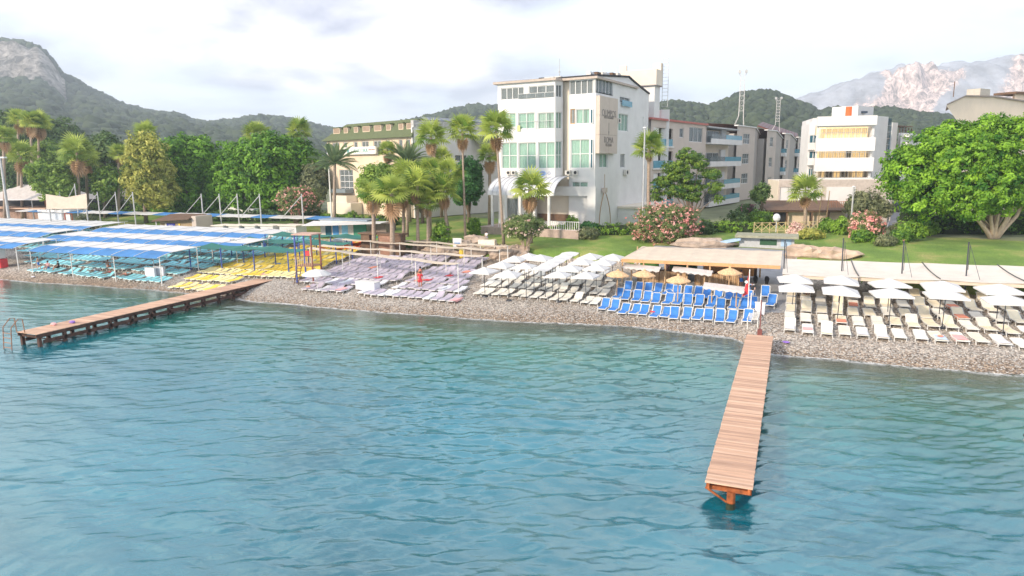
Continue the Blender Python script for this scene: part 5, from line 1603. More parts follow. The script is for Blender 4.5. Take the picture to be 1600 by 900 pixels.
def oleander(label, px, py, D, pc, yc, hw, hh, mat, fmat, seed, nf=700, fs=0.10, clumps=420, name='oleander_bush', rc=0.45, leaf=0.14, stems=7):
    b = pd(px, py, D); b.z = g(b.x, b.y)
    root = thing(name, label, 'flowering shrub', b)
    c = Vector(pd(pc, yc, D)) - b; sc = D / FOC; W, Hh = hw * sc, hh * sc
    rg = random.Random(seed)
    bl = [(c.x, c.y, c.z, W * 0.8, W * 0.7, Hh * 0.85)]
    for _ in range(5):
        o = c + RGT * rg.uniform(-.5, .5) * W + FWD * rg.uniform(-.4, .4) * W + UP * rg.uniform(-.4, .4) * Hh
        bl.append((o.x, o.y, o.z, W * .45, W * .45, Hh * .5))
    crown('foliage', bl, clumps, 30, rc, leaf, mat, root, seed, aspect=0.35)
    cr = crown('flowers', bl, max(30, nf // 9), 9, rc * 0.5, fs, fmat, root, seed + 1, aspect=0.9, shell=0.93, tone0=0.5); cr['kind'] = 'stuff'
    p = P()
    for k in range(stems):
        a = 2 * math.pi * k / stems; r_ = W * 0.42
        p.path([(0.1 * math.cos(a), 0.1 * math.sin(a), -.2), (r_ * .4 * math.cos(a), r_ * .4 * math.sin(a), c.z * .4), (r_ * math.cos(a), r_ * math.sin(a), c.z * .95)], [.09, .07, .04], 5)
    p.build('stems', m_pbark, root)
    return root


m_ole = foliage_mat('oleander leaves', (0.06, 0.12, 0.03), (0.24, 0.30, 0.10), 0.25)
oleander('wide coral pink oleander bush in full flower on the lawn right of the white hotel', 1042, 386, 80, 1038, 350, 61, 36, m_ole, m_flower, 60, nf=7000, fs=0.085, clumps=700)
oleander('pale flowered oleander with leaning stems on the lawn by the white umbrellas', 822, 386, 77, 818, 354, 38, 20, m_ole, m_flower2, 61, nf=1300, fs=0.07, clumps=420)
oleander('dusty pink oleander behind the mast canopy on the left', 462, 345, 112, 464, 312, 38, 23, m_ole, m_flower, 62, nf=2600, fs=0.10, clumps=420)
oleander('bright pink oleander beside the dark pergola mast', 1362, 392, 77, 1354, 356, 30, 27, m_ole, m_flower, 63, nf=4000, fs=0.12, clumps=300)
oleander('loose green oleander with scattered pink blooms under the bright pink one', 1378, 404, 72, 1380, 388, 30, 19, m_hedge, m_flower, 64, nf=420, fs=0.12, clumps=260)
oleander('purple red bougainvillea by the grey apartments', 1165, 352, 94, 1168, 330, 17, 14, m_darkl, m_purple, 65, nf=900, fs=0.1, clumps=150, name='bougainvillea_bush')


def bush(name, label, px, py, D, hw, hh, mat, seed, clumps=120, per=28, rc=0.35, leaf=0.12, cat='bush', group=None, tone0=0.5, dk=0.9):
    b = pd(px, py, D); b.z = g(b.x, b.y); sc = D / FOC; W, Hh = hw * sc, hh * sc
    root = thing(name, label, cat, b, group)
    rg = random.Random(seed)
    bl = [(0, 0, Hh, W * .8, W * .8 * dk, Hh)] + [(RGT.x * s * W * .5, RGT.y * s * W * .5, Hh * rg.uniform(.7, 1.1), W * .5, W * .5 * dk, Hh * .75) for s in (-1, 1)]
    crown('foliage', bl, clumps, per, rc, leaf, mat, root, seed, tone0=tone0)
    p = P(); p.tube((0, 0, -.2), (0, 0, Hh), .08); p.build('stem', m_bark, root)
    return root


def hedge(label, pts, h, w, mat, seed, dens=26, tone0=0.4, leaf=0.11, rc=0.3):
    """clipped hedge along world points"""
    o = pts[0].copy(); o.z = g(o.x, o.y)
    root = thing('hedge', label, 'hedge', o)
    rg = np.random.default_rng(seed)
    bl = []
    for a, b in zip(pts[:-1], pts[1:]):
        Ls = (b - a).length; n = max(1, int(Ls / 0.9))
        for k in range(n):
            c = a.lerp(b, (k + .5) / n); z = g(c.x, c.y)
            hh = h * (0.92 + 0.16 * rg.random())
            bl.append((c.x - o.x, c.y - o.y, z - o.z + hh * .5, 0.85, w * .5, hh * .55))
    crown('foliage', bl, int(len(bl) * dens), 22, rc, leaf, mat, root, seed, tone0=tone0, shell=0.8)
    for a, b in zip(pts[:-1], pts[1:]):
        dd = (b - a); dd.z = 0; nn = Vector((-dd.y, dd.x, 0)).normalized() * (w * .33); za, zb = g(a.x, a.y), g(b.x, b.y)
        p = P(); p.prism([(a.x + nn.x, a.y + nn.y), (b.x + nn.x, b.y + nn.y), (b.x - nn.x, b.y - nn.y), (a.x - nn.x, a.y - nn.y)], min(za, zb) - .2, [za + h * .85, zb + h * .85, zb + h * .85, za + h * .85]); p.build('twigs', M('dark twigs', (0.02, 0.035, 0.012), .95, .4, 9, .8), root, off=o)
    return root


hedge('long clipped dark hedge behind the lawn under the big tree', [pd(1405, 372, 83), pd(1470, 372, 80), pd(1540, 374, 79), pd(1640, 378, 78)], 2.7, 2.0, m_hedge, 70, dens=60, tone0=0.2)
hedge('low bright hedge along the back of the middle lawn', [pd(850, 360, 86), pd(930, 358, 86), pd(1000, 360, 86)], 1.3, 1.4, m_hedge, 71, tone0=0.5)
hedge('low green hedge between the coral oleander and the rustic fence', [pd(1095, 362, 86), pd(1180, 362, 84)], 1.3, 1.8, m_hedge, 72, tone0=0.6)
bush('clipped_ball_bush', 'rounded bright green clipped bush in front of the white hotel terrace', 893, 362, 85, 12, 15, m_hedge, 73, tone0=0.75)
bush('agave_bush', 'blue green spiky bush beside the rounded clipped bush', 922, 358, 86, 15, 10, m_grn2, 74, clumps=90, leaf=0.2)
bush('dry_bush', 'dry olive coloured bush on the middle lawn edge', 918, 366, 83, 16, 9, m_grey_l, 75)
bush('green_bush', 'bright green bush under the tall palm trunks', 690, 376, 83, 14, 19, m_hedge, 76, tone0=0.65)
bush('green_bush', 'leafy green bush right of the pink oleander', 1420, 392, 74, 22, 14, m_hedge, 77, tone0=0.55)
bush('green_bush', 'yellow green bush left of the pink oleander by the fence', 1312, 378, 80, 15, 13, m_hedge, 78, tone0=0.7)
bush('green_bush', 'darker bush between the rustic fence and the yellow green bush', 1290, 372, 82, 12, 11, m_hedge, 79, tone0=0.35)
bush('green_bush', 'small bush at the foot of the feathery tree', 1102, 356, 84, 14, 9, m_darkl, 80)
bush('green_bush', 'green bush below the veranda of the green roofed hotel', 551, 358, 108, 12, 12, m_hedge, 81)
bush('green_bush', 'dark low bush left of the white terrace railing', 741, 362, 88, 10, 15, m_hedge, 82, tone0=0.6)
bush('green_bush', 'dark bush in the foliage beside the pavilion', 1150, 352, 88, 20, 14, m_darkl, 83)
bush('green_bush', 'green shrub under the ornamental tree by the pavilion', 1186, 352, 90, 20, 13, m_hedge, 84, tone0=0.4)
bush('green_bush', 'low bush on the rocks under the left fan palms', 637, 372, 84, 13, 9, m_hedge, 85, tone0=0.35)
bush('yellow_shrub', 'yellow green flowering shrub on the right rock terrace', 1265, 384, 78, 22, 7, m_olive, 86, tone0=0.6)
bush('pink_shrub', 'thin pinkish shrub at the end of the rustic fence', 1242, 380, 79, 13, 12, m_flower2, 87, clumps=40, tone0=0.3)
bush('dry_bush', 'brownish grey bush at the foot of the pink oleander', 1382, 404, 70, 14, 8, m_grey_l, 88)
bush('green_bush', 'grey green feathery bush right of the bright pink oleander', 1404, 376, 80, 14, 8, m_grey_l, 89)
bush('green_bush', 'dry bush on the slope near the left kiosk', 136, 348, 122, 20, 12, m_grey_l, 90)
bush('green_bush', 'dense green bush left of the loose oleander above the pergola', 1345, 400, 73, 15, 10, m_hedge, 94, tone0=0.3)
bush('green_bush', 'dark green bush just right of the loose oleander', 1404, 402, 72, 14, 9, m_hedge, 95, tone0=0.25)
bush('green_bush', 'bright bush between the road and the dark hedge', 1447, 384, 78, 16, 11, m_hedge, 96, tone0=0.6)
hedge('dark ground level hedge behind the mast canopy', [pd(330, 345, 122), pd(420, 347, 118), pd(500, 350, 114)], 1.6, 2.0, m_darkl, 91, dens=14, tone0=0.4, leaf=.2, rc=.5)
hedge('clipped green hedge in front of the green roofed hotel', [pd(505, 352, 112), pd(560, 352, 108), pd(620, 352, 105)], 1.5, 1.5, m_hedge, 92, dens=16, tone0=0.3, leaf=.16, rc=.4)
hedge('rough shrubs behind the olive leaved tree', [pd(130, 335, 140), pd(230, 335, 135)], 2.5, 2.5, m_mid, 93, dens=12, leaf=.25, rc=.6)


# ---- palms
def fan_leaf(R=1.15, n=15, spread=1.95, droop=0.5):
    """one fan leaf: petiole along +X, blade fanning from its end; returns verts, faces, dir is +X"""
    v = [(0, -0.03, 0), (0, 0.03, 0), (0.9, 0.02, 0.02), (0.9, -0.02, 0.02)]; f = [(0, 3, 2, 1)]
    for i in range(n):
        a = -spread + 2 * spread * i / (n - 1)
        r = R * (1 - 0.22 * abs(a) / spread)
        k = len(v); c, s = math.cos(a), math.sin(a); w = 0.06 * R
        v += [(0.9, 0, 0.02), (0.9 + c * r * .6 - s * w, s * r * .6 + c * w, 0.0), (0.9 + c * r * .6 + s * w, s * r * .6 - c * w, 0.03),
              (0.9 + c * r, s * r, -droop * R * 0.45 * (0.6 + 0.4 * abs(a)))]
        f += [(k, k + 2, k + 3, k + 1)]
    return np.array(v), np.array([q if len(q) == 4 else q for q in f])


def feather_leaf(Lf=3.4, n=22, arch=0.55):
    v = []; f = []
    for i in range(n):
        u = (i + 1) / n
        x = Lf * u * (1 - 0.18 * u * arch); z = Lf * (0.30 * u - arch * u * u * 0.75)
        l = 0.62 * math.sin(math.pi * min(1, u * 0.85 + 0.12)) * Lf / 3.4
        for s in (-1, 1):
            k = len(v)
            v += [(x - .05, 0, z), (x + .05, 0, z), (x + l * .62, s * l * .75, z - l * .25 + .1), (x + l * .45, s * l * .70, z - l * .25)]
            f.append((k, k + 1, k + 2, k + 3))
    for i in range(8):
        u0, u1 = i / 8, (i + 1) / 8; k = len(v)
        P_ = lambda u: (Lf * u * (1 - 0.18 * u * arch), Lf * (0.30 * u - arch * u * u * 0.75))
        a, b = P_(u0), P_(u1)
        v += [(a[0], -.04, a[1]), (a[0], .04, a[1]), (b[0], .03, b[1]), (b[0], -.03, b[1])]; f.append((k, k + 1, k + 2, k + 3))
    return np.array(v), np.array(f)


def leaf_set(name, leafvf, dirs, scale, mat, parent, seed, tone=(0.55, 0.3), z=0.0):
    v, f = leafvf; rg = np.random.default_rng(seed); VV = []; FF_ = []; TT = []
    for i, (az, el) in enumerate(dirs):
        s = scale * rg.uniform(0.85, 1.15)
        roll = rg.normal(0, 0.35)
        R_ = np.array((Matrix.Rotation(az, 3, 'Z') @ Matrix.Rotation(-el, 3, 'Y') @ Matrix.Rotation(roll, 3, 'X')))
        VV.append((v * s) @ R_.T + np.array([0, 0, z])); FF_.append(f + i * len(v))
        TT.append(np.full(len(v), min(1, max(0, rg.normal(*tone)))))
    return np_mesh(name, np.concatenate(VV), np.concatenate(FF_), mat, parent, tone=np.concatenate(TT))


m_palm = foliage_mat('fan palm leaves', (0.09, 0.20, 0.03), (0.58, 0.66, 0.15), 0.35)
m_palm_y = foliage_mat('yellowing palm leaves', (0.22, 0.22, 0.05), (0.55, 0.42, 0.10), 0.35)
m_dead = foliage_mat('dead palm leaves', (0.28, 0.16, 0.08), (0.60, 0.40, 0.24), 0.2)
m_date = foliage_mat('date palm leaves', (0.08, 0.15, 0.07), (0.26, 0.34, 0.17), 0.3)
m_ptrunk = M('palm trunk', (0.36, 0.28, 0.22), 0.9, 0.25, 3.0, 0.8, stretch=(1, 1, 5))
FAN = fan_leaf()
FEA = feather_leaf()
rp_ = random.Random(4)
PROTO = {}


def palm_parts(kind, seed, n=30, dead=16, kr=1.0):
    key = (kind, seed)
    if key in PROTO: return PROTO[key]
    rg = random.Random(seed)
    if kind == 'fan':
        dirs = [(i * 2.399 + rg.uniform(-.2, .2), 1.35 - 1.85 * (i / n) ** 0.95) for i in range(n)]
        cr = leaf_set('crown', FAN, dirs, kr, m_palm, None, seed)
        dd = [(i * 2.399, -1.25 - 0.28 * rg.random()) for i in range(dead)]
        de = leaf_set('dead_fronds', FAN, dd, kr * .9, m_dead, None, seed + 1, z=-0.15) if dead else None
    else:
        dirs = [(i * 2.399 + rg.uniform(-.15, .15), 1.25 - 1.6 * (i / n) ** 0.8) for i in range(n)]
        cr = leaf_set('crown', FEA, dirs, kr, m_date, None, seed)
        de = None
    for o in (cr, de):
        if o: COL.objects.unlink(o)
    PROTO[key] = (cr, de)
    return PROTO[key]


def palm(label, px, py, D, pyc, size, kind='fan', seed=1, dead=16, lean=0.0, tr=0.2, n=30, skirt=1.0, pxc=None, group='palms of the beach park', gz=None):
    """palm standing at px,py at distance D with the heart of its crown at pxc,pyc; size = half width of crown in px"""
    b = pd(px, py, D); b.z = g(b.x, b.y) if gz is None else gz
    c = Vector(pd(px if pxc is None else pxc, pyc, D)) - b
    root = thing('fan_palm' if kind == 'fan' else 'date_palm', label, 'palm', b, group)
    cr, de = palm_parts(kind, seed, n, dead)
    k = size * D / FOC / (1.75 if kind == 'fan' else 3.0)
    for o in (cr, de):
        if o is None or (o is de and skirt == 0): continue
        q = o.copy(); COL.objects.link(q); q.parent = root; q.location = c
        s = k * (skirt if o is de else 1)
        q.scale = (s * (0.8 if o is de else 1), s * (0.8 if o is de else 1), s); q.rotation_euler = (0, 0, rp_.uniform(0, 6))
    p = P()
    tr *= .72
    p.path([(0, 0, -.3), (c.x * .35, c.y * .35, c.z * .35), (c.x * .75, c.y * .75, c.z * .75), (c.x, c.y, c.z)], [tr * 1.35, tr, tr * .85, tr * .8], 8)
    p.build('trunk', m_ptrunk, root, smooth=True)
    return root


palm('tall slender palm with green fronds nearest the white hall, trunk leaning right', 702, 352, 92, 214, 27, seed=1, pxc=673, dead=8, tr=.22)
palm('tallest straight palm between the white hall and the white hotel', 727, 362, 84, 206, 29, seed=2, pxc=722, dead=6, tr=.2)
palm('tall palm with orange dead patch whose crown overlaps the white hotel', 787, 335, 80, 203, 30, seed=3, pxc=775, dead=8, tr=.22)
palm('short palm standing before the barrel canopy of the white hotel', 828, 345, 81, 296, 31, seed=4, dead=14, tr=.4, skirt=1.0)
palm('palm behind the tall poplar pole right of the white hotel', 1014, 325, 84, 233, 27, seed=5, dead=6, tr=.32, skirt=.7)
palm('short palm in front of the shop pavilion', 1259, 350, 84, 300, 28, seed=6, dead=12, tr=.3, skirt=.8)
palm('palm with a broad brown skirt just left of the white hotel', 765, 330, 98, 242, 22, seed=1, dead=16, tr=.35, skirt=1.25)
palm('low fan palm with big hanging skirt at the front of the cluster', 612, 372, 80, 302, 31, seed=2, dead=16, tr=.4, skirt=1.25)
palm('leftmost fan palm of the front cluster, half hidden', 583, 368, 82, 303, 24, seed=3, dead=16, tr=.35, skirt=1.25)
palm('fan palm with reddish trunk in the middle of the cluster', 652, 366, 82, 290, 29, seed=4, dead=12, tr=.28, skirt=.9)
palm('small fan palm low between the cluster trunks', 668, 368, 82, 318, 22, seed=5, dead=12, tr=.25)
palm('fan palm on the right side of the front cluster', 700, 366, 83, 298, 27, seed=6, dead=12, tr=.25, pxc=693)
palm('yellow green fan palm between the cluster and the tallest palm', 693, 364, 85, 272, 24, seed=1, dead=12, tr=.2, pxc=700)
palm('fan palm behind the middle of the cluster', 636, 362, 90, 276, 30, seed=2, dead=8, tr=.25, skirt=.8)
palm('short fan palm squeezed between the skirted palm and the reddish trunk', 630, 368, 84, 305, 24, seed=5, dead=12, tr=.3)
palm('yellowish fan palm high in the middle of the cluster', 672, 362, 88, 268, 24, seed=2, dead=12, tr=.22)
palm('feather leaved date palm before the green roofed hotel, left', 521, 345, 104, 255, 38, kind='date', seed=11, tr=.35, n=30, pxc=523)
palm('feather leaved date palm arching over the sign of the cream hotel', 640, 345, 108, 254, 38, kind='date', seed=12, tr=.35, n=34, pxc=637)
palm('orange brown skirted palm beside the name board', 605, 340, 108, 235, 15, seed=3, dead=16, tr=.3, skirt=1.25)
palm('palm behind the white hall corner, upper fronds only', 690, 340, 112, 246, 17, seed=4, dead=6, tr=.3)
palm('tall palm with thick straw coloured skirt above the dark trees', 467, 330, 130, 206, 21, seed=5, dead=16, tr=.35, skirt=1.25)
palm('palm crown peeping over the dark pair of trees', 400, 330, 140, 212, 22, seed=6, dead=10, tr=.35, skirt=1.2)
palm('palm crown peeping above the olive leaved tree', 228, 330, 140, 208, 18, seed=1, dead=0, tr=.35, skirt=0)
palm('palm with a brown skirt second from the left edge at the top of the wood', 28, 320, 160, 186, 17, seed=2, dead=16, tr=.4, skirt=1.25)
palm('twin palm with brown skirt right of its neighbour in the wood', 52, 320, 158, 190, 17, seed=3, dead=16, tr=.4, skirt=1.25, pxc=47)
palm('brown skirted palm between the twin palms and the dark trees', 60, 320, 160, 192, 18, seed=4, dead=16, tr=.4, skirt=1.25)
palm('grey brown palm cut by the left edge of the photo', 5, 330, 135, 214, 18, seed=5, dead=16, tr=.4, skirt=1.25)
palm('orange brown palm with bare trunk near the light pole', 32, 325, 140, 242, 22, seed=6, dead=16, tr=.35, skirt=1.25)
palm('green and yellow palm with two trunks beside it, left park', 124, 335, 132, 238, 27, seed=1, dead=16, tr=.4, skirt=1.3, pxc=120)
palm('second green palm close behind in the left park', 137, 335, 136, 250, 24, seed=2, dead=8, tr=.4, pxc=134)
palm('pale green palm left of the olive leaved tree', 185, 335, 135, 240, 16, seed=3, dead=4, tr=.35)
for o in [c for pr in PROTO.values() for c in pr if c]:
    bpy.data.objects.remove(o)

# ------------------------------------------------------------------ beach furniture
m_wplas = M('white plastic', (0.68, 0.68, 0.66), 0.45, 0.05, 2)
m_blue = M('blue sling', (0.035, 0.19, 0.56), 0.6, 0.14, 2.5)
m_turq = M('turquoise mattress', (0.28, 0.68, 0.76), 0.8, 0.12, 2)
m_yel = M('yellow mattress', (0.82, 0.60, 0.08), 0.8, 0.12, 2)
m_yel2 = M('pale yellow mattress', (0.82, 0.70, 0.34), 0.8, 0.10, 2)
m_lil = M('lilac grey mattress', (0.44, 0.40, 0.48), 0.85, 0.12, 2)
m_crm = M('cream sling', (0.86, 0.77, 0.58), 0.7, 0.08, 2)
m_wsl = M('off white sling', (0.86, 0.83, 0.74), 0.7, 0.06, 2)
m_red = M('red cloth', (0.62, 0.05, 0.06), 0.85, 0.12, 3)
m_coral = M('coral cloth', (0.80, 0.30, 0.20), 0.85, 0.12, 3)
m_pinkc = M('pink cloth', (0.78, 0.42, 0.42), 0.85, 0.12, 3)
m_towel = M('white towel', (0.66, 0.67, 0.73), 0.9, 0.05, 3)
m_canvas = M('white canvas', (0.60, 0.60, 0.60), 0.75, 0.08, 1.2)
m_bcanvas = M('beige canvas', (0.60, 0.51, 0.41), 0.8, 0.08, 1.2)
m_cblue = M('blue canopy cloth', (0.05, 0.20, 0.47), 0.75, 0.2, 0.5)
m_cgreen = M('green canopy cloth', (0.02, 0.15, 0.125), 0.75, 0.12, 0.8)
m_bpost = M('blue painted post', (0.04, 0.08, 0.33), 0.5, 0.1)
m_wpost = M('white painted post', (0.74, 0.73, 0.70), 0.5, 0.06)
m_dpole = M('dark metal pole', (0.06, 0.065, 0.08), 0.4, 0.1, metal=0.4)
m_straw = M('straw thatch', (0.68, 0.45, 0.25), 0.9, 0.25, 6, 0.5)
m_gcloth = M('weathered grey cloth', (0.52, 0.48, 0.46), 0.9, 0.12, 1.5)
m_skin = M('skin', (0.56, 0.33, 0.24), 0.6, 0.08)
m_skin2 = M('tanned skin', (0.42, 0.22, 0.14), 0.6, 0.08)
m_hair = M('dark hair', (0.03, 0.02, 0.018), 0.7)
m_pier = M('salmon decking boards', (0.54, 0.345, 0.24), 0.75, 0.14, 1.2, 0.25, stretch=(0.6, 6, 6))
m_pier2 = M('paler decking boards', (0.62, 0.42, 0.30), 0.75, 0.14, 1.2, 0.25, stretch=(0.6, 6, 6))
m_pier3 = M('darker decking boards', (0.44, 0.28, 0.20), 0.8, 0.2, 1.2, 0.25, stretch=(0.6, 6, 6))
m_rust = M('orange rusty steel', (0.33, 0.09, 0.025), 0.85, 0.55, 3, 0.4)
m_drust = M('dark rusty steel', (0.075, 0.035, 0.025), 0.85, 0.5, 3, 0.5)
m_tanpost = M('tan bamboo post', (0.55, 0.36, 0.20), 0.8, 0.2, 3)
m_rock = M('pinkish limestone', (0.40, 0.32, 0.26), 0.9, 0.3, 1.2, 0.9, detail=8)
m_sand = M('sandstone slab', (0.46, 0.35, 0.265), 0.9, 0.35, 0.9, 0.9, detail=8)


def strip_profile(p, prof, w, th, m=0, lift=0.0):
    rows = [[Vector((-w / 2, y, z + lift)), Vector((0, y, z + lift - 0.012)), Vector((w / 2, y, z + lift))] for y, z in prof]
    p.sheet(rows, th, m)


def make_lounger(name, seat_m, back_deg, w=0.66, pad=0.0, blue=False, curved=False, seatn='seat', backn='backrest'):
    root = thing(name, None, 'sun lounger', (0, 0, 0))
    Lb = 0.78; ys = 1.16; a = math.radians(back_deg)
    if curved:
        seat = [(0.0, 0.30), (0.25, 0.36), (0.6, 0.36), (0.95, 0.29), (ys, 0.30)]
    else:
        seat = [(0.0, 0.31), (0.4, 0.33), (0.8, 0.33), (ys, 0.32)]
    zb = seat[-1][1]
    back = [(ys, zb), (ys + Lb * .5 * math.cos(a), zb + Lb * .5 * math.sin(a)), (ys + Lb * math.cos(a * .92), zb + Lb * math.sin(a))]
    p = P()
    r = 0.036 if blue else 0.03
    for s in (-1, 1):
        x = s * (w / 2)
        p.path([(x, y, z) for y, z in seat] + [(x, y, z) for y, z in back[1:]], r, 4)
        for (y0, y1) in ((0.12, 0.32), (1.0, 0.75)):
            p.path([(x, y1, .33), (x * 1.02, (y0 + y1) / 2, .16), (x * 1.04, y0, 0.0)], [.035, .03, .028], 4)
        p.path([(x, 1.0, .30), (x, ys + .38, 0.0)], [.03, .028], 4)
        if back_deg > 30: p.path([(x, ys + Lb * .55 * math.cos(a), zb + Lb * .55 * math.sin(a)), (x, ys + .25, .1)], .018, 4)
    p.path([(-w / 2, 0, seat[0][1]), (w / 2, 0, seat[0][1])], r, 4); e = back[-1]
    p.path([(-w / 2, e[0], e[1]), (-w * .3, e[0] + .04, e[1] + .03), (w * .3, e[0] + .04, e[1] + .03), (w / 2, e[0], e[1])], r, 4)
    p.build('frame', m_wplas, root)
    iw = w - 0.11 if blue else w - 0.05
    p = P(); strip_profile(p, seat if not pad else seat, iw, 0.02 + pad, 0, pad + .015); p.build(seatn, seat_m, root)
    p = P(); bk = [(back[0][0] + .015, back[0][1]), back[1], back[2]]
    strip_profile(p, bk, iw, 0.02 + pad, 0, pad + .015); p.build(backn, seat_m, root)
    return root


USED = set()


def place(proto, x, y, rz, label, group, dz=0.0):
    if proto.name not in USED:
        USED.add(proto.name); o = proto
    else:
        o = copy_tree(proto)
    o.location = (x, y, g(x, y) + dz)
    o.rotation_euler = (random.uniform(-.015, .015), 0, rz)
    o['label'] = label; o['group'] = group
    return o


def towel(x, y, mat, label, w=0.62, l=1.3, z=0.42, drop=0.18, y0=0.15, rz=0.0, name='towel', cat='towel'):
    """cloth lying over a lounger whose foot stands at x,y"""
    gz = g(x, y)
    p = P(); rows = []
    for k in range(7):
        yy = y0 + l * k / 6
        rows.append([Vector((-w / 2 - .03, yy, z - drop)), Vector((-w / 2, yy, z)), Vector((0, yy, z + .01 * math.sin(k * 2))), Vector((w / 2, yy, z)), Vector((w / 2 + .03, yy, z - drop * .8))])
    p.sheet(rows, 0.015)
    o = p.build(name, mat); o.location = (x, y, gz); o.rotation_euler = (0, 0, rz)
    return tag(o, label, cat)


rl = random.Random(21)
# blue slings by the bar
B1 = make_lounger('blue_sling_lounger', m_blue, 52, 0.70, blue=True, curved=True)
B2_ = make_lounger('blue_sling_lounger', m_blue, 38, 0.70, blue=True, curved=True)
gb = 'blue sling loungers in front of the beach bar'
for r_, (v, n_, u0, u1, nm) in enumerate(((54.4, 14, -14.35, -3.1, 'front'), (57.2, 14, -13.9, -2.4, 'second'), (59.7, 13, -13.5, -3.0, 'back'))):
    for k in range(n_):
        u = u0 + (u1 - u0) * k / (n_ - 1) + rl.uniform(-.06, .06)
        if r_ == 0 and k == 13: u += .25
        place(B2_ if rl.random() < .25 else B1, u, v - (u + 14) * 0.09 + rl.uniform(-.12, .12), rl.uniform(-.1, .1), f'blue sling lounger, {ordinal(k)} from the left in the {nm} row by the bar', gb)
place(B1, -1.35, 57.2, -.12, 'blue sling lounger standing alone right of the flag, turned slightly', gb)
place(B1, -1.75, 60.3, .05, 'blue sling lounger with a tan towel at the right edge of the paved yard', gb)
place(B1, -2.9, 60.6, .15, 'blue sling lounger behind the flag where a person sits', gb)
place(B2_, -8.1, 58.6, 1.1, 'blue sling lounger turned sideways between the second and back rows', gb)

# off white loungers under the square umbrellas
W1 = make_lounger('white_lounger', m_wsl, 12, 0.68); W2_ = make_lounger('white_lounger', m_wsl, 34, 0.68)
gw_ = 'off white loungers under the white square umbrellas'
for r_, (v, u0, u1, n_, nm) in enumerate(((55.5, -26.4, -15.3, 13, 'front'), (57.95, -26.9, -15.2, 13, 'second'), (60.4, -27.1, -15.6, 13, 'third'), (62.9, -27.2, -16.0, 12, 'fourth'), (65.4, -27.3, -17.4, 11, 'rear'))):
    for k in range(n_):
        u = u0 + (u1 - u0) * k / (n_ - 1) + rl.uniform(-.08, .08)
        if r_ == 0 and k == 3: u -= .15
        place(W2_ if rl.random() < .12 else W1, u, v + rl.uniform(-.15, .15), rl.uniform(-.1, .1), f'off white lounger, {ordinal(k)} from the left in the {nm} row of the white block', gw_)

# cream loungers on the right
C1 = make_lounger('cream_lounger', m_crm, 8, 0.72); C2 = make_lounger('cream_lounger', m_crm, 36, 0.72); C3 = make_lounger('cream_lounger', m_wsl, 10, 0.72)
gc = 'cream loungers on the right hand beach'
occ = []
for r_, (v, nm) in enumerate(((51.2, 'front'), (53.5, 'second'), (55.8, 'third'), (58.2, 'fourth'), (60.7, 'back'))):
    u = 0.25 if r_ != 1 else 0.25; k = 0
    while u < 14.6 + (v - 51) * 0.62:
        rz = rl.uniform(-.04, .04) + (0.12 if u > 9.5 else 0)
        pr = (C1, C2, C3, C2)[rl.randrange(4)] if r_ > 1 else (C1, C3, C3, C2)[rl.randrange(4)]
        vv = v + rl.uniform(-.18, .18) + (0.25 if u > 9.5 else 0)
        place(pr, u, vv, rz, f'cream lounger, {ordinal(k)} from the left in the {nm} row right of the pier', gc)
        occ.append((r_, k, u, vv, rz))
        u += 1.13 + rl.uniform(-.07, .12); k += 1
for (r_, k, mat, lb, nm, y0, l) in ((0, 1, m_pinkc, 'pink and violet towel on a cream lounger near the left end of the front row', 'towel', .6, .8), (0, 2, m_wsl, 'off white towel covering the third front lounger', 'towel', .1, 1.8),
                            (0, 4, m_towel, 'bluish white towel hanging over a front lounger, left one of two', 'towel', .05, 1.7), (0, 5, m_towel, 'bluish white towel hanging over a front lounger, right one of two', 'towel', .05, 1.7),
                            (1, 3, m_coral, 'coral towel on a second row cream lounger', 'towel', .1, .9), (3, 4, m_coral, 'pinkish orange mat on a fourth row cream lounger under the umbrella', 'towel', .1, 1.5),
                            (0, 9, m_pinkc, 'pale pink towel on a front lounger beside the ball towel', 'towel', .2, 1.5), (2, 10, m_coral, 'salmon towel on a third row lounger right of centre', 'towel', .1, 1.1), (3, 10, m_coral, 'salmon towel on a fourth row lounger behind the other salmon one', 'towel', .1, 1.3),
                            (0, 0, m_towel, 'white towel on the leftmost front lounger of the cream block', 'towel', .1, 1.8), (2, 14, m_coral, 'rose towel on a lounger near the right edge of the photo', 'towel', .1, 1.3), (0, 11, m_towel, 'pale blue towel on a front lounger toward the right', 'towel', .1, 1.2)):
    q = [o for o in occ if o[0] == r_ and o[1] == k]
    if q: towel(q[0][2], q[0][3], mat, lb, y0=y0, l=l, z=.385, rz=q[0][4])
q = [o for o in occ if o[0] == 0 and o[1] == 8]
if q:
    towel(q[0][2], q[0][3], M('light blue towel', (0.55, 0.66, 0.80), .9), 'light blue towel with an orange spot on a front cream lounger', y0=.1, l=1.4, z=.385)
    p = P(); p.blob((0, 0, 0), (.2, .2, .05), lat=4, lon=10, jit=.0); o = p.build('beach_hat', m_coral); o.location = (q[0][2], q[0][3] + .8, g(q[0][2], q[0][3]) + .46); tag(o, 'flat orange sun hat lying on the light blue towel', 'hat')

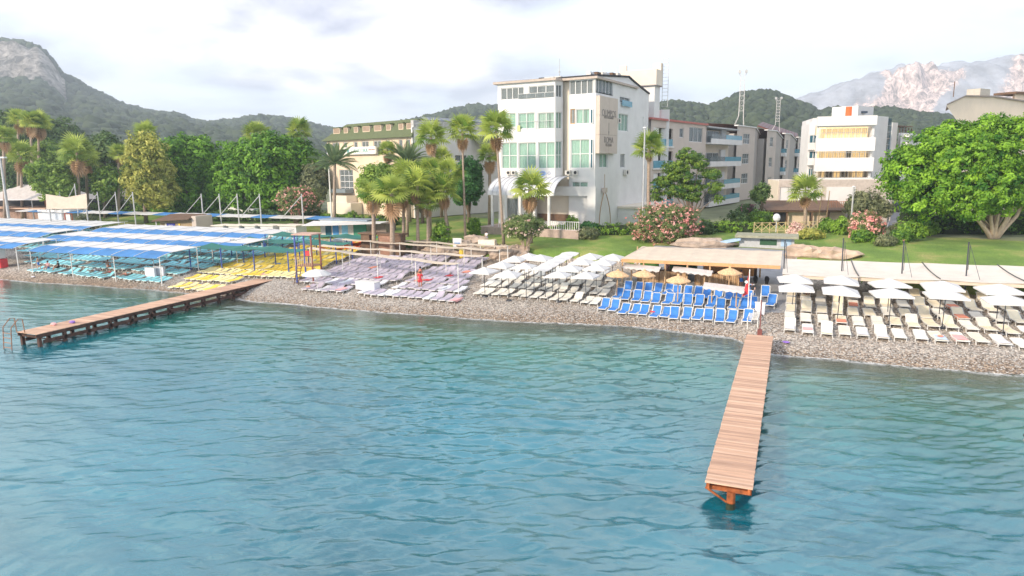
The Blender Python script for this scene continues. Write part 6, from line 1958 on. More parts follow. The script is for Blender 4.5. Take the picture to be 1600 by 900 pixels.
# lilac grey block
G1 = make_lounger('grey_lounger', m_lil, 14, 0.66, pad=.05, seatn='mattress'); G2 = make_lounger('grey_lounger', m_lil, 30, 0.66, pad=.05, seatn='mattress'); G3 = make_lounger('grey_lounger', m_towel, 12, .66, pad=.05, seatn='mattress')
gg = 'lilac grey loungers under the narrow beige canopies'
k_all = 0
for r_, v in enumerate((53.2, 55.4, 57.6, 59.8, 62.0, 64.2, 66.4, 68.6)):
    uL = -46.3 - max(0, v - 60) * 0.15 + (2.2 if r_ == 0 else 0); uR = -27.6 - (v - 53) * 0.28
    u = uL; k = 0
    while u < uR:
        if not (-36.6 < u < -35.4 and r_ > 0) and not (r_ == 0 and -39.5 < u < -37.6):
            pr = G3 if (r_ < 2 and rl.random() < .35) else (G2 if rl.random() < .12 else G1)
            place(pr, u, v + rl.uniform(-.15, .15), rl.uniform(-.06, .06), f'lilac grey lounger, {ordinal(k)} from the left in the {ORD[r_]} row from the sea, grey block', gg)
        u += 0.80 + rl.uniform(-.03, .05); k += 1
for (u, v, mat, lb) in ((-27.7, 53.1, m_pinkc, 'pink red towel on the last grey lounger beside the white block'), (-42.3, 61.8, m_coral, 'coral towel on a grey lounger near the beige canopy poles'), (-33.2, 58.0, m_red, 'red towel in the middle of the grey block'),
                        (-31.9, 60.2, m_red, 'bright red towel below the beige canopies'), (-34.0, 57.6, m_coral, 'coral towel beside the bright red one in the grey block'), (-40.2, 53.3, m_pinkc, 'pink towel on a front grey lounger near the white table'), (-31.0, 62.2, m_coral, 'salmon cloth by the aisle in the grey block'),
                        (-38.8, 57.8, m_red, 'small red towel left of the aisle'), (-30.4, 55.6, m_towel, 'white towels heaped on a grey lounger')):
    towel(u, v, mat, lb, l=1.6, y0=.1)

# yellow block
Y1 = make_lounger('yellow_lounger', m_yel, 14, .66, pad=.06, seatn='mattress'); Y2 = make_lounger('yellow_lounger', m_yel2, 16, .66, pad=.06, seatn='mattress')
gy_ = 'yellow loungers between the left pier and the lifeguard tower'
for r_, v in enumerate((52.0, 54.2, 56.6, 58.9, 61.2, 63.5, 65.8, 68.1, 70.4, 72.7)):
    uL, uR = (-60.6, -54.4) if v < 56 else (-61.4, -47.4 - (v - 56) * .22)
    u = uL; k = 0
    while u < uR:
        place(Y2 if rl.random() < (.75 if v < 58 else .15) else Y1, u, v + rl.uniform(-.15, .15), rl.uniform(-.08, .08), f'yellow lounger, {ordinal(k)} from the left in the {ORD[r_]} row from the sea', gy_)
        u += .83 + rl.uniform(-.03, .05); k += 1
towel(-52.6, 56.7, m_pinkc, 'bright pink towel on a yellow lounger near the pier', l=.6, y0=.2); towel(-55.0, 62.0, m_blue, 'blue mat among the yellow loungers behind the blue post', l=1.6)

# turquoise block
T1 = make_lounger('turquoise_lounger', m_turq, 14, .66, pad=.06, seatn='mattress'); T2 = make_lounger('turquoise_lounger', m_turq, 32, .66, pad=.06, seatn='mattress')
gt = 'turquoise loungers under the blue and white canopies'
far_l = []
cnt = 0
for r_, v in enumerate((52.9, 55.6, 58.4, 61.2, 64.0, 66.8, 69.8, 72.8, 75.8, 78.8)):
    uL = -83.5 - (v - 52) * 1.75; uR = -63.6 if v < 57 else (-62.6 if v < 68 else -64.5)
    u = uR; k = 0
    while u > uL:
        x_, y_ = u, v + rl.uniform(-.2, .2)
        if cnt < 290:
            place(T2 if rl.random() < .15 else T1, x_, y_, rl.uniform(-.06, .06), f'turquoise lounger, {ordinal(k)} from the right in the {ORD[r_]} row from the sea', gt); cnt += 1
        else:
            far_l.append((x_, y_))
        u -= .92 + rl.uniform(-.03, .1) + (.9 if k % 8 == 7 else 0); k += 1
p = P()
for (x_, y_) in far_l:
    z = g(x_, y_)
    p.box((x_, y_ + .6, z + .38), (.62, 1.2, .1), 0); p.box((x_, y_ + 1.55, z + .52), (.62, .75, .1), 0, ax=(Vector((1, 0, 0)), Vector((0, .94, .34)), Vector((0, -.34, .94))))
    for sx_ in (-.28, .28):
        p.box((x_ + sx_, y_ + .3, z + .17), (.05, .05, .33), 1); p.box((x_ + sx_, y_ + 1.2, z + .17), (.05, .05, .33), 1)
tag(p.build('distant_loungers', [m_turq, m_wplas]), 'farthest turquoise loungers seen between the canopies', kind='stuff')

# ------------------------------------------------------------------ umbrellas and canopies


def square_umbrella(half=1.15, h=2.35, rise=.42):
    root = thing('square_umbrella', None, 'umbrella', (0, 0, 0))
    p = P()
    t_ = [(0, 0, h + rise)] + [(sx * half, sy * half, h) for sx, sy in ((-1, -1), (1, -1), (1, 1), (-1, 1))]
    b_ = [(0, 0, h + rise - .03)] + [(sx * half * .99, sy * half * .99, h - .03) for sx, sy in ((-1, -1), (1, -1), (1, 1), (-1, 1))]
    v_ = [(sx * half, sy * half, h - .11) for sx, sy in ((-1, -1), (1, -1), (1, 1), (-1, 1))]
    vs = t_ + b_ + v_
    fs = []
    for i in range(4):
        j = (i + 1) % 4
        fs += [(0, 1 + i, 1 + j), (5, 6 + j, 6 + i), (1 + i, 10 + i, 10 + j, 1 + j), (10 + i, 6 + i, 6 + j, 10 + j)]
    p.add(vs, fs); p.build('canopy', m_canvas, root)
    p = P(); p.tube((0, 0, 0), (0, 0, h + rise - .03), .03); p.build('pole', m_dpole, root)
    p = P(); p.tube((0, 0, 0), (0, 0, .09), .30, .26, 10); p.build('base', m_dpole, root)
    for sx, sy in ((-1, -1), (1, -1), (1, 1), (-1, 1)):
        p = P(); p.tube((0, 0, h + rise - .08), (sx * half * .96, sy * half * .96, h - .04), .012, n=4); p.tube((0, 0, h - .35), (sx * half * .5, sy * half * .5, h + .15), .01, n=4); p.build('rib', m_dpole, root)
    return root


def put(proto, x, y, label, group, rz=0.0, dz=0.0, s=1.0):
    o = place(proto, x, y, rz, label, group, dz)
    o.rotation_euler = (rl.uniform(-.04, .04), rl.uniform(-.04, .04), rz)
    if s != 1: o.scale = (s, s, s)
    return o


U1 = square_umbrella(1.02)
gu = 'white square umbrellas over the off white loungers'
ul = [(757, 417, 'leftmost'), (795, 422, 'second from the left, nearest the sea'), (783, 408, 'left behind the leftmost pair'), (820, 410, 'in the left half of the middle row'), (873, 423, 'touching the long awning at its lower end'), (916, 424, 'rightmost in the front'),
      (891, 413, 'right of the long awning in the middle'), (932, 412, 'rightmost of the middle row'), (910, 403, 'behind the middle row toward the right'), (943, 404, 'next to the bar roof in the back'), (923, 395, 'small looking one at the back right'), (957, 396, 'closest to the bar roof corner'),
      (805, 399, 'rear left one near the rock wall'), (826, 395, 'rear one left of the long awning'), (844, 397, 'rear one touching the long awning')]
for i, (px, py, lb) in enumerate(ul):
    q = on(px, py, 2.77); put(U1, q.x, q.y, f'white square umbrella on a dark pole, {lb}', gu, rz=rl.uniform(-.1, .1))
# long overlapping awning
a = on(852, 424, 2.6); b_ = on(905, 395, 2.6); c = on(822, 424, 2.6); d = on(878, 395, 2.6)
an_ = thing('long_awning', 'long white fabric awning running inland between the white umbrellas', 'awning', (c.x, c.y, g(c.x, c.y)))
for k in range(5):
    def L4(u, w_): return (c.lerp(d, u)).lerp(a.lerp(b_, u), w_)
    rows = []
    for i in range(5):
        u = (k + i / 4) / 5
        rows.append([L4(u, j / 4) + UP * (.12 * math.sin(math.pi * j / 4) - .08 * math.sin(math.pi * i / 4) * 1.0) for j in range(5)])
    p = P(); p.sheet(rows, .03); p.build('panel', m_canvas, an_, off=an_.location)
for k in range(6):
    for w_ in (0, 1):
        q = (c.lerp(d, k / 5)).lerp(a.lerp(b_, k / 5), w_); p = P(); p.tube((q.x, q.y, g(q.x, q.y)), (q.x, q.y, q.z - .03), .035); p.build('pole', m_dpole, an_, off=an_.location)
U2 = square_umbrella(1.22, 2.30, .46)
gu2 = 'large white umbrellas over the cream loungers'
for i, (px, py) in enumerate(((1241, 429), (1313, 431), (1392, 436), (1473, 439), (1564, 444))):
    q = on(px, py, 2.72); put(U2, q.x, q.y, f'large white square umbrella, {ordinal(i)} from the left in the rear row', gu2, rz=rl.uniform(-.08, .08) + .05)
for i, (px, py) in enumerate(((1246, 442), (1312, 446), (1394, 450), (1478, 452), (1574, 460))):
    q = on(px, py, 2.72); put(U2, q.x, q.y - .1, f'large white square umbrella, {ordinal(i)} from the left in the sea side row', gu2, rz=rl.uniform(-.08, .08) + .05)
# straw umbrellas
ST = thing('straw_umbrella', None, 'umbrella', (0, 0, 0))
n_ = 16; vs = [(0, 0, 2.45)]; R_ = 1.02
for r0, z0 in ((.5, 2.28), (1.02, 2.0)):
    vs += [(r0 * (1 + .03 * (-1) ** i) * math.cos(2 * math.pi * i / n_), r0 * (1 + .03 * (-1) ** i) * math.sin(2 * math.pi * i / n_), z0) for i in range(n_)]
vs += [(0, 0, 2.36)] + [(R_ * .97 * math.cos(2 * math.pi * i / n_), R_ * .97 * math.sin(2 * math.pi * i / n_), 1.9) for i in range(n_)]
fs = []
for i in range(n_):
    j = (i + 1) % n_
    fs += [(0, 1 + i, 1 + j), (1 + i, 1 + n_ + i, 1 + n_ + j, 1 + j), (1 + n_ + i, 2 + 2 * n_ + i, 2 + 2 * n_ + j, 1 + n_ + j), (1 + 2 * n_, 2 + 2 * n_ + j, 2 + 2 * n_ + i)]
p = P(); p.add(vs, fs); p.build('thatch', m_straw, ST)
p = P(); p.tube((0, 0, 0), (0, 0, 2.4), .05); p.build('post', m_tanpost, ST)
p = P(); p.blob((0, 0, 2.47), (.12, .12, .09), lat=4, lon=8, jit=0); p.build('cap', m_straw, ST)
for px, py, lb in ((964, 422, 'leftmost, by the white umbrellas'), (1005, 422, 'second from the left'), (1060, 430, 'standing among the blue loungers in the middle'), (1140, 418, 'right one, before the wooden bar counter')):
    q = on(px, py, 2.45); put(ST, q.x, q.y, f'round orange straw umbrella, {lb}', 'straw umbrellas by the beach bar')
# fringed grey cloth shades


def cloth_shade(c0, c1, dv, label, h=2.0):
    """rectangular cloth with a scalloped edge on two posts"""
    c = c0.lerp(c1, .5); o = thing('cloth_shade', label, 'sunshade', (c.x, c.y, g(c.x, c.y)), 'fringed grey cloth shades before the bar')
    nx_ = 13; rows = []
    for i, w_ in enumerate((0, .05, .5, .95, 1)):
        row = []
        for j in range(nx_):
            q = c0.lerp(c1, j / (nx_ - 1)) + Vector((0, dv * w_, 0))
            z = c.z + .22 * math.sin(math.pi * w_) - (.16 if w_ in (0, 1) else 0) * (1 if j % 2 else .35)
            row.append(Vector((q.x, q.y, z)))
        rows.append(row)
    p = P(); p.sheet(rows, .03); p.build('cloth', m_gcloth, o, off=o.location)
    for u in (.2, .8):
        q = c0.lerp(c1, u) + Vector((0, dv * .5, 0)); p = P(); p.tube((q.x, q.y, g(q.x, q.y)), (q.x, q.y, c.z + .15), .06); p.build('post', m_tanpost, o, off=o.location)


for (x0, y0, x1, y1, dv, lb) in ((972, 416, 1030, 424, 1.9, 'left fringed grey cloth shade below the bar roof'), (1050, 421, 1112, 430, 1.9, 'middle fringed grey cloth shade before the counter'), (1098, 448, 1163, 457, 2.3, 'right fringed grey cloth shade over the blue loungers')):
    cloth_shade(on(x0, y0, 1.85), on(x1, y1, 1.85), dv, lb)

# ---- the beach bar
x0, x1 = -14.7, -0.75; v0, v1 = 62.7, 69.6
bar = thing('beach_bar', 'open beach bar under a long beige canvas roof with an orange edge', 'bar', (x0, v0, g(-8, v0)))
OF = bar.location.copy()
nb_ = 7
for k in range(nb_):
    a0 = x0 + (x1 - x0) * k / nb_; a1 = x0 + (x1 - x0) * (k + 1) / nb_
    rows = []
    for i in range(6):
        w_ = i / 5; v = v0 + (v1 - v0) * w_
        rows.append([Vector((a0 + (a1 - a0) * j / 4 + (.9 * w_ if k == 0 and j == 0 else 0), v, 4.02 + .42 * w_ + .06 * math.sin(math.pi * w_) - .05 * math.sin(math.pi * j / 4))) for j in range(5)])
    p = P(); p.sheet(rows, .03); p.build('roof_panel', m_bcanvas, bar, off=OF)
    p = P(); p.box(((a0 + a1) / 2, v0 - .03, 3.87), (a1 - a0 - .02, .05, .30)); p.build('fascia', M('orange tan fascia', (0.62, 0.34, 0.16), .8, .1), bar, off=OF)
    for v in (v0 + .1, v1 - .2):
        if not (v < 64 and k in (5, 6)):
            p = P(); p.tube((a0 + .1, v, 1.8), (a0 + .1, v, 4.0 if v < 64 else 4.4), .08); p.build('post', m_tanpost, bar, off=OF)
for (a0, a1, v, hh, mm, nm) in ((-13.6, -9.0, 65.0, 1.15, m_tanpost, 'counter'), (-8.2, -4.2, 65.0, 1.15, m_tanpost, 'counter')):
    p = P(); p.box(((a0 + a1) / 2, v, g(a0, v) + hh), (a1 - a0 + .3, .7, .06)); c_ = p.build('counter_top', m_brown, bar, off=OF)
    nsl = int((a1 - a0) / .17)
    for k in range(nsl):
        x = a0 + (a1 - a0) * (k + .5) / nsl; p = P(); p.box((x, v - .25, g(a0, v) + hh / 2), (.15, .05, hh), 0); p.build('bamboo_slat', m_tanpost if k % 3 else M('dark bamboo', (0.40, 0.24, 0.12), .8, .2), bar, off=OF)
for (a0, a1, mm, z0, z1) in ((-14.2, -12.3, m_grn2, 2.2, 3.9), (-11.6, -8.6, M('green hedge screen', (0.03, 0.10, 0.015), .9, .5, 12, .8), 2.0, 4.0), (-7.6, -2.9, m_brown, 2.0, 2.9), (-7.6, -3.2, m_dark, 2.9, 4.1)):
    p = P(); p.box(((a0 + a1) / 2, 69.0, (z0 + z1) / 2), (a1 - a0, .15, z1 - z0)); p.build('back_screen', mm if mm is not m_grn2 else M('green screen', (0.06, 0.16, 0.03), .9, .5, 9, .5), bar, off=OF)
p = P(); p.box((-5.4, 67.2, 2.9), (4.6, .6, 1.2)); p.build('wooden_back_bar', M('orange wood', (0.55, 0.26, 0.09), .6, .2, 3), bar, off=OF)
for k in range(16):
    p = P(); x = -7.4 + k * .28; p.tube((x, 67.1, 3.5), (x, 67.1, 3.72), .045, n=6); p.tube((x, 67.1, 3.72), (x, 67.1, 3.84), .015, n=5)
    tag(p.build('bottle', M('bottle green', (0.02, 0.10, 0.04), .2) if k % 2 else M('bottle amber', (0.25, 0.09, 0.02), .2), None, off=Vector((x, 67.1, 3.5))), 'bottle standing on the wooden back bar of the beach bar', 'bottle', 'bottles on the back bar')
for k, x in enumerate((-12.5, -9.6, -5.6)):
    p = P()
    for j in range(2): p.box((x + j * .9, 66.0, 3.55), (.8, .08, .3), 0, rz=.0, ax=(Vector((1, 0, .2 * (-1) ** j)).normalized(), Vector((0, 1, 0)), Vector((-.2 * (-1) ** j, 0, 1)).normalized())) if j == 0 else None
    p.build('hanging_board', m_straw, bar, off=OF)
p = P(); p.box((-4.55, 66.6, 3.5), (.55, .3, .55)); tag(p.build('crate', M('orange crate', (0.85, 0.25, 0.04), .5), None, off=Vector((-4.55, 66.6, 3.2))), 'bright orange box on the shelf of the beach bar', 'box')
for x in (-2.9, -1.9):
    p = P(); p.blob((0, 0, .45), (.22, .22, .35), lat=5, lon=8); p.tube((0, 0, 0), (0, 0, .3), .16); o = p.build('dark_stool', m_dark); o.location = (x, 66 + x * -.2, g(x, 66)); tag(o, 'dark round stool on the grey paving, %s' % ('left one' if x < -2.5 else 'right one'), 'stool')

# ---- pergola canopy on the right
x0, x1 = -0.55, 24.0; v0, v1 = 59.0, 67.4
pg = thing('pergola_canopy', 'long off white canopy on dark posts at the back of the right beach', 'canopy', (x0, v0, g(5, v0)))
OF = pg.location.copy(); bay = 5.6; k = 0; a = x0
while a < x1:
    rows = []
    for i in range(6):
        w_ = i / 5
        rows.append([Vector((a + .01 + (bay - .02) * j / 6, v0 + .012 * (a + j) + (v1 - v0) * w_ + .06 * a, 3.92 + .12 * w_ - .16 * math.sin(math.pi * w_) - .08 * math.sin(math.pi * j / 6) * (1 - .6 * w_))) for j in range(7)])
    p = P(); p.sheet(rows, .03); p.build('roof_panel', M('off white canvas', (0.68, 0.62, 0.55), .8, .07, .8), pg, off=OF)
    p = P(); p.box((a + bay / 2, v0 + .072 * a + .16, 3.68), (bay - .1, .05, .26)); p.build('valance', m_bcanvas, pg, off=OF)
    p = P(); p.path([(a + bay, v0 + .072 * (a + bay) + (v1 - v0) * i / 5, 3.97 + .12 * i / 5 - .12 * math.sin(math.pi * i / 5)) for i in range(6)], .04, 5); p.build('seam_rib', m_dpole, pg, off=OF)
    a += bay; k += 1
for i, (px, yt, yb) in enumerate(((1226, 375, 430), (1316, 372, 437), (1410, 377, 440), (1510, 378, 447))):
    q = on(px, yb + 22, 0); q = Vector((q.x, 62.5 + .06 * q.x, 0)); D_ = q.dot(FWD)
    zt = max(4.8, pd(px, yt, D_).z)
    xx = pd(px, yb - 10, D_); q = Vector((xx.x, xx.y, 0)); gz = g(q.x, q.y)
    p = P(); p.tube((q.x, q.y, gz), (q.x - .1, q.y, zt), .06, .05); p.build('mast', m_dpole, pg, off=OF)
    p = P(); p.tube((q.x + .1, q.y + .3, gz + 2), (q.x + .05, q.y + .1, zt - .3), .025, n=4); p.tube((q.x, q.y, zt - .2), (q.x + .25, q.y - 3.0, 3.95), .02, n=4); p.build('stay', m_dpole, pg, off=OF)
# ---- blue and white arched canopies


def arched(name, label, u0, u1, v0, vm, v1, zc=3.35, rise=.42, group='blue and white arched canopies of the left beach', bay=3.6):
    o = thing(name, label, 'canopy', (u0, v0, g(u0, v0)), group); OF = o.location.copy()
    n_ = max(2, round((u1 - u0) / bay)); b_ = (u1 - u0) / n_

    def zz(v): return zc + rise * math.sin(math.pi / 2 * min(1, (v - v0) / (vm - v0))) + .045 * max(0, v - vm)
    zj = [rl.uniform(-.03, .03) for _ in range(n_ + 1)]
    for k in range(n_):
        a0 = u0 + k * b_
        for (s0, s1, mm, nm) in ((v0, vm - .03, m_cblue, 'blue_panel'), (vm + .03, v1, m_canvas, 'white_panel')):
            rows = []
            for i in range(6):
                v = s0 + (s1 - s0) * i / 5
                rows.append([Vector((a0 + .04 + (b_ - .08) * j / 4, v, zz(v) + zj[k] * (1 - j / 4) + zj[k + 1] * j / 4 - .05 * math.sin(math.pi * j / 4))) for j in range(5)])
            p = P(); p.sheet(rows, .02); p.build(nm, mm, o, off=OF)
    for k in range(n_ + 1):
        a0 = u0 + k * b_
        p = P(); p.path([(a0, v0 + (v1 - v0) * i / 8, zz(v0 + (v1 - v0) * i / 8) + zj[k] + .03) for i in range(9)], .03, 5); p.build('hoop', m_wpost, o, off=OF)
        if k % 2 == 0 or k == n_:
            for v in (v0 + .25, v1 - .6):
                p = P(); p.tube((a0, v, g(a0, v)), (a0, v, zz(v) + zj[k]), .05); p.build('post', m_wpost, o, off=OF)


arched('arched_canopy', 'arched blue and white canopy nearest the sea on the left beach', -83.6, -62.6, 52.5, 54.9, 58.4)
arched('arched_canopy', 'arched blue canopy cut by the left edge of the photo', -112, -87.6, 53.4, 55.8, 59.3)
arched('arched_canopy', 'second arched canopy behind the nearest one, blue front and white back', -94.4, -60.4, 61.3, 63.7, 67.4)
arched('arched_canopy', 'arched canopy left of the second one, partly outside the photo', -140, -98, 63.5, 65.9, 69.7)
arched('arched_canopy', 'third arched canopy next to the green canopies', -98.5, -65.6, 71.2, 73.8, 77.9)
arched('arched_canopy', 'far left arched canopy in the back with a long white edge', -150, -102, 72.4, 75.0, 80.6)
# ---- green canopies on blue posts


def sag_canopy(label, u0, u1, v0, v1, z, mat, pmat, group, name='green_canopy', bay=4.6, skew=0.0, sag=.38):
    o = thing(name, label, 'canopy', (u0, v0, g(u0, v0)), group); OF = o.location.copy()
    n_ = max(1, round((u1 - u0) / bay)); b_ = (u1 - u0) / n_
    for k in range(n_):
        rows = []
        for i in range(6):
            w_ = i / 5
            rows.append([Vector((u0 + b_ * (k + j / 5), v0 + skew * (k + j / 5) + (v1 - v0) * w_, z - sag * math.sin(math.pi * w_) * .5 - sag * math.sin(math.pi * j / 5) * .5 + .18 * (k % 2) * (j / 5) + .18 * ((k + 1) % 2) * (1 - j / 5))) for j in range(6)])
        p = P(); p.sheet(rows, .02); p.build('panel', mat, o, off=OF)
    for k in range(n_ + 1):
        for w_ in (0, 1):
            x, y = u0 + b_ * k, v0 + skew * k + (v1 - v0) * w_
            p = P(); p.tube((x, y, g(x, y)), (x, y, z + .12), .07); p.build('post', pmat, o, off=OF)


ggc = 'green canopies above the yellow loungers'
sag_canopy('green canopy nearest the sea above the yellow loungers', -64.4, -50.2, 58.4, 61.8, 3.75, m_cgreen, m_bpost, ggc)
sag_canopy('middle green canopy above the yellow loungers', -64.8, -49.0, 65.2, 68.4, 3.8, m_cgreen, m_bpost, ggc)
sag_canopy('rear green canopy beside the kiosk hut', -65.4, -49.4, 71.9, 75.3, 3.8, m_cgreen, m_bpost, ggc)
# ---- narrow beige strips on white poles


def strip_canopy(label, a, b, w, nb):
    o = thing('strip_canopy', label, 'canopy', (a.x, a.y, g(a.x, a.y)), 'narrow beige canopies over the grey loungers'); OF = o.location.copy()
    for k in range(nb):
        rows = []
        for i in range(3):
            row = []
            for j in range(6):
                u = (k + j / 5) / nb; q = a.lerp(b, u)
                row.append(Vector((q.x, q.y + w * i / 2, 3.95 - .12 * math.sin(math.pi * j / 5) * (.6 + .4 * (k % 2)))))
            rows.append(row)
        p = P(); p.sheet(rows, .03); p.build('panel', m_bcanvas, o, off=OF)
    for k in range(nb + 1):
        q = a.lerp(b, k / nb); p = P(); p.tube((q.x, q.y + w * .5, g(q.x, q.y)), (q.x, q.y + w * .5, 4.0), .045); p.build('pole', m_wpost, o, off=OF)


strip_canopy('narrow beige canopy nearest the sea over the grey loungers', Vector((-49.4, 60.6, 0)), Vector((-28.2, 54.9, 0)), 1.1, 4)
strip_canopy('second narrow beige canopy from the sea', Vector((-50.0, 63.2, 0)), Vector((-28.3, 60.4, 0)), 1.1, 5)
strip_canopy('third narrow beige canopy, starting by the orange boats', Vector((-51.4, 69.4, 0)), Vector((-28.4, 65.0, 0)), 1.1, 5)
strip_canopy('shortest beige canopy closest to the rock wall', Vector((-43.2, 70.3, 0)), Vector((-29.0, 68.7, 0)), 1.0, 3)
# ---- thin mast supported canopy at the back left
mc = thing('mast_canopy', 'thin blue and white canopy hung from a row of grey masts', 'canopy', (-138, 87, g(-100, 87))); OF = mc.location.copy()
for k in range(20):
    a0 = -140 + k * 3.66
    p = P(); p.sheet([[Vector((a0 + 3.6 * j / 3, 86.6 + 2.6 * i / 2, 4.75 + .12 * i - .06 * math.sin(math.pi * j / 3))) for j in range(4)] for i in range(3)], .05)
    p.build('panel', m_cblue if k % 3 == 1 else m_canvas, mc, off=OF)
for px in (90, 115, 149, 177, 204, 311, 339, 367, 402, 468):
    q = at(px, 327.5 + .0255 * px, 5); D_ = q.dot(FWD); yt = (300 if px in (90, 149, 177, 204) else 287) if px < 250 else 303
    zt = pd(px, yt, D_).z
    p = P(); p.tube((q.x, q.y + .8, g(q.x, q.y)), (q.x, q.y + .8, zt), .12, .09); p.build('mast', M('pale grey steel', (0.50, 0.51, 0.52), .5), mc, off=OF)
    p = P(); p.tube((q.x, q.y + .8, zt - .3), (q.x - 3.3, q.y, 4.9), .06, n=5); p.build('stay', M('pale grey steel', (0.50, 0.51, 0.52), .5), mc, off=OF)

# ------------------------------------------------------------------ huts, sheds, kiosks at the back
def on_box(name, label, cat, px, py, w, d, h, mat, group=None, rz=0.0):
    q = on(px, py); o = thing(name, label, cat, (q.x, q.y, g(q.x, q.y)), group, rz)
    p = P(); p.box((0, 0, h / 2), (w, d, h)); p.build('body', mat, o)
    return o


for i, (xa, xb) in enumerate(((328, 351), (352, 376), (377, 400), (401, 429), (431, 466))):
    px = (xa + xb) / 2; q = on(px, 374); Dq = q.dot(FWD); w = (xb - xa) * Dq / FOC * .92
    o = thing('changing_cabin', f'small white flat roofed cabin, {ordinal(i)} from the left behind the arched canopies', 'cabin', (q.x, q.y + 1.5, g(q.x, q.y)), 'white cabins in a row')
    H_ = pd(px, 352, Dq + 2).z - g(q.x, q.y)
    p = P(); p.box((0, 0, H_ / 2), (w, 2.4, H_)); p.build('walls', m_wplas, o)
    p = P(); p.box((0, 0, H_ + .08), (w + .4, 2.8, .14)); p.build('roof', m_cream, o)
    p = P(); p.box((-.2 * w, -1.23, H_ * .45), (.35 * w, .05, H_ * .8)); p.build('door', m_ac, o)
    for k in range(5):
        p = P(); p.box((.22 * w, -1.24, H_ * (.5 + .08 * k)), (.34 * w, .05, .05)); p.build('louvre', m_metal, o)
# kiosk with brown roof and blue sign
q = on(280, 366); ks = thing('kiosk', 'stone kiosk with sloping brown roof and a small blue sign', 'kiosk', (q.x, q.y, g(q.x, q.y)))
kz = pd(280, 337, q.dot(FWD)).z - g(q.x, q.y)
p = P(); p.box((0, 1.5, kz * .4), (8.2, 3, kz * .8)); p.build('walls', M('tan stone', (0.36, 0.27, 0.16), .9, .2, 2, .4), ks)
p = P(); p.box((4.0, 1.2, kz * .5), (.9, 3.4, kz * 1.02)); p.build('end_pier', m_tan, ks)
p = P(); p.sheet([[Vector((-4.6, -1.2, kz * .72)), Vector((-2.0, -1.2, kz * .78)), Vector((3.6, -1.2, kz * .9))], [Vector((-4.6, 2.6, kz)), Vector((-2, 2.6, kz * 1.05)), Vector((3.6, 2.6, kz * 1.05))]], .15); p.build('roof', m_brown, ks)
p = P(); p.box((-1.6, -.06, kz * .45), (1.8, .08, .8)); sg_ = p.build('sign', M('deep blue sign', (0.01, 0.02, 0.30), .5), ks)
text_mesh('lettering', 'BAR', .5, m_frame, sg_, (-1.6, -.11, kz * .45 - .18), Vector((1, 0, 0)), UP, .01, 'CENTER')
p = P(); p.tube((-3.9, -.9, 0), (-3.9, -.9, kz * .7), .08); p.box((-2.75, -.05, kz * .42), (.3, .06, .9)); p.build('white_post', m_wpost, ks)
p = P(); p.box((.3, -.08, kz * .5), (.35, .06, .5)); p.build('yellow_notice', m_yel, ks)
# left flat building with orange posts
q = on(20, 345); D_ = q.dot(FWD); lb_ = thing('flat_roof_cafe', 'low cafe with a flat terracotta roof and short orange posts at the left edge', 'building', (q.x, q.y, g(q.x, q.y)), rz=0)
hz_ = pd(20, 325, D_).z - g(q.x, q.y)
p = P(); p.box((0, 3, hz_ / 2), (24, 6, hz_)); p.build('walls', M('brown stone wall', (0.30, 0.20, 0.16), .9, .3, 1.5), lb_)
p = P(); p.box((0, 2.4, hz_ + .1), (26, 8, .25)); p.build('roof', M('terracotta flat roof', (0.52, 0.36, 0.27), .9, .1), lb_)
for x in (-3.5, .8, 5.4, 8.2):
    p = P(); p.box((x, 3.8, hz_ + .9), (.5, .5, 1.5)); p.build('orange_post', M('orange post', (0.62, 0.22, 0.09), .8), lb_)
p = P(); p.tube((9.5, 3.6, hz_ + .2), (9.5, 3.6, hz_ + .8), .06); p.tube((9.5, 3.6, hz_ + 1.2), (9.4, 3.3, hz_ + 1.25), .75, .7, 14); p.build('satellite_dish', m_ac, lb_)
q = on(98, 352); o = on_box('white_container', 'white container with a bluish door behind the back canopies', 'container', 98, 352, 9, 3, 3.0, m_white)
p = P(); p.box((-.5, -1.53, 1.5), (5.5, .06, 2.4)); p.build('door', M('pale blue door', (0.55, 0.62, 0.70)), o)
p = P(); p.path([(3.2, -1.6, 0), (3.2, -1.6, 2.4), (5.2, -1.6, 2.4), (5.2, -1.6, 0)], .09, 4); p.build('red_frame', M('rust red frame', (0.5, 0.13, 0.07)), o)
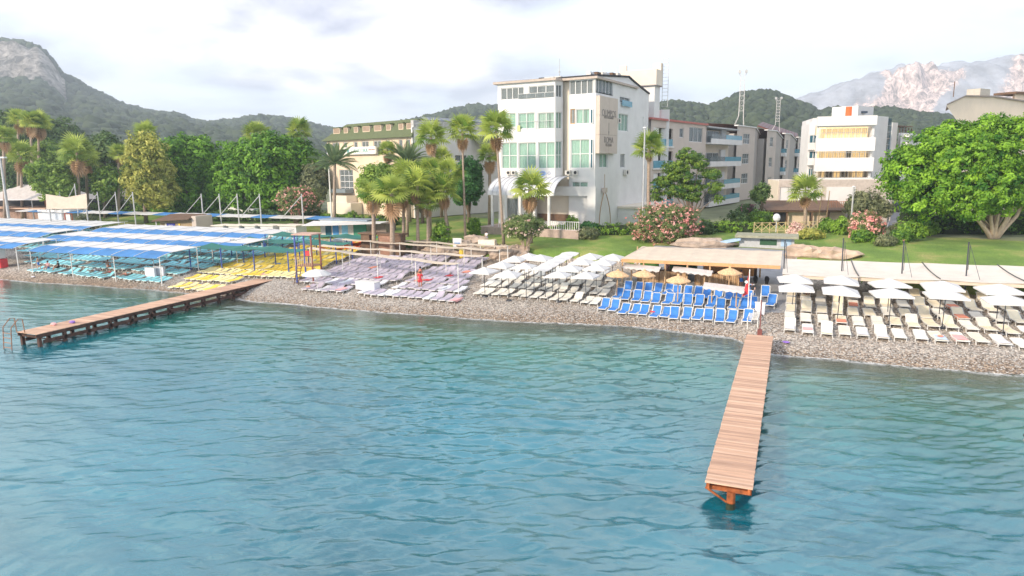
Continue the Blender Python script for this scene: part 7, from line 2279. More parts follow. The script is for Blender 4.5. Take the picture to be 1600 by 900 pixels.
# thatched and tented restaurant roofs
for (px, py, w, h, lb, mm) in ((60, 300, 22, 3.0, 'pale tented restaurant roof below the brown palms at the left edge', m_gcloth), (25, 303, 10, 2.2, 'small white awning left of the tented roof', m_canvas), (215, 300, 12, 1.6, 'cream sun sail behind the olive leaved tree', m_bcanvas), (104, 311, 7, 1.8, 'beige sail stretched between two masts', m_bcanvas)):
    D_ = 140 if px != 104 else 118
    q = pd(px, py, D_); gz = g(q.x, q.y)
    o = thing('restaurant_roof' if px in (60, 25) else 'shade_sail', lb, 'roof' if px in (60, 25) else 'shade sail', (q.x, q.y, gz), rz=HEAD)
    zt = q.z - gz
    p = P()
    if px == 104: p.sheet([[Vector((-w / 2, 0, zt + .9)), Vector((0, 0, zt + .3)), Vector((w / 2, 0, zt + .9))], [Vector((-w / 2, -.3, zt - 1.6)), Vector((0, -.3, zt - 1.6)), Vector((w / 2, -.3, zt - 1.6))]], .05)
    else: p.add([(-w / 2, -3, zt - h * .5), (w / 2, -3, zt - h * .5), (w / 2, 4, zt - h * .5), (-w / 2, 4, zt - h * .5), (-w * .15, .5, zt + h * .5), (w * .15, .5, zt + h * .5)], [(0, 1, 5, 4), (1, 2, 5), (2, 3, 4, 5), (3, 0, 4), (3, 2, 1, 0)])
    p.build('covering', mm, o)
    for x in (-w / 2 + .3, w / 2 - .3): p = P(); p.tube((x, -2.5 if px != 104 else 0, 0), (x, -2.5 if px != 104 else 0, zt - h * .4), .12); p.build('post', m_metal, o)
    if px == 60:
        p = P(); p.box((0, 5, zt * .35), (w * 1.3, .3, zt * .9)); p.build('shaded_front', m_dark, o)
# light pole
q = pd(12, 330, 125); q.z = g(q.x, q.y); top = pd(2, 246, 125)
o = thing('lamp_pole', 'tall grey lamp pole with a flat head at the left edge', 'lamp post', q)
p = P(); p.tube((0, 0, 0), (0, 0, top.z - q.z), .28, .18, 8); p.build('pole', m_metal, o)
p = P(); p.box((.3, 0, top.z - q.z), (2.2, .6, .25)); p.build('lamp_head', m_frame, o)
# tall white poles
for (px, y0, y1, D_, lb) in ((520, 372, 240, 106, 'tall white pole in front of the feather leaved palm'), (1004, 352, 200, 82, 'tall pale pole right of the white hotel before the palm'), (1328, 372, 292, 82, 'white pole in front of the olive green tree'), (1387, 350, 262, 92, 'pale pole beside the road and big tree')):
    q = pd(px, y0, D_); q.z = g(q.x, q.y); zt = pd(px, y1, D_).z - q.z
    o = thing('tall_pole', lb, 'pole', q, 'tall pale poles'); p = P(); p.tube((0, 0, 0), (0, 0, zt), .13, .09, 8); p.build('shaft', m_metal if px != 520 else m_wpost, o); p = P(); p.tube((0, 0, zt), (0, 0, zt + .12), .2, .16, 8); p.build('cap', m_frame, o)
for (px, y0, y1) in ((1278, 352, 300), (1290, 352, 298)):
    q = pd(px, y0, 88); q.z = g(q.x, q.y); o = thing('bamboo_pole', 'thin tan pole by the pavilion palm, %s one' % ('left' if px < 1280 else 'right'), 'pole', q)
    p = P(); p.tube((0, 0, 0), (.2, 0, pd(px, y1, 88).z - q.z), .07, .05); p.build('shaft', m_tanpost, o)
# hut with blue doors behind the green canopies
q = on(545, 376); D_ = q.dot(FWD); o = thing('beach_hut', 'low hut with blue doors and a white flat canopy near the centre left', 'hut', (q.x, q.y, g(q.x, q.y)))
hh = pd(545, 350, D_).z - q.z
p = P(); p.box((-1, 1.5, hh / 2), (8.0, 2.6, hh)); p.build('walls', M('off white boards', (0.62, 0.60, 0.55)), o)
for k, (x, mm) in enumerate(((-3.6, m_darkgl), (-2.3, M('blue door', (0.05, 0.25, 0.55), .5)), (-.7, M('sky blue door', (0.22, 0.55, 0.75), .5)))):
    p = P(); p.box((x, .17, hh * .42), (1.0, .08, hh * .75)); p.build('door', mm, o)
p = P(); p.box((1.9, .15, hh * .45), (2.2, .1, hh * .85)); p.build('green_panel', M('green door', (0.02, 0.20, 0.12), .6), o)
p = P(); p.sheet([[Vector((-6.5, -2.2, hh * .75)), Vector((-1, -2.4, hh * .85)), Vector((6.5, -1.6, hh * 1.0))], [Vector((-6.5, .6, hh * .95)), Vector((-1, .6, hh * .95)), Vector((6.5, .6, hh * 1.05))]], .06); p.build('canopy', m_canvas, o)
p = P(); p.box((-1, 1.6, hh + .12), (8.4, 3, .2)); p.build('roof', M('slate blue roof', (0.22, 0.28, 0.36)), o)
p = P(); p.box((5.0, 1.4, hh * .45), (2.6, 2.6, hh * .9)); p.build('brown_store', M('brown store', (0.22, 0.17, 0.15), .8), o)
# brick stub walls behind orange boats
q = on(592, 402); o = thing('brown_gatehouse', 'small brown stone shelter behind the orange boats', 'hut', (q.x, q.y, g(q.x, q.y)))
for k, x in enumerate((-1.6, 1.2, 3.0)):
    p = P(); p.box((x, 0, 1.4), (1.2 if k != 1 else 1.9, .8, 2.8)); p.build('pillar', m_brown if k != 1 else M('brick brown', (0.30, 0.17, 0.12), .9, .2, 3), o)
p = P(); p.box((.6, .2, 2.9), (6.2, 1.6, .18)); p.build('roof', m_brown, o)


def boat(label, px, py, rz, mat, L_=3.2, w=.9, group='plastic boats stored on the beach'):
    q = on(px, py); o = thing('pedal_boat', label, 'boat', (q.x, q.y, g(q.x, q.y)), group, rz)
    rows = []
    for i in range(7):
        t_ = i / 6; k = math.sin(math.pi * (.08 + .84 * t_)) ** .6
        rows.append([Vector((-L_ / 2 + L_ * t_, w * k * s, .55 - .5 * (1 - abs(s)) * k + .25 * (t_ - .5) ** 2 * 4)) for s in (-1, -.6, 0, .6, 1)])
    p = P(); p.sheet(rows, .06); p.build('hull', mat, o, smooth=False)
    for x in (-.5, .5): p = P(); p.box((x, 0, .5), (.4, w * 1.3, .18)); p.build('seat', m_yel, o)


boat('orange plastic boat under the beige canopy, left', 517, 396, .1, m_rust); boat('orange red plastic boat right of the first', 548, 392, -.2, M('orange red plastic', (0.78, 0.12, 0.03), .4)); boat('upper orange red boat stored behind', 552, 385, .3, M('orange red plastic', (0.78, 0.12, 0.03), .4))
q = on(533, 388); p = P(); p.box((0, 0, .5), (2.6, 1.2, 1.0), 0); p.blob((0, 0, 1.0), (1.3, .6, .4), lat=4); o = p.build('covered_stack', M('pale blue tarpaulin', (0.55, 0.62, 0.72), .8)); o.location = (q.x, q.y, g(q.x, q.y)); tag(o, 'pale blue tarpaulin covered heap beside the orange boats', 'tarpaulin')

# lifeguard tower
q = on(484, 441); lt = thing('lifeguard_tower', 'brown lifeguard tower with blue posts, ladder and a flat roof by the left pier', 'lifeguard tower', (q.x, q.y, g(q.x, q.y)), rz=.1)
D_ = q.dot(FWD); zr = pd(484, 366, D_).z - q.z; zd = pd(484, 414, D_).z - q.z
for sx, sy in ((-1, -1), (1, -1), (1, 1), (-1, 1)):
    p = P(); p.box((sx * .95, sy * .8, zr / 2), (.13, .13, zr), 0); p.build('post', m_bpost if sx < 0 else M('red brown post', (0.22, 0.07, 0.06)), lt)
for k in range(9): p = P(); p.box((-1.0 + 2.0 * (k + .5) / 9, 0, zd), (.205, 1.9, .06)); p.build('deck_board', M('deck brown', (0.30, 0.16, 0.11), .8, .2, 3), lt)
p = P(); p.box((0, 0, zr + .05), (2.3, 2.1, .12)); p.build('roof', M('pinkish roof board', (0.50, 0.33, 0.27), .8), lt)
for k in range(9): p = P(); p.box((-.95 + 1.9 * k / 8, -.86, zd + .5), (.05, .04, 1.0)); p.build('baluster', m_tanpost, lt)
p = P(); p.box((0, -.86, zd + 1.02), (2.0, .08, .07)); p.build('handrail', m_brown, lt)
p = P()
for s in (-.25, .25): p.tube((-.5 + s, -1.7, 0), (-.5 + s, -.9, zd), .045, n=5)
p.build('ladder_rail', m_brown, lt)
for k in range(6): t_ = (k + .7) / 6.5; p = P(); p.tube((-.75, -1.7 + .8 * t_, zd * t_), (-.25, -1.7 + .8 * t_, zd * t_), .035, n=5); p.build('rung', m_brown, lt)
p = P(); p.box((.55, -.95, zd + 1.35), (.45, .03, .5)); p.build('red_flag', m_red, lt)
# round white umbrella beside it
q = on(494, 421, 2.2); o = thing('round_umbrella', 'round white umbrella at the foot of the lifeguard tower', 'umbrella', (q.x, q.y, g(q.x, q.y)))
n_ = 12; vs = [(0, 0, 2.25)] + [(.8 * math.cos(2 * math.pi * i / n_), .8 * math.sin(2 * math.pi * i / n_), 2.08) for i in range(n_)] + [(1.45 * math.cos(2 * math.pi * i / n_), 1.45 * math.sin(2 * math.pi * i / n_), 1.68 + .04 * (i % 2)) for i in range(n_)] + [(0, 0, 2.15)] + [(1.4 * math.cos(2 * math.pi * i / n_), 1.4 * math.sin(2 * math.pi * i / n_), 1.64) for i in range(n_)]
fs = []
for i in range(n_):
    j = (i + 1) % n_; fs += [(0, 1 + i, 1 + j), (1 + i, 13 + i, 13 + j, 1 + j), (13 + i, 26 + i, 26 + j, 13 + j), (25, 26 + j, 26 + i)]
p = P(); p.add(vs, fs); p.build('canopy', m_canvas, o); p = P(); p.tube((0, 0, 0), (0, 0, 2.2), .03); p.build('pole', m_wpost, o)
# white tables / covered boxes
for (px, py, w, d, h, lb, rz) in ((575, 453, 2.3, .9, .75, 'low white covered table at the sea edge of the grey block', -.1), (236, 433, 1.3, .3, 1.0, 'white screen at the corner of the turquoise block, left', .1), (250, 431, 1.3, .3, 1.0, 'white screen at the corner of the turquoise block, right', .1), (1187, 492, .7, .3, .9, 'white board beside the brown post at the pier', 0)):
    q = on(px, py); o = thing('white_box', lb, 'table' if h == .75 else 'screen', (q.x, q.y, g(q.x, q.y)), rz=rz)
    p = P(); p.box((0, 0, h / 2 + .05), (w, d, h)); p.build('cover', m_towel, o); p = P(); p.box((0, 0, h + .08), (w + .1, d + .1, .05)); p.build('top', m_wplas, o)
# signs, boards
for (px, py, y1, w, hb, lb, mm) in ((607, 400, 372, .9, 1.7, 'white notice board on dark posts near the fan palms', m_frame), (715, 402, 372, .9, 1.1, 'white sign post with a blue band at the rock wall', m_frame)):
    q = on(px, py); D_ = q.dot(FWD); zt = pd(px, y1, D_).z - q.z
    o = thing('notice_board', lb, 'sign', (q.x, q.y, g(q.x, q.y)), rz=.2)
    for x in (-w / 2 - .05, w / 2 + .05): p = P(); p.tube((x, 0, 0), (x, 0, zt), .045); p.build('post', m_brown if px < 650 else m_wpost, o)
    p = P(); p.box((0, 0, zt - hb / 2), (w, .05, hb)); bd_ = p.build('board', mm, o)
    if px > 650: p = P(); p.box((0, -.04, zt - hb * .6), (w * .8, .02, hb * .25)); p.build('blue_band', m_cblue, bd_)
    else:
        for k in range(5): p = P(); p.box((0, -.035, zt - .3 - .26 * k), (w * .7, .012, .07)); p.build('print_line', m_metal, bd_)
q = on(762, 404); o = thing('garden_arch', 'white wooden arch with a roller awning by the rock wall', 'arch', (q.x, q.y, g(q.x, q.y))); zt = pd(762, 376, q.dot(FWD)).z - q.z
for x in (-.9, .9): p = P(); p.tube((x, 0, 0), (x, 0, zt), .07); p.build('post', m_wpost, o)
p = P(); p.box((0, 0, zt - .25), (2.1, .7, .6)); p.build('awning_box', M('ivory cloth', (0.72, 0.66, 0.54)), o)
q = on(722, 400); o = thing('yellow_bin', 'yellow bin at the foot of the rock wall', 'bin', (q.x, q.y, g(q.x, q.y))); p = P(); p.tube((0, 0, 0), (0, 0, 1.0), .3, .34, 10); p.build('body', m_yel, o); p = P(); p.tube((0, 0, 1.0), (0, 0, 1.1), .36, .3, 10); p.build('lid', m_yel2, o)
# rocks along the bluff
rr2 = random.Random(9)


def rock(label, x, y, r, seed, mat=m_rock, name='boulder', dz=0.0, group=None, rz=0.0):
    p = P(); p.blob((0, 0, 0), r, 0, seed, 7, 11, .24); o = p.build(name, mat, smooth=False); o.location = (x, y, g(x, y) + dz); o.rotation_euler = (0, 0, rz)
    return tag(o, label, 'rock', group)


k = 0
u = -50.0
while u < -27.0:
    v = float(interp(BACK, u)) + rr2.uniform(-.2, 1.3); w = rr2.uniform(.9, 2.0)
    rock(f'pinkish limestone boulder, {ordinal(k)} from the left along the bluff below the lawn', u, v, (w, w * .8, rr2.uniform(.55, 1.05)), 100 + k, group='boulders of the bluff behind the grey loungers', dz=.35, rz=rr2.uniform(0, 3)); u += w * rr2.uniform(.7, 1.1); k += 1
for i, (px, py, r_, lb) in enumerate(((678, 388, (2.0, 1.0, .8), 'wide pale layered boulder below the cluster of fan palms'), (640, 392, (1.8, 1.2, .9), 'brown boulder at the left end of the bluff'), (745, 386, (1.8, 1.0, .75), 'long pinkish boulder below the hedge by the white arch'))):
    q = on(px, py); rock(lb, q.x, q.y, r_, 300 + i, dz=.3)
# dry stone wall made of blocks
q0 = on(775, 404); ws = thing('dry_stone_wall', 'rough dry stone wall behind the first white umbrellas', 'wall', (q0.x, q0.y, g(q0.x, q0.y)))
for r_ in range(6):
    x = 0.0 + .2 * (r_ % 2)
    while x < 3.6:
        w = rr2.uniform(.3, .6); p = P(); p.box((x + w / 2, .6 + rr2.uniform(-.06, .06), .16 + r_ * .27), (w - .03, .45, .25), 0, rz=rr2.uniform(-.05, .05)); p.build('stone', m_rock if rr2.random() < .6 else m_sand, ws); x += w
# long sandstone slab on the right
q0 = on(1262, 404); 
for i, (px, py, r_, lb) in enumerate(((1256, 401, (2.0, 1.1, .85), 'long smooth sandstone ledge behind the pergola, left part'), (1306, 404, (2.2, 1.1, .75), 'sandstone ledge with a crack behind the pergola, right part'), (1100, 386, (3.4, 1.6, .7), 'grey rocky ledge above the bar roof'))):
    q = on(px, py); rock(lb, q.x, q.y + .5, r_, 320 + i, m_sand if i < 2 else m_rock, 'sandstone_ledge', dz=.25, rz=-.05)
# sunken shed right of the ledge
q = on(1196, 392); D_ = q.dot(FWD); o = thing('sunken_shed', 'grey sunken shed with a blue handrail and green opening above the bar roof', 'shed', (q.x, q.y + 1, g(q.x, q.y)), rz=.0)
zt = pd(1196, 373, D_).z - g(q.x, q.y)
p = P(); p.box((0, 1.5, zt / 2), (5.6, 2.4, zt)); p.build('walls', M('grey shed wall', (0.45, 0.47, 0.50)), o)
p = P(); p.box((0, 1.2, zt + .1), (6.4, 3.4, .25)); p.build('roof', M('mossy concrete', (0.30, 0.30, 0.22), .9, .2), o)
p = P(); p.box((.2, .27, zt * .6), (1.7, .06, zt * .45)); p.build('green_opening', M('green opening', (0.02, 0.09, 0.04)), o)
p = P(); p.box((2.0, .27, zt * .6), (1.0, .06, zt * .6)); p.build('blue_panel', M('pale blue panel', (0.35, 0.50, 0.68)), o)
p = P(); p.sheet([[Vector((-6.0, -.3, zt * .35)), Vector((-2.6, -.3, zt * .95))], [Vector((-6.0, .6, zt * .35)), Vector((-2.6, .6, zt * .95))]], .3); p.build('blue_ramp', M('pale blue panel', (0.35, 0.50, 0.68)), o)
# rustic crossed fence
f0 = pd(1178, 362, 83); f1 = pd(1277, 362, 82); f0.z = g(f0.x, f0.y) + .2; f1.z = g(f1.x, f1.y) + .2
o = thing('rustic_fence', 'rustic yellowish wooden fence with crossed rails before the pavilion', 'fence', f0); n_ = 8; m_fw = M('yellowish timber', (0.45, 0.37, 0.20), .85, .2, 3)
for k in range(n_ + 1):
    a = f0.lerp(f1, k / n_); p = P(); p.tube(a - UP * .3, a + UP * 1.25, .06); p.build('post', m_fw, o, off=f0)
    if k < n_:
        b_ = f0.lerp(f1, (k + 1) / n_)
        for (za, zb, nm) in ((1.15, 1.15, 'top_rail'), (.15, .15, 'bottom_rail'), (.2, 1.1, 'brace'), (1.1, .2, 'brace')):
            p = P(); p.tube(a + UP * za, b_ + UP * zb, .045, n=5); p.build(nm, m_fw, o, off=f0)
q = f0.lerp(f1, .35); p = P(); p.blob((0, 0, 1.75), (.45, .45, .5), lat=6, lon=10, jit=.02); p.tube((0, 0, 0), (0, 0, 1.3), .05); 
o = thing('globe_lamp', 'pale round globe lamp above the rustic fence', 'lamp', q); p.build('globe', m_towel, o)
# paddling pool like yellow sign on the road and dark car
q = pd(1431, 350, 88); q.z = g(q.x, q.y); o = thing('yellow_barrier', 'flat yellow parking barrier standing on the road', 'barrier', q, rz=HEAD); p = P(); p.box((0, 0, .75), (1.6, .5, .45)); p.build('board', m_yel, o)
for x in (-.6, .6): p = P(); p.tube((x, 0, 0), (x, 0, .55), .05); p.build('leg', m_metal, o)


def car(label, px, py, D, rz, mat, group='parked cars'):
    q = pd(px, py, D); q.z = g(q.x, q.y) + .24; o = thing('parked_car', label, 'car', q, group, rz)
    prof = [(-2.1, .35), (-2.15, .75), (-1.3, .92), (-.75, 1.42), (.75, 1.45), (1.5, 1.0), (2.1, .9), (2.15, .4)]
    p = P(); n_ = len(prof); vs = []
    for s in (-1, 1):
        for (y, z) in prof: vs.append((s * (.86 if z < 1.1 else .68), y, z))
    p.add(vs, [tuple(range(n_)), tuple(range(2 * n_ - 1, n_ - 1, -1))] + [(i, n_ + i, n_ + (i + 1) % n_, (i + 1) % n_) for i in range(n_)]); p.build('body', mat, o)
    p = P(); p.add([(-.72, -1.22, .98), (.72, -1.22, .98), (.62, -.80, 1.38), (-.62, -.80, 1.38)], [(0, 1, 2, 3)]); p.build('windscreen', m_darkgl, o)
    for sx in (-.62, .62):
        p = P(); p.box((sx, -2.13, .66), (.34, .08, .16)); p.build('headlight', m_frame, o)
        for sy in (-1.35, 1.35):
            p = P(); p.tube((sx * 1.22, sy, .33), (sx * 1.42, sy, .33), .33, n=12); p.build('wheel', m_dark, o)
    p = P(); p.box((0, -2.17, .5), (.5, .03, .12)); p.build('number_plate', m_frame, o)
    p = P(); p.box((0, -2.14, .42), (1.5, .06, .16)); p.build('bumper', m_dark, o)


m_navy = M('dark blue car paint', (0.02, 0.035, 0.06), .25, .05)
car('dark blue parked car facing the sea on the side road', 1401, 336, 112, HEAD + .1, m_navy)
car('small pale car glimpsed under the trees behind the white cabins', 400, 345, 122, 1.2, m_metal)
car('white car under the dark pair of trees', 375, 345, 128, 1.4, m_frame)

# ------------------------------------------------------------------ piers


def pier(label, uc, w, va, vb_, orange):
    o = thing('wooden_pier', label, 'pier', (uc, va, 0)); n_ = int((vb_ - va) / .145)
    for k in range(n_):
        p = P(); jx = rl.uniform(-.015, .015)
        if k < 2:
            pass
        p.box((jx, (k + .5) * .145, 1.0 + rl.uniform(-.004, .004)), (w, .136, .045)); p.build('plank', rl.choice((m_pier, m_pier, m_pier2, m_pier3)), o)
    Lh = vb_ - va
    for s in (-1, 1):
        p = P(); p.box((s * (w / 2 - .12), Lh / 2, .86), (.10, Lh, .22 if orange else .26)); p.build('beam', m_rust if orange else m_drust, o)
        if not orange:
            p = P(); p.box((s * (w / 2 - .12), Lh / 2, .34), (.10, Lh * .96, .26)); p.build('lower_beam', m_drust, o)
    y = .25; k = 0
    while y < Lh:
        gz = g(uc, va + y)
        if orange:
            p = P(); p.box((0, y, .74), (w * .96, .16, .16)); p.build('cross_beam', m_rust, o)
            p = P(); p.tube((.1, y, max(gz - .3, -4)), (.1, y, .68), .16, n=10); p.build('pile', m_rust, o)
            p = P(); p.tube((.1, y, -.6), (.1, y, .22), .172, n=10); p.build('weed_band', M('wet weed', (0.02, 0.03, 0.012), .5, .4, 6), o)
            p = P(); p.tube((-.85, y, .68), (-.05, y - .0, .2), .05, n=5); p.build('brace', m_rust, o)
        else:
            p = P(); p.box((0, y, .74), (w * .94, .14, .16)); p.build('cross_beam', m_drust, o)
            for s in (-1, 1): p = P(); p.box((s * (w / 2 - .18), y, (max(gz - .3, -4) + .7) / 2), (.22, .22, .7 - max(gz - .3, -4))); p.build('pile', m_drust, o)
            if k % 3 == 0 and y + 2 < Lh: p = P(); p.tube((w / 2 - .1, y, .7), (w / 2 - .1, y + 1.8, .0), .05, n=5); p.build('brace', m_drust, o)
        y += 3.0 if orange else 1.9; k += 1
    return o


pier('wooden pier with salmon planks on orange piles in the right foreground', -1.65, 1.72, 25.1, 49.2, True)
pl = pier('wooden pier on dark rusty trestles at the left', -51.75, 2.25, 31.6, 56.4, False)
o = thing('swim_ladder', 'rusty swimming ladder with tall handrails at the tip of the left pier', 'ladder', (-52.3, 31.2, 0))
for s in (-.45, .45):
    p = P(); p.path([(s, .35, 1.05), (s, .3, 2.1), (s, .0, 2.15), (s, -.55, 1.6), (s, -.75, -.5)], .035, 5); p.build('handrail', M('brown rust rail', (0.28, 0.13, 0.07)), o)
for k in range(5): p = P(); p.tube((-.45, -.6 - .03 * k, 1.2 - .35 * k), (.45, -.6 - .03 * k, 1.2 - .35 * k), .03, n=5); p.build('rung', M('brown rust rail', (0.28, 0.13, 0.07)), o)
for (x, y, mm, lb) in ((-52.3, 34.0, m_pinkc, 'small pink bag on the tip of the left pier'), (-51.6, 35.0, M('violet cloth', (0.25, 0.14, 0.5)), 'small violet towel on the left pier')):
    p = P(); p.blob((0, 0, .1), (.28, .2, .12), seed=3, lat=4, lon=8); q_ = p.build('beach_bag', mm); q_.location = (x, y, 1.02); tag(q_, lb, 'bag')
# white steel ladder standing at the root of the right pier
q = on(1175, 516); o = thing('white_ladder', 'white steel ladder lying inland from the right pier', 'ladder', (q.x, q.y, g(q.x, q.y)))
for s in (-.36, .36): p = P(); p.path([(s, -.2, .9), (s, 1.5, .75), (s, 3.6, .75), (s, 3.9, 2.1)], .045, 5); p.build('side_rail', m_wplas, o)
for k in range(9): p = P(); p.tube((-.36, .1 + .42 * k, .8), (.36, .1 + .42 * k, .8), .03, n=5); p.build('rung', m_wplas, o)
for s in (-.36, .36): p = P(); p.tube((s, .4, -.1), (s, .4, .8), .04, n=5); p.build('leg', m_wplas, o)
q = on(1187, 524); o = thing('brown_post', 'brown steel post with a block base beside the pier root', 'post', (q.x, q.y, g(q.x, q.y))); p = P(); p.tube((0, 0, 0), (0, 0, 2.6), .045); p.build('shaft', M('maroon steel', (0.20, 0.06, 0.05), .6), o); p = P(); p.box((0, 0, .2), (.32, .32, .5)); p.build('base', M('maroon steel', (0.20, 0.06, 0.05), .6), o)
# red flag
q = on(1168, 490); D_ = q.dot(FWD); zt = pd(1168, 421, D_).z - g(q.x, q.y)
o = thing('red_flag', 'drooping red flag with white mark on a white pole above the blue loungers', 'flag', (q.x, q.y, g(q.x, q.y)))
p = P(); p.tube((0, 0, 0), (0, 0, zt), .04); p.build('pole', m_wpost, o)
rows = [[Vector((-.04 - (.42 * t_ * w_), .05 * math.sin(5 * w_ + 3 * t_), zt - .05 - 1.9 * t_ - .25 * w_)) for w_ in (0, .33, .66, 1)] for t_ in (0, .15, .35, .6, .8, 1)]
p = P(); p.sheet(rows, .012); fl_ = p.build('cloth', m_red, o)
p = P(); p.tube((-.2, -.07, zt - 1.0), (-.2, -.09, zt - 1.0), .13, n=10); p.build('white_emblem', m_frame, fl_)

# ------------------------------------------------------------------ people


def person(label, loc, pose, top=None, bottom=None, skin=m_skin, rz=0.0, s=1.0, hair=m_hair, group=None, swim=False):
    root = thing('person', label, 'person', loc, group, rz)
    J = {'pel': (0, 0, .95), 'spn': (0, 0, 1.18), 'chs': (0, 0, 1.38), 'nck': (0, 0, 1.50), 'hed': (0, -.01, 1.60), 'top': (0, 0, 1.73)}
    if pose in ('stand', 'walk'):
        st = .22 if pose == 'walk' else .04
        for sd, n in ((-1, 'l'), (1, 'r')):
            J['hip' + n] = (sd * .10, 0, .92); J['kne' + n] = (sd * .11, -.06 + sd * st * .5, .50); J['ank' + n] = (sd * .11, .02 + sd * st, .08); J['toe' + n] = (sd * .12, -.16 + sd * st, .03)
            J['sho' + n] = (sd * .19, 0, 1.42); J['elb' + n] = (sd * .26, .03 - sd * st * .4, 1.14); J['wri' + n] = (sd * .27, -.08 - sd * st * .8, .90); J['han' + n] = (sd * .27, -.11 - sd * st * .8, .82)
    elif pose == 'sit':
        for sd, n in ((-1, 'l'), (1, 'r')):
            J['hip' + n] = (sd * .10, -.03, .92); J['kne' + n] = (sd * .13, -.46, 1.0); J['ank' + n] = (sd * .13, -.62, .58); J['toe' + n] = (sd * .13, -.80, .53)
            J['sho' + n] = (sd * .19, 0, 1.42); J['elb' + n] = (sd * .25, -.12, 1.16); J['wri' + n] = (sd * .15, -.34, 1.10); J['han' + n] = (sd * .13, -.42, 1.08)
    names = list(J); ix = {k: i for i, k in enumerate(names)}
    E_ = [('pel', 'spn'), ('spn', 'chs'), ('chs', 'nck'), ('nck', 'hed'), ('hed', 'top')]
    for n in 'lr': E_ += [('pel', 'hip' + n), ('hip' + n, 'kne' + n), ('kne' + n, 'ank' + n), ('ank' + n, 'toe' + n), ('chs', 'sho' + n), ('sho' + n, 'elb' + n), ('elb' + n, 'wri' + n), ('wri' + n, 'han' + n)]
    R = {'pel': .135, 'spn': .115, 'chs': .14, 'nck': .055, 'hed': .085, 'top': .07}
    for n in 'lr': R.update({'hip' + n: .095, 'kne' + n: .062, 'ank' + n: .042, 'toe' + n: .038, 'sho' + n: .06, 'elb' + n: .042, 'wri' + n: .03, 'han' + n: .036})
    verts_ = [J[k] for k in names]; edges = [(ix[a], ix[b]) for a, b in E_]; rad = [R[k] for k in names]
    for n in 'lr':   # five fingers
        h = Vector(J['han' + n]); w = Vector(J['wri' + n]); d = (h - w).normalized(); sx = Vector((0, 1, 0)) if pose != 'sit' else Vector((1, 0, 0))
        for k in range(4):
            a = h + d * .05 + sx * (.022 * (k - 1.5)); b = a + d * (.05 + .008 * (1.5 - abs(k - 1.5))); i0 = len(verts_)
            verts_ += [tuple(a), tuple(b)]; rad += [.012, .009]; edges += [(ix['han' + n], i0), (i0, i0 + 1)]
        a = h + sx * .045 - d * .01; b = a + sx * .02 + d * .035; i0 = len(verts_); verts_ += [tuple(a), tuple(b)]; rad += [.013, .010]; edges += [(ix['han' + n], i0), (i0, i0 + 1)]
    me = bpy.data.meshes.new('body'); me.from_pydata(verts_, edges, []); ob = bpy.data.objects.new('body', me); COL.objects.link(ob)
    md = ob.modifiers.new('skin', 'SKIN'); md.branch_smoothing = .6
    for i, v in enumerate(me.skin_vertices[0].data): v.radius = (rad[i], rad[i] * (.8 if i in (0, 1, 2) else 1)); v.use_root = (i == 0)
    sb2 = ob.modifiers.new('sub', 'SUBSURF'); sb2.levels = 1; sb2.render_levels = 1
    dg = bpy.context.evaluated_depsgraph_get(); m2 = bpy.data.meshes.new_from_object(ob.evaluated_get(dg)); bpy.data.objects.remove(ob)
    m2.materials.clear(); m2.materials.append(skin); m2.polygons.foreach_set('use_smooth', [True] * len(m2.polygons))
    b = bpy.data.objects.new('body', m2); COL.objects.link(b); b.parent = root
    p = P(); hd = Vector(J['hed']); p.blob((hd.x, hd.y + .02, hd.z + .06), (.10, .115, .11), 0, 2, 6, 10, .02); p.build('hair', hair, root, smooth=True)
    p = P(); p.blob((hd.x, hd.y - .095, hd.z), (.014, .02, .025), 0, 1, 4, 6, 0); p.build('nose', skin, root)
    for s_ in (-1, 1): p = P(); p.blob((hd.x + s_ * .032, hd.y - .085, hd.z + .03), (.012, .008, .008), 0, 1, 4, 6, 0); p.build('eye', m_dark, root); p = P(); p.blob((hd.x + s_ * .09, hd.y, hd.z + .01), (.012, .02, .03), 0, 1, 4, 6, 0); p.build('ear', skin, root)
    p = P(); p.box((hd.x, hd.y - .088, hd.z - .035), (.04, .01, .008)); p.build('mouth', m_pinkc, root)
    if bottom:
        p = P(); p.path([J['pel'][:2] + (1.04,), J['pel'], (0, 0, .90)], [.15, .165, .155], 10)
        for n in 'lr': h = Vector(J['hip' + n]); k_ = Vector(J['kne' + n]); p.path([h, h.lerp(k_, .55)], [.115, .095], 8)
        p.build('shorts', bottom, root, smooth=True)
    if top:
        p = P(); p.path([(0, 0, 1.0), J['spn'], J['chs'], (0, 0, 1.48)], [.155, .14, .165, .09], 10)
        for n in 'lr': h = Vector(J['sho' + n]); k_ = Vector(J['elb' + n]); p.path([Vector(J['chs']).lerp(h, .4), h, h.lerp(k_, .5)], [.09, .08, .06], 8)
        p.build('top', top, root, smooth=True)
    root.scale = (s, s, s)
    return root


def lie(label, x, y, skin=m_skin, bottom=None, top=None, rz=0.0, h=.48):
    r = person(label, (x, y + .15, g(x, y) + h), 'stand', top, bottom, skin)
    r.rotation_euler = (-math.pi / 2, 0, rz)   # on the back, head inland
    r.location.z += .02
    return r


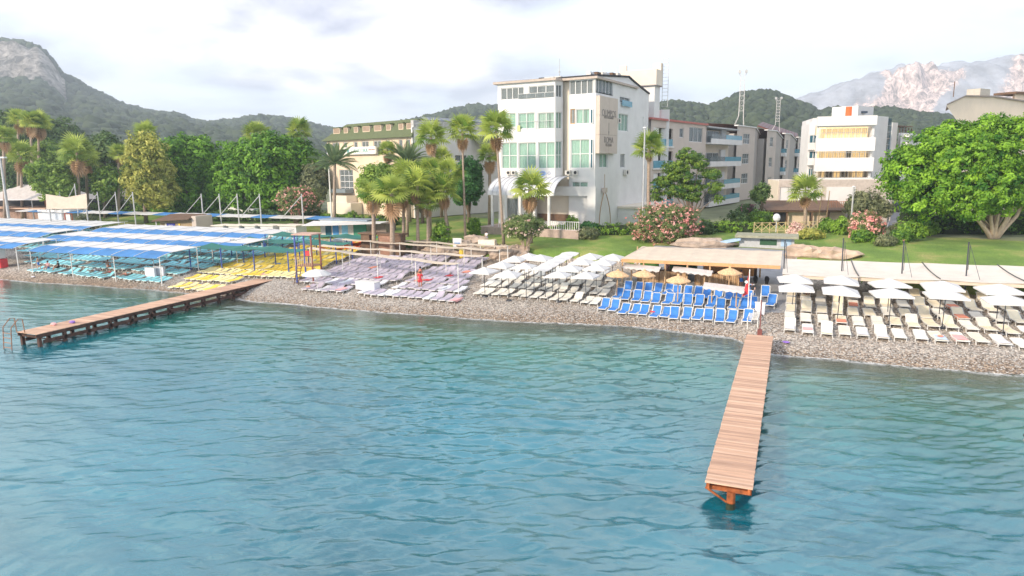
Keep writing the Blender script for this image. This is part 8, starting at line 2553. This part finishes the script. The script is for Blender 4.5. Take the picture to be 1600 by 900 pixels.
q = on(61, 423); person('person in blue shorts walking along the shore beside the turquoise loungers', (q.x, q.y, g(q.x, q.y)), 'walk', None, m_blue, m_skin, rz=2.4)
q = on(657, 452); person('person in red standing at the front of the grey loungers with a white cloth', (q.x, q.y, g(q.x, q.y)), 'stand', m_red, m_red, m_skin2, rz=.4)
q = on(72, 424); person('person sitting with dark hair on a turquoise lounger next to the walker', (q.x, q.y + .3, g(q.x, q.y) - .5), 'sit', m_pinkc, m_blue, m_skin, rz=.3)
q = on(88, 424); person('person in a dark top sitting on a lounger right of the other sitter', (q.x, q.y + .3, g(q.x, q.y) - .5), 'sit', m_dark, m_dark, m_skin2, rz=-.4)
q = on(166, 422); person('person with tanned back sitting up under the arched canopy', (q.x, q.y + .3, g(q.x, q.y) - .5), 'sit', None, m_coral, m_skin2, rz=1.2)
q = on(1257, 466); person('person with dark hair in black sitting under the left umbrellas', (q.x, q.y + .5, g(q.x, q.y) - .5), 'sit', m_dark, m_dark, m_skin2, rz=.5)
q = on(1052, 426); person('person in pink standing behind the bar counter', (q.x - .1, 66.3, g(q.x, 66.3)), 'stand', m_pinkc, m_pinkc, m_skin, rz=.2)
q = on(1137, 440); person('person in blue trunks standing on the grey paving by the bar', (-4.0, 63.9, g(-4, 63.9)), 'stand', None, m_blue, m_skin2, rz=.8)
q = on(759, 352); person('person in pale blue shirt sitting on the terrace edge of the white hotel', Vector(pd(760, 352, 83)) * 1.0 - UP * (pd(760, 352, 83).z - g(*pd(760, 352, 83).xy)) - UP * .4, 'sit', m_towel, m_blue, m_skin, rz=-.4)
person('person sitting on the blue lounger behind the flag', (-2.9, 61.4, g(-2.9, 61.4) - .5), 'sit', m_dark, m_dark, m_skin, rz=0)
person('person resting between the beige canopy poles with tan skin', (-35.0, 60.3, g(-35, 60.3) - .5), 'sit', m_coral, m_coral, m_skin2, rz=-.8)
for i, (u, v, lb, bt) in enumerate(((-72.6, 53.4, 'person lying in red swimwear on a front turquoise lounger', m_red), (-69.9, 53.2, 'person sunbathing near the right end of the turquoise front row', m_coral), (-75.4, 53.6, 'person covered with a pale towel on a turquoise lounger', m_towel), (-67.9, 56.0, 'person lying on a second row turquoise lounger', m_coral))):
    lie(lb, u, v, m_skin if i % 2 else m_skin2, bt, m_towel if i == 2 else None)
# swimmer
q = at(1599, 686, 0.05); sw_ = person('person swimming at the right edge with only head and shoulders above water', (q.x + .1, q.y, -1.42), 'stand', None, m_blue, m_skin, rz=1.2)
# small things on the stones
for (px, py, mm, lb, nm, cat) in ((482, 451, m_coral, 'orange ball on the stones before the lifeguard tower', 'ball', 'ball'), (1020, 489, m_red, 'red towel dropped before the blue loungers', 'dropped_towel', 'towel'), (1228, 537, M('violet cloth', (0.25, 0.14, 0.5)), 'violet towel lying on the pebbles right of the pier', 'dropped_towel', 'towel'), (52, 434, m_towel, 'white board lying at the waterline', 'float_board', 'board'), (1442, 531, m_red, 'dark red flip flops in front of the cream loungers', 'sandals', 'sandals')):
    q = on(px, py); p = P(); p.blob((0, 0, .1), (.25, .2, .18 if nm == 'ball' else .06), seed=4, lat=5, lon=9, jit=.03 if nm == 'ball' else .2); o = p.build(nm, mm); o.location = (q.x, q.y, g(q.x, q.y) + .03); tag(o, lb, cat)
# red and white rescue cabinet at the left edge
q = on(4, 418); o = thing('rescue_cabinet', 'white cabinet on a red base at the left edge of the beach', 'cabinet', (q.x - .4, q.y, g(q.x, q.y)))
p = P(); p.box((0, 0, .55), (1.6, .9, 1.1)); p.build('red_base', m_red, o); p = P(); p.box((0, 0, 2.0), (1.2, .8, 1.7)); p.build('cabinet', m_wplas, o); p = P(); p.box((.1, -.42, 2.1), (.4, .04, .5)); p.build('window', m_dark, o)
